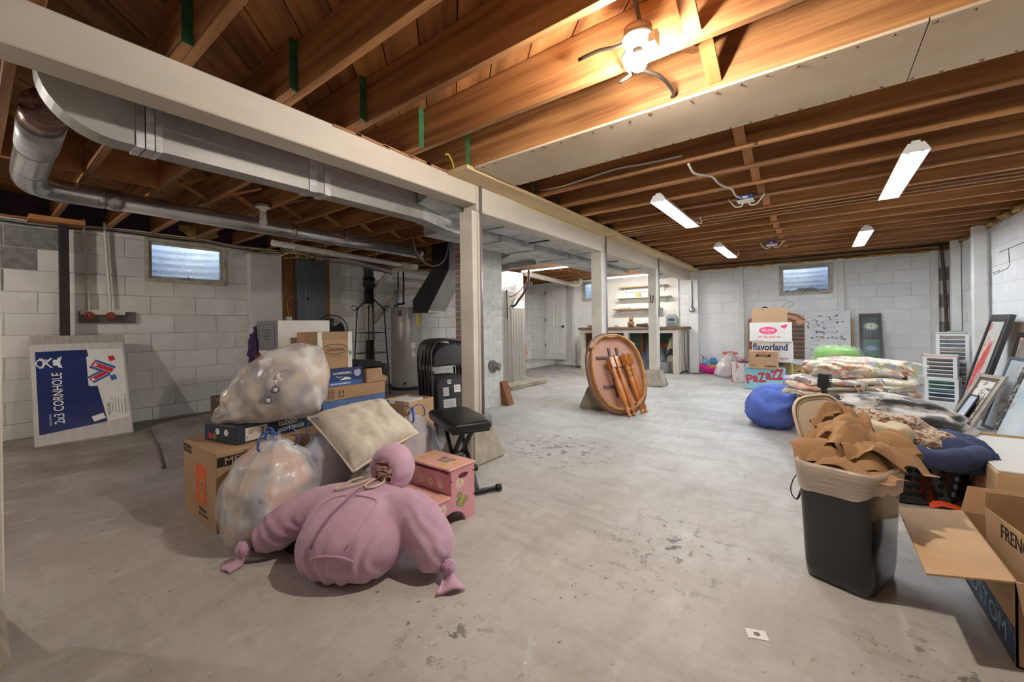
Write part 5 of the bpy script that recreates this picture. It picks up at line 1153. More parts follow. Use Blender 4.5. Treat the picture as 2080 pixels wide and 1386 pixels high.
# hose on the floor by the left wall
hz = MB().tube(chain([(-3.9, .86, .01), (-4.6, .98, .01), (-5.2, 1.06, .01), (-5.7, 1.14, .01), (-5.95, 1.3, .01), (-6.0, 1.8, .01), (-6.0, 2.6, .01)], .06), .009, 8).build('hose', M('brown_hose', C(112, 98, 84), .6)); tag(hz, 'brown hose lying along the floor by the left wall', 'hose')
# ================================================================ RIGHT CLUSTER
def voro(name, cols, scale, rough=.9, dist='CHEBYCHEV', bump=.3, warp=.3, coords='Object'):
    m = bpy.data.materials.new(name); m.use_nodes = True; nt_ = m.node_tree; N = nt_.nodes; L = nt_.links; b_ = N['Principled BSDF']; b_.inputs['Roughness'].default_value = rough
    tc = N.new('ShaderNodeTexCoord'); nz = N.new('ShaderNodeTexNoise'); nz.inputs['Scale'].default_value = scale*.8; L.new(tc.outputs[coords], nz.inputs['Vector'])
    mx_ = N.new('ShaderNodeVectorMath'); mx_.operation = 'MULTIPLY_ADD'; L.new(nz.outputs['Color'], mx_.inputs[0]); mx_.inputs[1].default_value = (warp/scale*4,)*3; L.new(tc.outputs[coords], mx_.inputs[2])
    v = N.new('ShaderNodeTexVoronoi'); v.inputs['Scale'].default_value = scale; v.distance = dist; L.new(mx_.outputs[0], v.inputs['Vector'])
    sp_ = N.new('ShaderNodeSeparateColor'); L.new(v.outputs['Color'], sp_.inputs[0]); rp = N.new('ShaderNodeValToRGB'); rp.color_ramp.interpolation = 'CONSTANT'; L.new(sp_.outputs[0], rp.inputs[0])
    el = rp.color_ramp.elements; n = len(cols); el[0].color = cols[0]; el[1].position = 1/n; el[1].color = cols[1]
    for i in range(2, n): e = el.new(i/n); e.color = cols[i]
    L.new(rp.outputs[0], b_.inputs['Base Color'])
    bp = N.new('ShaderNodeBump'); bp.inputs['Strength'].default_value = bump; bp.inputs['Distance'].default_value = .006; n2 = N.new('ShaderNodeTexNoise'); n2.inputs['Scale'].default_value = 120; L.new(tc.outputs[coords], n2.inputs['Vector']); L.new(n2.outputs['Fac'], bp.inputs['Height']); L.new(bp.outputs[0], b_.inputs['Normal'])
    return m
# waste bin
ang = R(-20); bc = (.099, 2.152)
t = thing('trash_can', 'tall black plastic kitchen bin overfilled with brown paper', 'trash can', (bc[0], bc[1], 0), ang)
def rr2(hx, hy, z, n=64, e=.34): return [(hx*sgp(math.cos(2*math.pi*k/n), e), hy*sgp(math.sin(2*math.pi*k/n), e), z) for k in range(n)]
gloss = M('glossy_black_bin', C(20, 19, 19), .22, var=C(30, 28, 27), vs=3, coat=.3)
MB().rings([rr2(.1, .135, 0), rr2(.112, .15, .012), rr2(.118, .155, .06), rr2(.132, .17, .42), rr2(.135, .173, .455), rr2(.126, .164, .455), rr2(.108, .145, .04)], False, True).build('bin_body', gloss, t)
liner = M('thin_beige_bin_liner', C(190, 172, 156), .3, alpha=.8, bump=.5, bs=12, bst=(1, 1, 4), spec=.6)
mb = MB(); rg = []
for i, (hx, hy, z) in enumerate(((.139, .177, .395), (.143, .181, .43), (.145, .184, .462), (.14, .178, .475), (.128, .166, .468), (.115, .15, .43))):
    rg.append([(x*(1+.012*NZ.noise(Vector((x*30, y*30, z*9)))), y*(1+.012*NZ.noise(Vector((x*30, y*30, z*9+4)))), z2+.012*NZ.noise(Vector((x*16, y*16, i*.3)))*(1 if i < 3 else .4)-(.035*max(0, math.sin(k/64*2*math.pi*1.5+1.2)) if i == 0 else 0)) for k, (x, y, z2) in enumerate(rr2(hx, hy, z))])
mb.rings(rg, False, False).build('bin_liner', liner, t, fixn=False)
MB().tube(chain([(-.14, -.02, .40), (-.175, -.05, .36), (-.185, -.07, .30), (-.16, -.075, .27), (-.142, -.07, .33), (-.14, -.06, .4)], .012), .004, 6, flat=.5).build('liner_loop', blackp, t)
# lid leaning inside
lid = thing('bin_lid', 'cream rounded plastic lid standing up behind the brown paper in the bin', 'lid', (.045, 2.285, .44), (R(-14), R(-8), R(30)))
cr2 = M('cream_plastic', C(206, 192, 168), .45)
lp = [(.105*sgp(math.cos(2*math.pi*k/48), .6), .135+.135*sgp(math.sin(2*math.pi*k/48), .6)) for k in range(48)]
MB().prism3([(x, 0, z) for x, z in lp], (0, .012, 0)).build('lid_panel', cr2, lid, .003); MB().tube([(x*.97, -.004, .135+(z-.135)*.97) for x, z in lp], .006, 8, closed=True).build('lid_rim', cr2, lid); MB().tube([(x*.86, -.001, .135+(z-.135)*.86) for x, z in lp], .003, 6, closed=True).build('lid_groove', cr2, lid)
# crumpled kraft paper: several creased sheets
kraft = M('brown_kraft_paper', C(170, 132, 92), .75, var=C(150, 112, 74), vs=7, bump=.25, bs=14)
def crumple(c, size, seed, n=26, amp=.24, rot=0., tilt=0., nf=6, lam=(.5, 1.1)):
    # a sheet folded along a few straight random creases: large flat facets with sharp ridges
    mb = MB(); rr_ = random.Random(int(seed*97)); cz, sz = math.cos(rot), math.sin(rot)
    cr_ = [(rr_.uniform(0, math.pi), rr_.uniform(*lam), rr_.uniform(0, 2), rr_.uniform(.35, 1.)) for _ in range(nf)]
    def f(u, v):
        x, y = (u-.5)*2, (v-.5)*2; k = 0.; sx = sy = 0.
        for an, l_, ph, w in cr_:
            q = (x*math.cos(an)+y*math.sin(an)+.12*NZ.noise(Vector((x*1.4, y*1.4, ph*5))))/l_+ph; tri = abs(q % 2-1)-.5
            k += tri*w; sx += tri*w*math.cos(an+1.3); sy += tri*w*math.sin(an+1.3)
        d = 1-.55*(x*x+y*y)
        ed = 1+.2*NZ.noise(Vector((x*1.1+seed, y*1.1, seed)))
        px_, py_ = (x+.16*sx)*size[0]*ed, (y+.16*sy)*size[1]*ed
        z = size[2]*(d+amp*k*1.5)+tilt*px_
        return Vector((px_*cz-py_*sz, px_*sz+py_*cz, z))+Vector(c)
    mb.grid(f, n, n, smooth=False); return mb
kp = thing('kraft_paper', 'crumpled brown kraft packing paper heaped on top of the bin', 'paper')
for i, (c, s, rt, tl) in enumerate((((.105, 2.17, .43), (.15, .125, .11), R(-12), 0), ((.20, 2.22, .44), (.10, .115, .12), R(30), .0), ((.05, 2.20, .47), (.11, .10, .12), R(-35), .1), ((.13, 2.25, .50), (.13, .08, .10), R(10), -.1), ((.215, 2.27, .45), (.09, .10, .12), R(60), .0), ((.11, 2.06, .44), (.13, .065, .05), R(-26), -.12), ((.03, 2.29, .585), (.055, .03, .075), R(20), .5), ((.11, 2.32, .575), (.05, .03, .07), R(-20), -.4), ((.15, 2.31, .565), (.04, .03, .06), R(-50), -.3), ((.16, 2.12, .49), (.09, .06, .06), R(15), -.15), ((.02, 2.13, .46), (.07, .08, .08), R(70), .15))):
    cm2 = crumple(c, s, i*1.7+.5, 44 if s[0] > .06 else 16, .3, rot=rt, tilt=tl); cm2.v = [(x_, y_, max(z_, .452+.01*NZ.noise(Vector((x_*20, y_*20, 1))))) for x_, y_, z_ in cm2.v]; o = cm2.build('paper_sheet', kraft, kp); so = o.modifiers.new('s', 'SOLIDIFY'); so.thickness = .0015
blob((.11, 2.16, .43), (.12, .14, .08), amp=.1, freq=2, seed=1, nu=30, nv=16).build('paper_core', kraft, kp)
# laundry basket
t = thing('laundry_basket', 'black plastic laundry basket with round holes full of blankets', 'laundry basket', (.43, 3.35, 0), YAW)
shell = MB(); n = 48
def br_(hx, hy, z): return [(hx*sgp(math.cos(2*math.pi*k/n), .7), hy*sgp(math.sin(2*math.pi*k/n), .7), z) for k in range(n)]
shell.rings([br_(.2, .15, .0), br_(.225, .17, .02), br_(.27, .205, .24), br_(.3, .23, .262), br_(.302, .232, .275), br_(.262, .198, .265), br_(.215, .16, .03)], False, True).build('basket_shell', gloss, t)
dk = M('basket_hole_dark', C(8, 8, 8), .9); cols_h = [M('hole_blue', C(130, 160, 206), .8), dk, M('hole_white', C(222, 214, 206), .8), dk, M('hole_orange', C(226, 90, 50), .8), dk]
for j, z in enumerate((.07, .115, .16, .205)):
    hx, hy = .225+.045*(z-.02)/.22, .17+.035*(z-.02)/.22
    for k in range(-7, 8):
        a = -math.pi/2+k*.19+(j % 2)*.0; p = Vector((hx*sgp(math.cos(a), .7), hy*sgp(math.sin(a), .7), z)); nrm = Vector((math.cos(a)/hx, math.sin(a)/hy, 0)).normalized()
        o = MB().lathe([(.015, 0), (.015, .002), (0, .002)], 14).build('vent_hole', cols_h[0] if k == 1 and j < 3 else cols_h[2] if (k, j) in ((4, 2), (3, 3)) else dk, t); o.location = p+nrm*.0005; o.rotation_mode = 'QUATERNION'; o.rotation_quaternion = nrm.to_track_quat('Z', 'Y')
rag = thing('red_rag', 'bright orange red rag poking out at the foot of the laundry basket', 'cloth'); crumple((.55, 3.17, .012), (.06, .035, .03), 3.3, 10).build('cloth', M('orange_red_cloth', C(232, 82, 40), .8), rag)
# blankets in and on the basket
def folded(name, lab, mats, c, size, rz, layers, seed, amp=.05, fringe=None, cat='blanket', tilt=0., e=(.5, .45)):
    t = thing(name, lab, cat, (0, 0, 0), 0, 'blankets heaped on the right')
    hz_ = size[2]/layers
    for i in range(layers):
        k = 1-.06*i*(1 if i % 2 else .5); zc = c[2]+hz_*(i+.5); dx = .03*math.sin(seed*3+i*2); dy = .02*math.cos(seed+i*3)
        def fn(p, u, v, i=i): 
            p.z += tilt*p.x+.016*fbm(Vector((p.x*5+seed, p.y*5+i*3, seed)), 2)+.006*math.sin(p.x*40+8*NZ.noise(p*6)+i)
            return p
        blob((c[0]+dx, c[1]+dy, zc), (size[0]*k, size[1]*k, hz_*.62), e=e, amp=amp, freq=2.2, seed=seed+i*1.3, nu=64, nv=18, fn=fn, rz=rz).build('fold', mats[i % len(mats)], t)
    return t
def drape(name, lab, mat, c, r_, rz, seed, amp=.12, folds=(5., .012), tilt=(0., 0.), cat='blanket', mb_only=False, e=(.85, .8), zmin=None):
    t = thing(name, lab, cat, (0, 0, 0), 0, 'blankets heaped on the right')
    def fn(p, u, v):
        w = 7*fbm(Vector((p.x*3+seed, p.y*3, p.z*3)), 2)
        p.z += tilt[0]*p.x+tilt[1]*p.y
        k = math.sin((p.y*1.2+p.z*2.4+p.x*.35)*folds[0]*6+w); k = math.copysign(abs(k)**.6, k)
        return p+p.normalized()*folds[1]*k
    blob(c, r_, e=e, amp=amp, freq=1.8, seed=seed, nu=110, nv=64, fn=fn, rz=rz, zmin=zmin).build('cloth', mat, t)
    return t
fleece = voro('patchwork_fleece', [C(222, 214, 196), C(214, 204, 184), C(222, 176, 160), C(210, 204, 186), C(182, 184, 200), C(226, 219, 204), C(188, 194, 156), C(216, 208, 192), C(206, 140, 116)], 17, warp=.9)
fleece2 = voro('striped_patch_fleece', [C(222, 214, 196), C(214, 204, 180), C(206, 150, 134), C(226, 220, 204), C(160, 154, 162), C(222, 214, 196)], 14, warp=.8)
hb = carton('moving_box', 'brown moving box with orange print under the patterned fleece blankets', (.085, 4.50, 0), .46, .42, .42, R(10), card)
hb.location = (.10, 4.505, 0)
plate(hb, rect(.2, .24, -.1, .2), (0, -.21, 0), '-y', orange, 'logo_square'); store_logo(hb, -.1, '-y', .2, -.2104, 1.15)
plate(hb, rect(.18, .045, .0, .38), (-.23, 0, 0), '-x', ink, 'size_band'); plate(hb, rect(.14, .2, .05, .2), (-.23, 0, 0), '-x', orange, 'logo_square'); store_logo(hb, .05, '-x', .2, -.2304, .95)
f1 = folded('fleece_blanket', 'lower folded patterned fleece blanket with tied edges on the moving box', [fleece2, fleece], (.20, 4.36, .425), (.43, .24, .15), R(28), 3, 1.2, amp=.1)
f2 = drape('fleece_blanket', 'upper folded patterned fleece blanket with knotted fringe', fleece, (.25, 4.42, .635), (.36, .21, .085), R(30), 2.7, .12, (5., .016), e=(.7, .6), zmin=.565)
rr = random.Random(8)
for par, cnt, base in ((f2, 26, (.44, 4.42, .66)), (f1, 14, (.32, 4.12, .53))):
    for i in range(cnt):
        p = Vector(base)+Vector((rr.uniform(-.14, .16), rr.uniform(-.12, .12), rr.uniform(-.06, .05))); d = Vector((rr.uniform(-.2, 1), rr.uniform(-1, .2), rr.uniform(-.9, .1))).normalized()
        MB().bar(p, p+d*rr.uniform(.05, .1), .022, .004, (rr.uniform(-1, 1), rr.uniform(-1, 1), 1)).build('fringe_strip', rr.choice((fleece, fleece2, M('sage_fleece', C(176, 182, 140), .9))), par)
gf = drape('fur_blanket', 'grey marbled faux fur blanket in the heap behind the bin', M('grey_faux_fur', C(196, 190, 184), .95, var=C(52, 50, 50), vs=6, st=(1, 1, 3), vlo=.44, vhi=.56, bump=.6, bs=50, sheen=.4), (.44, 3.78, .40), (.34, .2, .11), R(18), 4.4, .1, (3., .022), (-.16, 0))
bkb = folded('black_blanket', 'black knitted blanket under the grey fur one', [M('black_knit', C(34, 33, 36), .95, bump=.5, bs=120)], (.22, 3.76, .37), (.24, .2, .10), R(20), 1, 5.4)
sh = folded('dark_cushion', 'dark lump of folded clothes under the black blanket', [M('dark_brown_clothes', C(80, 70, 66), .95, var=C(150, 140, 130), vs=9)], (.36, 3.84, .0), (.26, .2, .36), R(20), 3, 6.1)
kn = drape('knit_blanket', 'rust and cream tweed knit blanket on the laundry basket', M('rust_tweed_knit', C(200, 182, 160), .95, var=C(132, 84, 58), vs=46, st=(1, 1, 2), vlo=.46, vhi=.56, bump=.8, bs=90), (.40, 3.36, .345), (.28, .19, .11), R(14), 7.3, .12, (2.6, .016), (-.24, 0))
cf = folded('cream_throw', 'cream throw folded between the paper and the knit blanket', [M('cream_throw_cloth', C(206, 190, 160), .95, var=C(186, 166, 132), vs=6)], (.24, 3.25, .33), (.15, .15, .1), R(10), 1, 8.8)
nj = thing('navy_jacket', 'navy blue jacket hanging over the right side of the laundry basket', 'jacket')
nav = M('navy_cotton', C(48, 58, 92), .85, var=C(38, 46, 76), vs=5, bump=.2, bs=20)
blob((.60, 3.36, .30), (.17, .2, .075), e=(.8, .8), amp=.12, freq=2.2, seed=3, ridged=True, nu=90, nv=44, rz=R(20), fn=lambda p, u, v: Vector((p.x, p.y, p.z-.7*max(0, p.x-.08)-.3*max(0, -p.y-.1)+.008*math.sin((p.x+p.y)*60+5*NZ.noise(p*8))))).build('jacket_body', nav, nj)
MB().tube(chain([(.42, 3.1, .285), (.52, 3.09, .29), (.62, 3.13, .30), (.71, 3.24, .31), (.735, 3.38, .29), (.70, 3.44, .21)], .02), [.035, .045, .05]+[.055]*200, 16).build('jacket_sleeve', nav, nj) if False else None
pts = chain([(.40, 3.12, .30), (.52, 3.10, .285), (.62, 3.14, .30), (.70, 3.26, .30), (.72, 3.38, .24), (.70, 3.42, .17)], .02)
MB().tube(pts, [.03+.028*math.sin(math.pi*min(1, .15+i/len(pts)))+.004*math.sin(i*.9) for i in range(len(pts))], 18).build('jacket_sleeve', nav, nj)
crumple((.62, 3.3, .335), (.10, .1, .035), 9.1, 16).build('tan_lining', M('tan_lining_cloth', C(166, 116, 66), .8, var=C(130, 84, 44), vs=6), nj)
pa = folded('paisley_cover', 'navy and ochre paisley quilt spilling over the basket rim', [voro('paisley_print', [C(34, 38, 54), C(206, 200, 188), C(190, 140, 60), C(60, 66, 84), C(120, 110, 100), C(34, 38, 54)], 26, dist='EUCLIDEAN', warp=1.2)], (.44, 3.24, .245), (.2, .14, .075), R(33), 1, 9.9)
# black toothed brush standing up in the heap
t = thing('brush_tool', 'black long handled toothed brush standing in the fleece blankets', 'brush', (.02, 3.93, .35), (R(-6), R(4), 0))
MB().tube(chain([(.075, 0, -.02), (.05, 0, .06), (.015, 0, .14), (.0, 0, .2)], .02), .02, 10).build('handle', blackp, t); MB().box(-.035, .035, -.03, .03, .17, .285).build('head', blackp, t, .008)
for k in range(8): MB().box(.035, .052, -.024, .024, .178+k*.0135, .185+k*.0135).build('tooth', blackp, t)
MB().cyl((.085, -.02, .0), (.1, -.02, .0), .012, n=10).build('red_tip', M('red_plastic', C(206, 60, 50), .4), t)
# blue tote bag
t = thing('blue_fabric_bag', 'slumped blue fabric bag on the floor beside the moving box', 'bag')
blu = M('blue_fabric', C(84, 108, 186), .75, var=C(70, 92, 168), vs=4, bump=.15, bs=18)
blob((-.36, 4.78, .20), (.215, .24, .2), e=(.85, .75), amp=.085, freq=1.6, seed=6, ridged=True, nu=72, nv=40, zmin=.003, fn=lambda p, u, v: Vector((p.x+.25*max(0, p.z), p.y, p.z+.006*math.sin(p.x*40+6*NZ.noise(p*7))))).build('bag_body', blu, t)
MB().tube(chain([(-.2, 4.6, .36), (-.16, 4.58, .40), (-.1, 4.6, .41)], .02), .012, 8).build('bag_handle', blu, t)
# pastel bins
def bin_(name, lab, loc, w, d, h, mat, lidm, n=1, rz=0., group=None):
    t = thing(name, lab, 'storage bin', loc, rz, group)
    MB().hexa([(-w*.44, -d*.44, 0), (w*.44, -d*.44, 0), (w*.44, d*.44, 0), (-w*.44, d*.44, 0), (-w/2, -d/2, h), (w/2, -d/2, h), (w/2, d/2, h), (-w/2, d/2, h)]).build('tub', mat, t, .012, 2)
    for i in range(n): MB().box(-w*.53, w*.53, -d*.53, d*.53, h+i*.014, h+.012+i*.014).build('lid', lidm[i % len(lidm)], t, .005)
    return t
bin_('plastic_bin', 'hot pink plastic bin with stacked lavender lids behind the blue bag', (-.17, 5.95, 0), .3, .3, .30, M('hot_pink_plastic', C(212, 40, 130), .35), [M('pink_lid', C(226, 120, 170), .35), M('lavender_lid', C(196, 176, 222), .35), M('teal_lid', C(150, 204, 210), .35), MATS['lavender_lid'] if 'lavender_lid' in MATS else whitep, M('lavender_lid2', C(190, 170, 226), .35)], 5)
bin_('plastic_bin', 'white plastic bins with pastel lids under the green tub', (.19, 6.62, 0), .44, .36, .37, M('frosted_white_plastic', C(224, 226, 232), .35), [M('lilac_lid', C(200, 190, 228), .35), M('aqua_lid', C(176, 214, 222), .35)], 6)
bin_('plastic_bin', 'small white translucent bin left of the green tub', (-.06, 6.9, 0), .16, .3, .48, MATS['frosted_white_plastic'], [whitep], 1)
gt = thing('green_tub', 'upturned lime green plastic tub wrapped in clear film', 'storage bin', (.19, 6.58, .458))
lime = M('lime_plastic', C(142, 206, 72), .3, var=C(120, 186, 56), vs=4, coat=.3)
blob((0, 0, .115), (.225, .18, .135), e=(.6, .6), amp=.06, freq=2, seed=2, nu=56, nv=28, zmin=.0).build('tub_body', lime, gt)
blob((0, 0, .118), (.243, .195, .15), e=(.65, .65), amp=.1, freq=3, seed=5, nu=64, nv=32, zmin=-.001, fn=lambda p, u, v: Vector((p.x+.08*max(0, p.x-.15)*8*.3, p.y, p.z))).build('clear_wrap', M('clear_film', C(230, 240, 226), .12, alpha=.22, bump=.8, bs=9, spec=.8), gt)
# produce boxes stack -------------------------------------------------
def sbox(lab, loc, w, d, h, mat, rz): return carton('produce_box', lab, loc, w, d, h, rz, mat, tape=None, group='stacked produce boxes')
sky_ = M('sky_blue_carton', C(150, 206, 222), .6, var=C(138, 194, 214), vs=3)
rz = R(6)
pz = sbox('light blue box with red lettering at the bottom of the stack', (-.655, 7.39, 0), .53, .38, .33, sky_, rz)
for i, (ch_, dx, dz, ro, s) in enumerate((('P', -.2, -.0, .12, .13), ('a', -.12, .005, .05, .10), ('Z', -.04, .03, .12, .14), ('a', .045, .05, .1, .10), ('Z', .12, .07, .1, .13), ('Z', .195, .085, .12, .15))):
    lettering(pz, ch_, (dx, -.19, .16+dz), '-y', s*1.06, M('dark_outline', C(40, 44, 60), .6), s*.72, rot=ro, off=.045, lift=.001); lettering(pz, ch_, (dx, -.19, .16+dz), '-y', s, M('bright_red_ink', C(214, 52, 60), .5), s*.64, rot=ro, off=.025, lift=.002)
lettering(pz, 'That Yum!', (.13, -.19, .06), '-y', .045, paperw, .22, rot=.08, shear=.2, off=.01)
MB().box(-.266, .266, -.192, .19, -.0005, .012).build('base_flap', cardd, pz)
fl_ = sbox('white box with navy lettering under the pink oval box', (-.565, 7.65, .405), .54, .38, .315, whitec, R(3))
bk_ = sbox('plain brown box at the foot of the stack behind the light blue one', (-.575, 7.785, 0), .54, .36, .404, card, R(3)); 
lettering(fl_, 'flavorland', (-.03, -.19, .235), '-y', .11, M('navy_ink', C(40, 52, 104), .6), .46, off=.03); lettering(fl_, 'Apples', (.15, -.19, .06), '-y', .05, redink, .12, shear=.2, off=.01)
for k in range(6): plate(fl_, rot2(ell(.035, .012, -.14+k*.03, .165, 10), .4*(-1)**k, -.14+k*.03, .165), (0, -.19, 0), '-y', M('leaf_green_ink', C(60, 100, 60), .6), 'leaf_print')
plate(fl_, rect(.16, .05, .0, .07), (.27, 0, 0), '+x', MATS['navy_ink'], 'side_print')
pn = sbox('brown box with a black ribbon banner sitting on the light blue box', (-.655, 7.275, .331), .38, .30, .26, card, R(4))
plate(pn, [(-.1, .165), (-.075, .18), (.075, .175), (.1, .19), (.095, .21), (.1, .225), (.075, .212), (-.075, .215), (-.1, .2), (-.092, .18)], (0, -.15, 0), '-y', ink, 'ribbon'); lettering(pn, 'PRODUCE', (0, -.1508, .195), '-y', .022, cardl, .11, off=.01)
words(pn, (-.02, -.15, .242), '-y', .12, .01, redink, 2, 3); plate(pn, rect(.15, .035, .09, .04), (0, -.15, 0), '-y', ink, 'code_box'); plate(pn, rect(.142, .027, .09, .04), (0, -.15, 0), '-y', card, 'code_field', .0012); words(pn, (.09, -.1512, .04), '-y', .125, .014, ink, 5, 6); words(pn, (-.13, -.15, .05), '-y', .06, .01, ink, 2, 9)
for z in (.075, .12): plate(pn, rect(.37, .002, 0, z), (0, -.15, 0), '-y', cardd, 'score_line')
gw = sbox('white box with a pink oval logo and a heart', (-.585, 7.62, .722), .555, .40, .30, whitec, R(3))
pkk = M('hot_pink_ink', C(224, 52, 112), .5)
plate(gw, ell(.125, .062, -.03, .175), (0, -.2, 0), '-y', M('pale_pink_ink', C(240, 170, 190), .5), 'oval_border'); plate(gw, ell(.117, .054, -.03, .175), (0, -.2, 0), '-y', pkk, 'oval', .0014); lettering(gw, 'GEE WHIZ', (-.03, -.2, .18), '-y', .04, paperw, .18, off=.02, lift=.0024); words(gw, (-.03, -.2012, .143), '-y', .06, .006, paperw, 2, 3)
words(gw, (-.02, -.2, .075), '-y', .30, .012, pkk, 4, 7); words(gw, (-.18, -.2, .022), '-y', .16, .006, pkk, 4, 8)
ht = [(.0165*16*math.sin(a)**3/16*1.0, (13*math.cos(a)-5*math.cos(2*a)-2*math.cos(3*a)-math.cos(4*a))/16*.0165) for a in [2*math.pi*k/28 for k in range(28)]]
plate(gw, rot2([(x*2.6+.18, y*2.2+.235) for x, y in ht], .25, .18, .235), (0, -.2, 0), '-y', pkk, 'heart')
plate(gw, ell(.02, .03, -.05, .17), (.2775, 0, 0), '+x', pkk, 'side_oval'); plate(gw, rect(.04, .012, .0, .06), (.2775, 0, 0), '+x', MATS['leaf_green_ink'], 'side_print')
tbx = carton('open_box', 'open brown box on the very top of the box stack holding odds and ends', (-.60, 7.62, 1.0225), .47, .36, .22, R(4), card, flaps=True)
o = MB().tube(chain([(-.44, 7.6, 1.2), (-.40, 7.6, 1.30), (-.30, 7.6, 1.34), (-.28, 7.6, 1.31), (-.36, 7.6, 1.25)], .02), .007, 6).build('metal_hook', chrome); tag(o, 'bent grey metal bracket sticking out of the top box', 'bracket')
t = thing('cable_coil', 'small dark coil showing over the rim of the top box', 'coil', (-.66, 7.6, 1.03)); MB().tube([(.04*math.cos(a), .02, .2+.035*math.sin(a)) for a in [2*math.pi*k/20 for k in range(20)]], .012, 8, closed=True).build('coil', blackp, t); MB().cyl((0, .02, 0), (0, .02, .17), .01, n=8).build('stem', blackp, t); MB().cyl((.07, .02, 0), (.075, .02, .21), .012, n=8).build('peg', blackp, t)
bh = carton('handle_box', 'brown box with a dark handle slot behind the produce boxes', (-.19, 7.8, 0), .25, .34, .36, 0, card, tape=None); plate(bh, [(-.05, .255), (.03, .25), (.04, .262), (.03, .275), (-.04, .275)], (0, -.17, 0), '-y', M('dark_slot2', C(70, 44, 34), .9), 'handle_slot')
gl = thing('grey_tray', 'pale grey plastic lid lying on the box with the handle slot', 'lid', (-.19, 7.8, .362)); MB().hexa([(-.13, -.17, 0), (.13, -.17, 0), (.13, .17, 0), (-.13, .17, 0), (-.12, -.16, .07), (.12, -.16, .05), (.12, .16, .05), (-.12, .16, .07)]).build('tray', M('pale_grey_plastic', C(206, 208, 212), .4), gl, .008)
# headboard -----------------------------------------------------------
oak = M('honey_oak', C(168, 100, 46), .4, var=C(132, 72, 30), vs=5, st=(1, 1, 5), coat=.2, bump=.1, bs=20)
dkw = M('dark_slat_wood', C(112, 84, 66), .6, var=C(90, 66, 52), vs=6)
t = thing('headboard', 'arched honey oak headboard with slats leaning on the far wall', 'headboard', (-.60, 8.98, 0), (R(-4), 0, 0))
W2 = .46
def arch_(s): return 1.215-.1*(abs(s)**2.2)-(.03 if abs(s) > .8 else 0)
top = [(W2*s, arch_(s)) for s in [-1+k/14 for k in range(29)]]; low = [(W2*s*.86, 1.215-.1*(abs(s)**2.2)-.15-.03*(1-s*s)) for s in [1-k/14 for k in range(29)]]
MB().prism3([(x, 0, z) for x, z in top+low], (0, .04, 0)).build('arched_rail', oak, t, .003)
MB().tube([(x*.95, -.006, z-.03) for x, z in top], .01, 8).build('moulding', oak, t)
for s in (-1, 1): MB().box(s*W2-.035 if s > 0 else -W2, W2 if s > 0 else -W2+.035, 0, .05, 0, 1.06).build('post', oak, t, .004)
for k in range(11): MB().box(-W2+.035, W2-.035, .012, .03, .12+k*.078, .12+k*.078+.07).build('slat', dkw, t, .002)
for k in range(11): MB().box(-W2+.035, W2-.035, .004, .012, .12+k*.078+.066, .12+k*.078+.076).build('slat_edge', M('pale_slat_edge', C(186, 160, 136), .6), t)
for k in range(5): blob((.14+k*.035, -.006, 1.07-.012*abs(k-2)), (.02, .006, .014), amp=.2, seed=k, nu=16, nv=10).build('carving', oak, t)
# canvas with blossom branches
t = thing('canvas_painting', 'large white canvas painted with blossoming branches on the far wall', 'painting', (.145, 8.94, 0), (R(-6), 0, 0))
MB().box(-.32, .32, 0, .03, .0, 1.215).build('canvas', M('white_canvas', C(232, 232, 232), .75, var=C(216, 220, 226), vs=3, bump=.1, bs=200), t, .003)
pm_ = [M('branch_brown', C(96, 84, 80), .8), M('blossom_grey', C(130, 134, 146), .8), M('blossom_gold', C(206, 186, 120), .8), M('blossom_blue', C(140, 158, 190), .8), M('blossom_rust', C(176, 130, 110), .8)]
rr = random.Random(21); fy = ((1, 0, 0), (0, 0, 1), (0, -1, 0))
for k in range(16):
    z0 = .3+.85*k/16; x0 = -.3+rr.uniform(0, .1); pts = [Vector((x0, -.0008, z0))]
    for i in range(5): pts.append(pts[-1]+Vector((rr.uniform(.04, .13), 0, rr.uniform(-.03, .035))))
    pts = [p for p in pts if p.x < .31]
    if len(pts) > 2: MB().tube(chain(pts, .03), .0016, 4).build('branch_stroke', pm_[0], t)
    for i in range(5):
        p = rr.choice(pts); q_ = (p.x+rr.uniform(-.03, .03), p.z+rr.uniform(-.02, .02))
        if abs(q_[0]) < .3 and q_[1] < 1.19:
            a_ = rr.uniform(0, 3)
            for d_ in (0, 1.2): plate(t, rot2(ell(rr.uniform(.012, .026), rr.uniform(.005, .01), q_[0], q_[1], 8), a_+d_, *q_), (0, 0, 0), fy, rr.choice(pm_), 'blossom_stroke', .0008)
o = MB().box(.475, .51, 9.05, 9.07, 0, 1.06).build('thin_board', card); tag(o, 'thin brown board standing behind the right edge of the white canvas', 'board'); 
# painted window sash
t = thing('painted_window', 'old grey three pane window sash painted with flowers on the far wall', 'window sash', (.72, 8.76, 0), (R(-17), 0, 0))
gw_ = M('weathered_grey_wood', C(104, 100, 100), .8, var=C(76, 72, 72), vs=8, st=(1, 1, .3))
x0, x1, H_ = -.142, .142, 1.2
for (a, b2, p, q_) in ((x0, x0+.04, 0, H_), (x1-.03, x1, 0, H_)): MB().box(a, b2, 0, .035, p, q_).build('stile', gw_, t, .003)
rails = (0, .30, .62, .85, H_)
panes_z = ((.1, .40), (.46, .76), (.82, 1.15))
for (p, q_) in ((0, .1), (.40, .46), (.76, .82), (1.15, H_)): MB().box(x0+.04, x1-.03, 0, .035, p, q_).build('rail', gw_, t, .003)
dg = M('dark_painted_pane', C(52, 58, 58), .35, var=C(80, 96, 90), vs=9, st=(3, 1, 1)); gg = M('green_painted_pane', C(48, 84, 76), .35, var=C(88, 120, 96), vs=9)
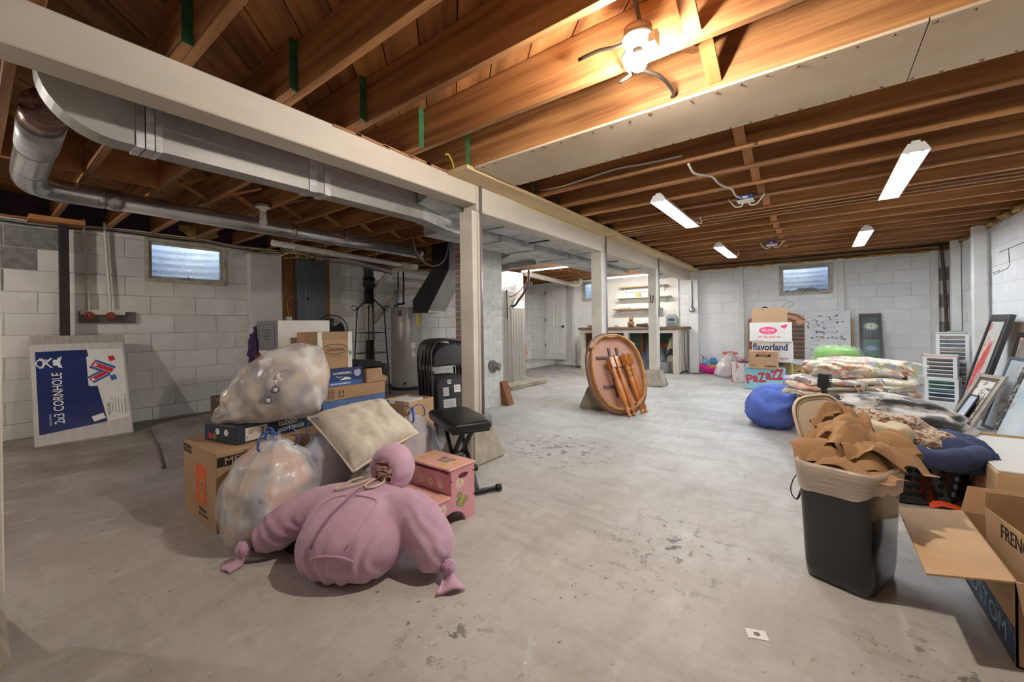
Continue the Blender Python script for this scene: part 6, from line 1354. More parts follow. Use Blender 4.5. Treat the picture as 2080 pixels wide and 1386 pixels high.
for (p, q_), m_ in zip(panes_z, (gg, gg, dg)): MB().box(x0+.04, x1-.03, .014, .02, p, q_).build('pane', m_, t)
fo = (0, .0135, 0)
def petals(cx, cz, n, a, b2, mat, r0=.01, sq=1.):
    for k in range(n):
        an = 2*math.pi*k/n+.2; pol = [(x, y*sq) for x, y in rot2(ell(a, b2, a+r0, 0, 10), an)]; plate(t, [(cx+x, cz+y) for x, y in pol], fo, fy, mat, 'petal', .0008)
petals(.01, .98, 13, .045, .012, M('lily_white', C(226, 232, 220), .6), sq=.75); petals(-.0, .6, 10, .04, .009, M('iris_lilac', C(176, 180, 220), .6), sq=.6)
for (x, z) in ((-.045, .34), (-.0, .24), (.055, .22), (.075, .2)): petals(x, z, 9, .018, .006, M('sunflower_yellow', C(224, 184, 60), .6), .006); plate(t, ell(.01, .01, x, z, 10), fo, fy, M('sunflower_brown', C(80, 50, 30), .7), 'flower_eye', .0014)
# drawer towers
clr = M('clear_drawer_plastic', C(222, 226, 230), .2, alpha=.35, spec=.6)
def tower(lab, loc, rz, nd, h, fill, top=None):
    t = thing('drawer_tower', lab, 'drawers', loc, rz, 'clear drawer towers by the right wall'); w, d = .26, .26; dh = (h-.03)/nd
    for sx in (-1, 1):
        for sy in (-1, 1): MB().box(sx*w/2-.018, sx*w/2+.018, sy*d/2-.018, sy*d/2+.018, 0, h).build('corner_post', whitep, t, .003)
    MB().box(-w/2-.02, w/2+.02, -d/2-.02, d/2+.02, h-.018, h).build('top_panel', whitep, t, .003); MB().box(-w/2-.02, w/2+.02, -d/2-.02, d/2+.02, 0, .014).build('base_panel', whitep, t, .003)
    for i in range(nd):
        z0 = .016+i*dh; dr = MB().box(-w/2+.02, w/2-.02, -d/2-.004, d/2-.02, z0+.006, z0+dh-.008).build('drawer', fill[i % len(fill)], t, .003)
        MB().box(-w/2+.006, w/2-.006, -d/2-.016, -d/2-.004, z0+dh-.016, z0+dh-.004).build('drawer_lip', whitep, dr, .002)
        MB().box(-w/2-.012, -w/2-.004, -d/2+.02, d/2-.02, z0+dh-.016, z0+dh-.004).build('side_rail', whitep, dr, .002)
    return t
fl1 = [M('drawer_greenish', C(70, 110, 96), .4, var=C(50, 84, 80), vs=20), M('drawer_navy', C(56, 70, 110), .4, var=C(40, 50, 84), vs=20), M('drawer_teal', C(96, 130, 144), .4, var=C(70, 100, 116), vs=20), M('drawer_forest', C(48, 92, 76), .4)]
fl2 = [M('drawer_taupe', C(140, 130, 124), .4, var=C(110, 102, 98), vs=20), M('drawer_grey', C(120, 118, 124), .4, var=C(96, 96, 104), vs=20), M('drawer_charcoal', C(96, 94, 98), .4)]
fl3 = [M('drawer_beige', C(176, 166, 154), .4, var=C(140, 130, 120), vs=24), M('drawer_slate', C(116, 120, 130), .4, var=C(90, 94, 104), vs=24)]
tower('lower short drawer tower with green and blue contents', (1.275, 7.40, 0), R(-16), 5, .295, [fl2[2]]+[fl1[1], fl1[2], fl1[3], fl1[0]]); tower('upper short drawer tower under a red folder', (1.262, 7.415, .296), R(-14), 5, .275, fl2)
tower('lower tall drawer tower behind the big picture frame', (1.435, 7.75, 0), R(-12), 8, .5, fl3); tower('upper tall drawer tower topped with papers', (1.43, 7.755, .501), R(-12), 6, .345, [fl3[1], fl3[1], fl3[0]])
t = thing('folder', 'red plastic folder lying on the short drawer tower', 'folder', (1.255, 7.42, .5725), R(-10)); MB().box(-.17, .15, -.14, .14, 0, .006).build('cover', M('red_folder_plastic', C(222, 70, 84), .4), t); MB().box(-.15, .16, -.12, .15, .006, .012).build('sheet', M('pale_green_sheet', C(206, 226, 206), .6), t)
t = thing('paper_stack', 'loose papers and a green leaflet on the tall drawer tower', 'papers', (1.43, 7.75, .847), R(-8)); MB().box(-.13, .13, -.12, .12, 0, .01).build('leaflet', M('green_leaflet', C(150, 170, 130), .6), t); MB().box(-.15, .1, -.14, .1, .01, .016).build('sheet', paperw, t); crumple((.03, .03, .017), (.08, .07, .02), 3.9, 8).build('creased_sheet', M('grey_leaflet', C(170, 176, 160), .6), t)
# picture frames
def framed(lab, BL, BR_, TL, fw, th, fm_, artm, mat_w=.0, matm=None, extra=None, lip=None):
    BL, BR_, TL = Vector(BL), Vector(BR_), Vector(TL); u = BR_-BL; v = TL-BL; w, h = u.length, v.length; u.normalize(); v = (v-u*v.dot(u)).normalized(); n = u.cross(v)   # n faces viewer when u right, v up
    t = thing('picture_frame', lab, 'picture frame', BL, 0, 'frames leaning on the right wall')
    def bx(nm, a, b2, p, q_, d0, d1, m_, bev=.0):
        return MB().hexa([u*x+v*y+n*z for z in (d0, d1) for x, y in ((a, p), (b2, p), (b2, q_), (a, q_))]).build(nm, m_, t, bev)
    for (a, b2, p, q_) in ((0, fw, 0, h), (w-fw, w, 0, h), (fw, w-fw, 0, fw), (fw, w-fw, h-fw, h)): bx('moulding', a, b2, p, q_, -th, .0, fm_, .004)
    if lip: 
        for (a, b2, p, q_) in ((fw*.7, fw, fw*.7, h-fw*.7), (w-fw, w-fw*.7, fw*.7, h-fw*.7), (fw, w-fw, fw*.7, fw), (fw, w-fw, h-fw, h-fw*.7)): bx('inner_lip', a, b2, p, q_, -.001, .004, lip)
    bx('backing', fw*.6, w-fw*.6, fw*.6, h-fw*.6, -th+.002, -.012, card)
    if matm: bx('mat_board', fw-.002, w-fw+.002, fw-.002, h-fw+.002, -.012, -.01, matm)
    bx('artwork', fw+mat_w, w-fw-mat_w, fw+mat_w, h-fw-mat_w, -.0115, -.0085, artm)
    if extra: extra(t, u, v, n, w, h)
    return t
dkf = M('dark_grey_frame', C(70, 66, 66), .4, .2); silv = M('silver_wood_frame', C(178, 168, 156), .4, .3, var=C(140, 130, 118), vs=8); blkf = M('black_frame', C(40, 36, 40), .4)
red_art = M('red_grey_abstract', C(196, 70, 66), .6, var=C(196, 192, 186), vs=3.2, st=(1, 1.5, 1), vlo=.44, vhi=.54, spots=C(206, 130, 70), ss=6, slo=.6, swidth=.1)
bg_, bt_ = Vector((1.26, 6.78, 0)), None
framed('tall dark framed red abstract picture leaning on the right wall', (1.26, 6.78, .0), (1.26, 6.2, 0), (1.545, 6.775, 1.08), .075, .04, dkf, red_art, .02, M('pale_mat', C(206, 208, 210), .7), lip=blkf)
framed('dark frame with brown back edge standing behind the red abstract', (1.40, 6.14, 0), (1.42, 5.66, 0), (1.575, 6.13, .9), .05, .03, blkf, M('blurred_art_dark', C(110, 100, 96), .6, var=C(160, 150, 140), vs=6), .02, cardl)
framed('grey frame with a pale bird picture behind the silver frame', (1.255, 5.86, 0), (1.33, 5.36, 0), (1.455, 5.88, .68), .03, .025, M('blue_grey_frame', C(92, 98, 108), .4, .3), M('bird_art', C(150, 156, 160), .6, var=C(206, 204, 200), vs=7, spots=C(90, 84, 84), ss=8, slo=.6, swidth=.05), .035, M('blue_mat', C(176, 194, 204), .7))
def city(t, u, v, n, w, h):
    rr_ = random.Random(4)
    for k in range(16):
        x = .09+k*(w-.18)/16; hh_ = rr_.uniform(.1, .26); MB().hexa([u*a+v*b2+n*z for z in (-.0084, -.008) for a, b2 in ((x, .12), (x+.007, .12), (x+.007, .14+hh_), (x, .14+hh_))]).build('ink_stroke', ink, t)
framed('silver framed black ink skyline picture tipped against the others', (1.0, 5.78, 0), (1.1, 5.5, 0), (1.30, 5.71, .49), .035, .03, silv, M('ink_wash_paper', C(226, 220, 208), .6, var=C(96, 92, 88), vs=14, st=(1, 1, 2), vlo=.52, vhi=.62), .03, M('brown_mat', C(96, 82, 74), .7), city)
framed('small black framed botanical print in front of the silver frame', (1.0, 5.70, .005), (1.035, 5.58, .005), (1.185, 5.66, .31), .012, .015, blkf, M('botanical_paper', C(206, 214, 224), .6, var=C(170, 186, 200), vs=4, spots=C(150, 120, 90), ss=16, slo=.66, swidth=.04), .01, M('pale_blue_mat', C(196, 210, 226), .7))
framed('pale floral picture in a mottled silver black frame nearest the white box', (1.18, 5.30, 0), (1.32, 4.78, 0), (1.42, 5.27, .62), .045, .03, M('mottled_black_silver', C(60, 58, 58), .4, .4, var=C(150, 146, 142), vs=30, vlo=.5, vhi=.6), M('pale_floral_art', C(206, 212, 216), .6, var=C(170, 190, 196), vs=5, spots=C(190, 130, 136), ss=9, slo=.62, swidth=.05), .015, M('grey_mat', C(196, 200, 204), .7))
# big low box with white top
t = thing('flat_box', 'big brown carton with a white foam sheet top beneath the frames', 'box', (1.095, 3.42, 0))
MB().box(-.4, .4, -.43, .43, 0, .29).build('carton', cardl, t, .004); MB().box(-.395, .4, -.425, .425, .2905, .302).build('foam_sheet', M('white_foam', C(208, 203, 196), .8), t, .003); MB().box(-.402, .402, .42, .435, .285, .315).build('edge_strip', card, t)
rd = M('red_target_ink', C(190, 70, 60), .6); plate(t, ell(.05, .05, .2, .14), (-.4, 0, 0), '-x', rd, 'ring_print'); plate(t, ell(.032, .032, .2, .14), (-.4, 0, 0), '-x', cardl, 'ring_gap', .0012); plate(t, ell(.016, .016, .2, .14), (-.4, 0, 0), '-x', rd, 'ring_dot', .0018)
# open box at the lower right
t = thing('open_box', 'open brown carton with outspread flap at the lower right corner', 'box', (.71, 2.145, 0))
a, b2, h = .245, .285, .255; e = .005
for nm, q_ in (('side', (-a, -a+e, -b2, b2)), ('side', (a-e, a, -b2, b2)), ('side', (-a, a, -b2, -b2+e)), ('side', (-a, a, b2-e, b2))): MB().box(*q_, 0, h).build(nm, card, t)
MB().box(-a, a, -b2, b2, 0, e).build('bottom', card, t)
MB().hexa([(-a-.20, -b2-.08, h-.012), (-a, -b2, h-.006), (-a, b2, h-.006), (-a-.2, b2-.085, h-.012), (-a-.20, -b2-.08, h-.006), (-a, -b2, h), (-a, b2, h), (-a-.2, b2-.085, h-.006)]).build('flap', cardl, t)
MB().hexa([(-a, -b2-.004, h), (a, -b2-.004, h), (a, -b2-.06, h-.2), (-a+.02, -b2-.06, h-.2), (-a, -b2, h), (a, -b2, h), (a, -b2-.056, h-.2), (-a+.02, -b2-.056, h-.2)]).build('flap', card, t)
MB().hexa([(-a, b2-.002, h), (a, b2-.002, h), (a, b2+.05, h+.09), (-a+.03, b2+.05, h+.09), (-a, b2+.003, h), (a, b2+.003, h), (a, b2+.055, h+.09), (-a+.03, b2+.055, h+.09)]).build('flap', card, t)
nb = M('dark_blue_band', C(40, 62, 92), .7, var=C(70, 96, 124), vs=14, vlo=.55, vhi=.6)
plate(t, rect(.55, .1, 0, .06), (-a, 0, 0), '-x', nb, 'blue_band'); lettering(t, 'CUSTOM', (-a-.0006, .0, .06), '-x', .06, M('pale_blue_ink', C(150, 172, 190), .7), .42)
plate(t, ell(.045, .05, -.16, .17), (-a, 0, 0), '-x', cardd, 'emblem')
ib = thing('cut_box', 'cut down brown box with black lettering inside the open carton', 'box', (.74, 2.12, .006), R(8))
for q_, h0 in (((-.2, -.196, -.2, .24), .31), ((.18, .184, -.2, .24), .3), ((-.2, .184, .236, .24), .37), ((-.2, .184, -.2, -.196), .27)): MB().box(*q_, 0, h0).build('side', card, ib)
lettering(ib, 'FRENCH', (-.2, .03, .27), '-x', .05, ink, .2, off=.01); plate(ib, ell(.03, .03, .15, .27), (-.2, 0, 0), '-x', ink, 'badge'); plate(ib, ell(.022, .022, .15, .27), (-.2, 0, 0), '-x', card, 'badge_field', .0012)
yb = thing('tall_carton', 'tall brown carton with yellow edge standing in the open box at the frame edge', 'box', (.86, 2.34, .0065), R(6))
MB().box(-.13, .2, -.12, .1, 0, .52).build('carton', card, yb, .003); MB().box(-.132, -.13, -.12, -.06, .02, .5).build('yellow_edge', M('yellow_green_print', C(206, 200, 110), .6), yb); MB().box(-.133, -.13, -.06, .0, .1, .2).build('red_edge', redink, yb)
# scraps on the floor
t = thing('paper_scrap', 'small square paper scrap with a round print lying on the floor', 'paper', (-.17, 1.56, .001), R(20)); MB().box(-.03, .03, -.022, .022, 0, .001).build('scrap', paperw, t); plate(t, ell(.01, .009), (0, 0, .001), '+z', M('grey_print', C(120, 118, 116), .7), 'round_print')
t = thing('plastic_wrapper', 'crumpled clear plastic wrapper on the floor at the bottom edge', 'wrapper'); crumple((-.735, 1.03, .004), (.02, .07, .012), 5.5, 12, rot=R(20)).build('wrapper', M('clear_film2', C(236, 236, 236), .1, alpha=.3, spec=.9), t)
# ================================================================ FAR OBJECTS
# upturned oval tabletop with its legs
oakd = M('oak_table_edge', C(120, 86, 66), .4, var=C(96, 66, 48), vs=6, coat=.2); under = M('table_underside', C(182, 134, 112), .6, var=C(164, 116, 94), vs=4); apr = M('apron_oak', C(178, 130, 76), .5, var=C(150, 104, 56), vs=7, st=(1, 1, 3)); legm = M('honey_turned_leg', C(186, 116, 52), .28, var=C(160, 92, 36), vs=6, st=(1, 1, .3), coat=.4)
P0 = Vector((-1.74, 4.42, .004)); TA = Vector((-.289, .261, .92)).normalized(); TU = Vector((.67, .74, 0)).normalized(); TN = TU.cross(TA).normalized()
if TN.y > 0: TN = -TN
t = thing('oval_tabletop', 'upturned oval oak tabletop leaning on the second post showing its underside', 'table', P0)
def ov(hw, hh, d, n=56, e=.85): return [TA*.5+TU*(hw*sgp(math.cos(2*math.pi*k/n), e))+TA*(hh*sgp(math.sin(2*math.pi*k/n), e))+TN*d for k in range(n)]
MB().rings([ov(.335, .465, -.03), ov(.36, .488, -.026), ov(.37, .5, -.014), ov(.365, .493, -.002), ov(.35, .48, 0)], False, True).build('top', oakd, t)
MB().rings([ov(.345, .475, .0005), ov(.345, .475, .0015)], False, True).build('underside', under, t)
MB().rings([ov(.325, .455, .0), ov(.325, .455, .075), ov(.305, .435, .075), ov(.305, .435, .0)], False, False).build('apron', apr, t)
dkb = M('dark_table_rail', C(74, 52, 44), .5)
for v_, w_ in ((.68, .44), (.33, .38)):
    c = TA*v_+TN*.014; MB().obox(c, TU*w_/2, TA*.014, TN*.012).build('slide_rail', dkb, t)
for s in (-1, 1): MB().obox(TA*.5+TU*s*.05+TN*.012, TU*.012, TA*.3, TN*.01).build('runner', dkb, t)
for (uu, vv, an) in ((-.24, .84, .7), (.22, .86, -.7), (-.22, .17, -.7), (.2, .15, .7), (0, .93, 0)):
    d = TU*math.cos(an)+TA*math.sin(an); MB().obox(TA*vv+TU*uu+TN*.035, d*.07, d.cross(TN)*.012, TN*.03).build('corner_block', apr, t)
lp = [(.006, 0), (.02, .004), (.024, .02), (.02, .034), (.014, .042), (.024, .052), (.03, .075), (.026, .1), (.018, .115), (.022, .125), (.03, .15), (.036, .2), (.04, .3), (.042, .38), (.036, .43), (.026, .45), (.034, .465), (.034, .485), (.024, .5), (.036, .52), (.036, .545), (.026, .56), (.034, .575)]
for i, (b_, uu, vv) in enumerate((((-1.655, 4.36, .004), -.11, .70), ((-1.635, 4.45, .004), -.035, .715), ((-1.60, 4.60, .004), .075, .72), ((-1.585, 4.68, .004), .14, .735))):
    tp = P0+TA*vv+TU*uu+TN*(.095 if i % 2 == 0 else .075); d = (tp-Vector(b_)).normalized()
    lg = MB().lathe([(r_*.92, z) for r_, z in lp], 18).box(-.033, .033, -.033, .033, .575, .7).build('leg', legm, t); lg.location = Vector(b_)-P0
    lg.rotation_mode = 'QUATERNION'; lg.rotation_quaternion = d.to_track_quat('Z', 'Y')
    MB().cyl((0, 0, .7), (0, 0, .74), .004, n=6).build('bolt', chrome, lg)
# workbench ------------------------------------------------------------
t = thing('workbench', 'white painted workbench with a worn wooden top along the far wall', 'workbench', (0, 0, 0))
wtop = M('worn_brown_benchtop', C(132, 100, 74), .7, var=C(84, 60, 46), vs=9, st=(.5, 2, 1), bump=.3, bs=30)
MB().box(-4.42, -2.09, 8.44, 9.08, .90, .952).build('top', wtop, t, .004)
for x0, x1 in ((-4.38, -4.28), (-3.34, -3.24), (-2.32, -2.20)): MB().box(x0, x1, 8.48, 8.57, 0, .899).build('leg', woodw, t, .004)
MB().box(-4.28, -2.32, 8.485, 8.53, .83, .899).build('front_rail', woodw, t, .003)
MB().box(-2.2, -2.175, 8.5, 9.1, .05, .899).build('end_panel', woodw, t, .003); MB().box(-4.36, -4.33, 8.57, 9.05, 0, .899).build('end_panel', M('brown_inner_board', C(136, 88, 52), .7), t)
MB().box(-4.3, -2.25, 9.08, 9.1, .1, .88).build('back_panel', M('green_bench_back', C(86, 116, 104), .7, var=C(60, 84, 76), vs=4), t)
MB().box(-3.12, -3.06, 8.9, 8.96, 0, .88).build('rear_leg', M('brown_upright', C(120, 78, 46), .7), t)
t = thing('pegboard', 'white pegboard fixed to the far wall above the workbench', 'pegboard', (0, 0, 0)); MB().box(-3.97, -2.36, 9.115, 9.135, .955, 2.04).build('panel', M('white_pegboard', C(232, 230, 222), .6, spots=C(150, 148, 142), ss=90, slo=.66, swidth=.02), t)
hole = MB().cyl((0, -.001, 0), (0, .001, 0), .004, n=6).mesh('peg_hole', M('peg_hole_dark', C(110, 108, 104), .9)); 
mb = MB()
for i in range(40):
    for j in range(26): mb.add([(-3.94+i*.04+.003*math.cos(a), 9.1145, .98+j*.04+.003*math.sin(a)) for a in [0, 1.57, 3.14, 4.71]], [(0, 1, 2, 3)])
tag(mb.build('peg_holes', MATS['peg_hole_dark'], t), None, kind='stuff')
for (x, z) in ((-3.75, 1.75), (-3.78, 1.55), (-3.8, 1.2), (-3.9, 1.3), (-2.5, 1.9), (-2.45, 1.3)): MB().tube([(x, 9.11, z), (x, 9.08, z), (x, 9.078, z+.02)], .003, 5).build('hook', chrome, t)
shw = M('shelf_wood', C(186, 160, 124), .6, var=C(160, 130, 96), vs=6); shg = M('pale_green_shelf', C(190, 200, 176), .6)
for (x0, x1, z, m_, lab) in ((-3.62, -2.55, 1.84, shw, 'top raw wood shelf on the pegboard'), (-3.68, -2.5, 1.60, shg, 'middle pale green shelf on the pegboard'), (-3.76, -2.7, 1.345, shw, 'lowest wood shelf on the pegboard')):
    s = thing('wall_shelf', lab, 'shelf', ((x0+x1)/2, 9.11, z), 0, 'shelves on the pegboard'); h = (x1-x0)/2; MB().box(-h, h, -.2, 0, 0, .025).build('board', m_, s, .003); MB().box(-h+.08, h-.08, -.035, -.002, -.09, 0).build('cleat', paint, s)
    for e in (-1, 1): MB().prism3([(e*h*.8, 0, 0), (e*h*.8, -.15, 0), (e*h*.8, 0, -.12)], (.015, 0, 0)).build('bracket', paint, s)
def small(name, lab, cat, loc, fn):
    t = thing(name, lab, cat, loc); fn(t); return t
small('small_carton', 'small orange and yellow carton on the middle shelf', 'box', (-3.18, 8.98, 1.6255), lambda t: (MB().box(-.045, .045, -.03, .03, 0, .085).build('carton', M('orange_yellow_carton', C(226, 150, 60), .6), t, .003), MB().box(-.02, .02, -.031, -.03, .01, .075).build('label', M('yellow_label', C(226, 206, 70), .6), t)))
small('coffee_mug', 'small white mug with a dark mark on the middle shelf', 'mug', (-2.97, 8.98, 1.6255), lambda t: (MB().lathe([(.03, 0), (.038, .02), (.04, .08), (.034, .08), (.03, .01)], 20).build('cup', porc, t), MB().tube([(.04, 0, .065), (.065, 0, .06), (.065, 0, .03), (.04, 0, .02)], .005, 6).build('handle', porc, t)))
small('shelf_stick', 'short dark wooden stick on the lowest shelf', 'stick', (-3.5, 8.98, 1.3705), lambda t: (MB().box(-.14, .14, -.015, .015, 0, .018).build('stick', shw, t), MB().cyl((.1, 0, .018), (.1, 0, .04), .008, n=8).build('peg', cardd, t)))
def bear(t):
    bm_ = M('brown_ceramic', C(150, 108, 74), .4, var=C(110, 74, 48), vs=9)
    blob((0, 0, .07), (.06, .05, .07), amp=.08, seed=1).build('body', bm_, t); blob((0, -.01, .165), (.045, .042, .04), amp=.06, seed=2).build('head', bm_, t)
    for s in (-1, 1): blob((s*.035, 0, .205), (.014, .01, .014), nu=16, nv=10).build('ear', bm_, t); blob((s*.05, -.03, .03), (.022, .03, .022), nu=16, nv=10).build('foot', bm_, t); blob((s*.058, -.02, .09), (.018, .018, .035), nu=16, nv=10).build('arm', bm_, t)
small('bear_figurine', 'brown bear figurine sitting on the workbench', 'figurine', (-3.22, 8.62, .953), bear)
small('angle_grinder', 'dark power tool lying on the workbench', 'power tool', (-2.96, 8.62, .953), lambda t: (MB().tube([(-.14, 0, .04), (.1, 0, .045)], [.03, .04], 14).build('motor_body', M('dark_tool_body', C(60, 62, 66), .5), t), MB().cyl((.12, 0, .0), (.12, 0, .07), .035, n=16).build('gear_head', chrome, t), MB().tube(chain([(-.14, 0, .04), (-.2, .02, .01), (-.3, -.02, .01)]), .006, 6).build('cord', blackp, t)))
small('small_clamp', 'small grey clamp lying on the workbench', 'clamp', (-3.55, 8.62, .953), lambda t: (MB().tube(chain([(-.05, 0, .01), (-.04, 0, .03), (.0, 0, .04), (.04, 0, .02)]), .009, 8).build('jaw', chrome, t), MB().cyl((-.06, 0, .015), (.05, 0, .015), .005, n=8).build('screw', chrome, t)))
small('wood_offcut', 'short brown wood offcut at the left end of the workbench', 'wood block', (-4.12, 8.65, .953), lambda t: (MB().box(-.13, .13, -.05, .05, 0, .05).build('block', M('offcut_wood', C(150, 112, 80), .7), t, .003), MB().box(-.1, .1, -.051, -.05, .01, .02).build('grain_line', cardd, t)))
def radio(t):
    g_ = M('silver_grey_plastic', C(150, 160, 166), .4, .2)
    MB().prism3([(x, -.06, z) for x, z in [(-.11, 0), (.11, 0), (.115, .19), (.08, .235), (-.08, .235), (-.115, .19)]], (0, .12, 0)).build('case', g_, t, .012); MB().tube(chain([(-.08, 0, .225), (-.06, 0, .26), (.06, 0, .26), (.08, 0, .225)]), .01, 8).build('handle', g_, t)
    MB().box(-.06, .06, -.063, -.06, .12, .17).build('display', M('dark_display', C(56, 62, 70), .3), t); MB().box(-.08, .08, -.064, -.06, .02, .09).build('speaker_grille', M('grille_grey', C(110, 118, 122), .6), t); MB().box(.1, .118, -.05, .05, .03, .17).build('green_trim', M('lime_trim', C(150, 190, 60), .5), t)
small('portable_radio', 'silver portable radio with a green trim at the right of the workbench', 'radio', (-2.38, 8.68, .953), radio)
# under the bench
dkbag = M('dark_translucent_bag', C(120, 132, 144), .25, var=C(70, 78, 88), vs=5, bump=.8, bs=8)
small('stuffed_sack', 'dark grey plastic sack slumped under the workbench', 'plastic bag', (-2.78, 8.80, 0), lambda t: (blob((0, 0, .25), (.27, .2, .27), e=(.8, .8), amp=.18, freq=2.4, seed=3, nu=56, nv=36, zmin=.002).build('sack', dkbag, t), blob((.06, -.1, .52), (.05, .04, .05), amp=.4, freq=3, seed=4).build('gathered_neck', dkbag, t)))
small('folded_tarp', 'pale folded tarpaulin stuffed under the right end of the workbench', 'tarpaulin', (-2.40, 8.83, .30), lambda t: (crumple((0, 0, .05), (.12, .2, .32), 6.6, 14).build('tarp', M('pale_khaki_tarp', C(196, 192, 166), .7, var=C(170, 166, 138), vs=4), t), MB().box(-.1, .1, -.15, .15, -.3, .06).build('tarp_bundle', MATS['pale_khaki_tarp'], t, .03, 2)))
small('hardboard_sheet', 'orange brown hardboard sheet standing slanted under the workbench', 'board', (-3.02, 9.0, .1), lambda t: (MB().prism3([(-.5, 0, .0), (.45, 0, .0), (.45, 0, .5), (.1, 0, .52), (-.2, 0, .35)], (0, .02, 0)).build('panel', M('orange_hardboard', C(150, 92, 52), .6, var=C(130, 76, 40), vs=4), t), MB().box(-.5, .45, -.012, 0, 0, .04).build('edge_batten', M('batten_wood', C(130, 84, 50), .7), t)))
small('grey_bucket', 'grey bucket standing under the workbench by the dark sack', 'bucket', (-2.52, 8.62, 0), lambda t: (MB().lathe([(.085, 0), (.11, .22), (.115, .23), (.105, .23), (.08, .01)], 24).build('pail', M('grey_pail_plastic', C(150, 152, 156), .5), t), MB().tube([(.11*math.cos(a), .11*math.sin(a)*.3-.06, .22+.05*math.sin(a)) for a in [math.pi*k/12 for k in range(13)]], .004, 6).build('bail', chrome, t)))
o = MB().tube(chain([(-2.168, 8.75, .9), (-2.16, 8.74, .7), (-2.165, 8.77, .5), (-2.155, 8.74, .35), (-2.16, 8.78, .2), (-2.1, 8.72, .01), (-1.95, 8.75, .008), (-1.8, 8.95, .008)], .05), .006, 6).build('extension_cord', blackp); tag(o, 'black cord hanging down the end of the workbench to the floor', 'cord')
# toys and bags by far wall
def unicorn(t):
    pk = M('magenta_pink', C(224, 40, 150), .4); aq = M('aqua_plush', C(110, 190, 200), .6)
    blob((0, 0, .14), (.24, .1, .14), nu=40, nv=24, amp=.02, fn=lambda p, u, v: Vector((p.x, p.y, min(p.z, -.02+.5*abs(p.x)-.0)))).build('hull', pk, t)
    for i, c in enumerate((C(232, 96, 110), C(240, 170, 80), C(240, 226, 100), C(140, 204, 110), C(110, 170, 226), C(150, 120, 200))):
        MB().tube([(.03+(.13-i*.018)*math.cos(a), -.05, .06+(.13-i*.018)*math.sin(a)) for a in [math.pi*k/14 for k in range(15)]], .009, 8).build('rainbow_band', M('rainbow_%d' % i, c, .5), t)
    blob((-.13, -.01, .24), (.06, .05, .075), amp=.1, seed=1).build('head', aq, t); blob((.02, .0, .25), (.07, .05, .07), amp=.25, freq=3, seed=2).build('mane', M('blue_mane', C(80, 150, 206), .7), t)
    MB().cyl((-.15, -.01, .3), (-.22, -.01, .4), .02, .002, n=12).build('horn', M('gold_horn', C(150, 110, 90), .5), t); blob((.2, -.02, .15), (.05, .04, .06), amp=.2, seed=5).build('tail', M('dark_tail', C(90, 80, 90), .8), t)
small('unicorn_float', 'small rainbow unicorn toy boat on the floor by the pilaster', 'toy', (-1.68, 8.93, 0), unicorn)
sackm = bagmat('mixed', C(214, 206, 206), C(190, 160, 156))
t = sack('stuffed_bag', 'half full white plastic bag leaning on the far wall by the boxes', (-1.36, 8.55, 0), [(.16, 0), (.21, .06), (.2, .2), (.15, .34), (.07, .43), (.04, .46), (.05, .48)], 7.2, sackm, None, (.06, .05), ties=False, group='bags by the far wall')
blob((-1.32, 8.62, .45), (.13, .05, .03), amp=.2, seed=3).build('red_trim', M('coral_trim', C(222, 110, 90), .6), t)
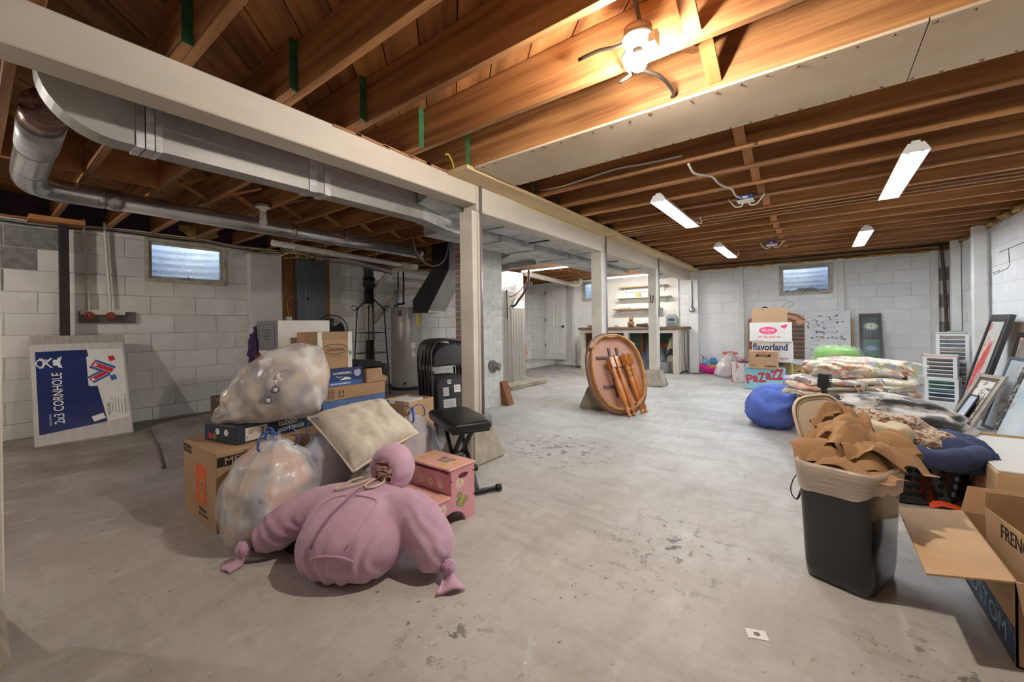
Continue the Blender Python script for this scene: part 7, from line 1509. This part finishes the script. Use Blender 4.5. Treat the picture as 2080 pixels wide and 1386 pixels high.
def tote(t):
    fm_ = M('floral_tote_print', C(228, 224, 220), .6, var=C(206, 110, 116), vs=8, vlo=.56, vhi=.62)
    MB().hexa([(-.17, -.13, 0), (.17, -.13, 0), (.17, .13, 0), (-.17, .13, 0), (-.19, -.14, .33), (.19, -.14, .33), (.19, .14, .33), (-.19, .14, .33)]).build('tote_body', fm_, t, .015, 2)
    for x in (-.178, .02, .178): MB().bar((x*.95, -.134, .0), (x*1.04, -.144, .33), .012, .006, (0, 1, 0)).build('red_binding', redink, t)
    MB().tube(chain([(-.1, -.14, .3), (-.09, -.145, .4), (.0, -.13, .43), (.09, -.145, .4), (.1, -.14, .3)]), .01, 6, flat=.4).build('strap', MATS['coral_trim'], t); blob((.05, 0, .35), (.12, .1, .05), amp=.3, freq=3, seed=2).build('contents', M('tote_contents', C(90, 70, 80), .9, var=C(200, 150, 150), vs=9), t)
small('floral_tote', 'white shopping tote with red binding and flowers near the produce boxes', 'bag', (-1.03, 8.03, 0), tote).rotation_euler = (0, 0, R(10))
o = MB().tube(chain([(-.36, 7.5, .12), (-.30, 7.46, .2), (-.30, 7.44, .34), (-.31, 7.46, .41)], .03), .012, 6, flat=.4).build('green_strap', M('lime_strap', C(150, 206, 80), .5)); tag(o, 'lime green strap hanging beside the plain brown box', 'strap')
# orange upturned table base behind furnace
def obase(t):
    om = M('orange_stained_wood', C(206, 110, 40), .35, var=C(176, 84, 26), vs=7, st=(1, 1, .3), coat=.3)
    MB().box(-.45, .04, -.04, .04, .26, .44).build('apron', om, t, .004); MB().box(-.45, .04, -.04, .04, .46, .6).build('apron', om, t, .004); MB().box(-.02, .055, -.05, .03, .24, .62).build('corner_block', om, t, .004); MB().box(-.45, .07, -.055, .055, .435, .462).build('ledge', om, t, .003)
    MB().lathe([(.025, 0), (.03, .03), (.022, .05), (.036, .08), (.04, .14), (.03, .19), (.024, .21), (.036, .225), (.036, .25)], 20, (.018, -.01, 0)).build('turned_leg', om, t); MB().cyl((.0, 0, .62), (.0, 0, .66), .006, n=8).build('bolt', blackm, t)
small('table_base', 'orange stained wooden table base with a turned leg behind the furnace', 'table', (-4.93, 6.98, .0), obase)
small('timber_offcut', 'short brown plank leaning on the brick chimney', 'plank', (-3.22, 4.2, 0), lambda t: (MB().hexa([(-.05, -.06, 0), (.05, -.06, 0), (.05, .06, 0), (-.05, .06, 0), (-.083, -.06, .3), (-.06, -.06, .31), (-.06, .06, .31), (-.083, .06, .3)]).build('plank', M('red_brown_plank', C(140, 86, 50), .6, var=C(112, 64, 36), vs=6, st=(1, 1, .3)), t), MB().box(-.07, -.066, -.03, .03, .1, .16).build('plank_mark', cardd, t)))
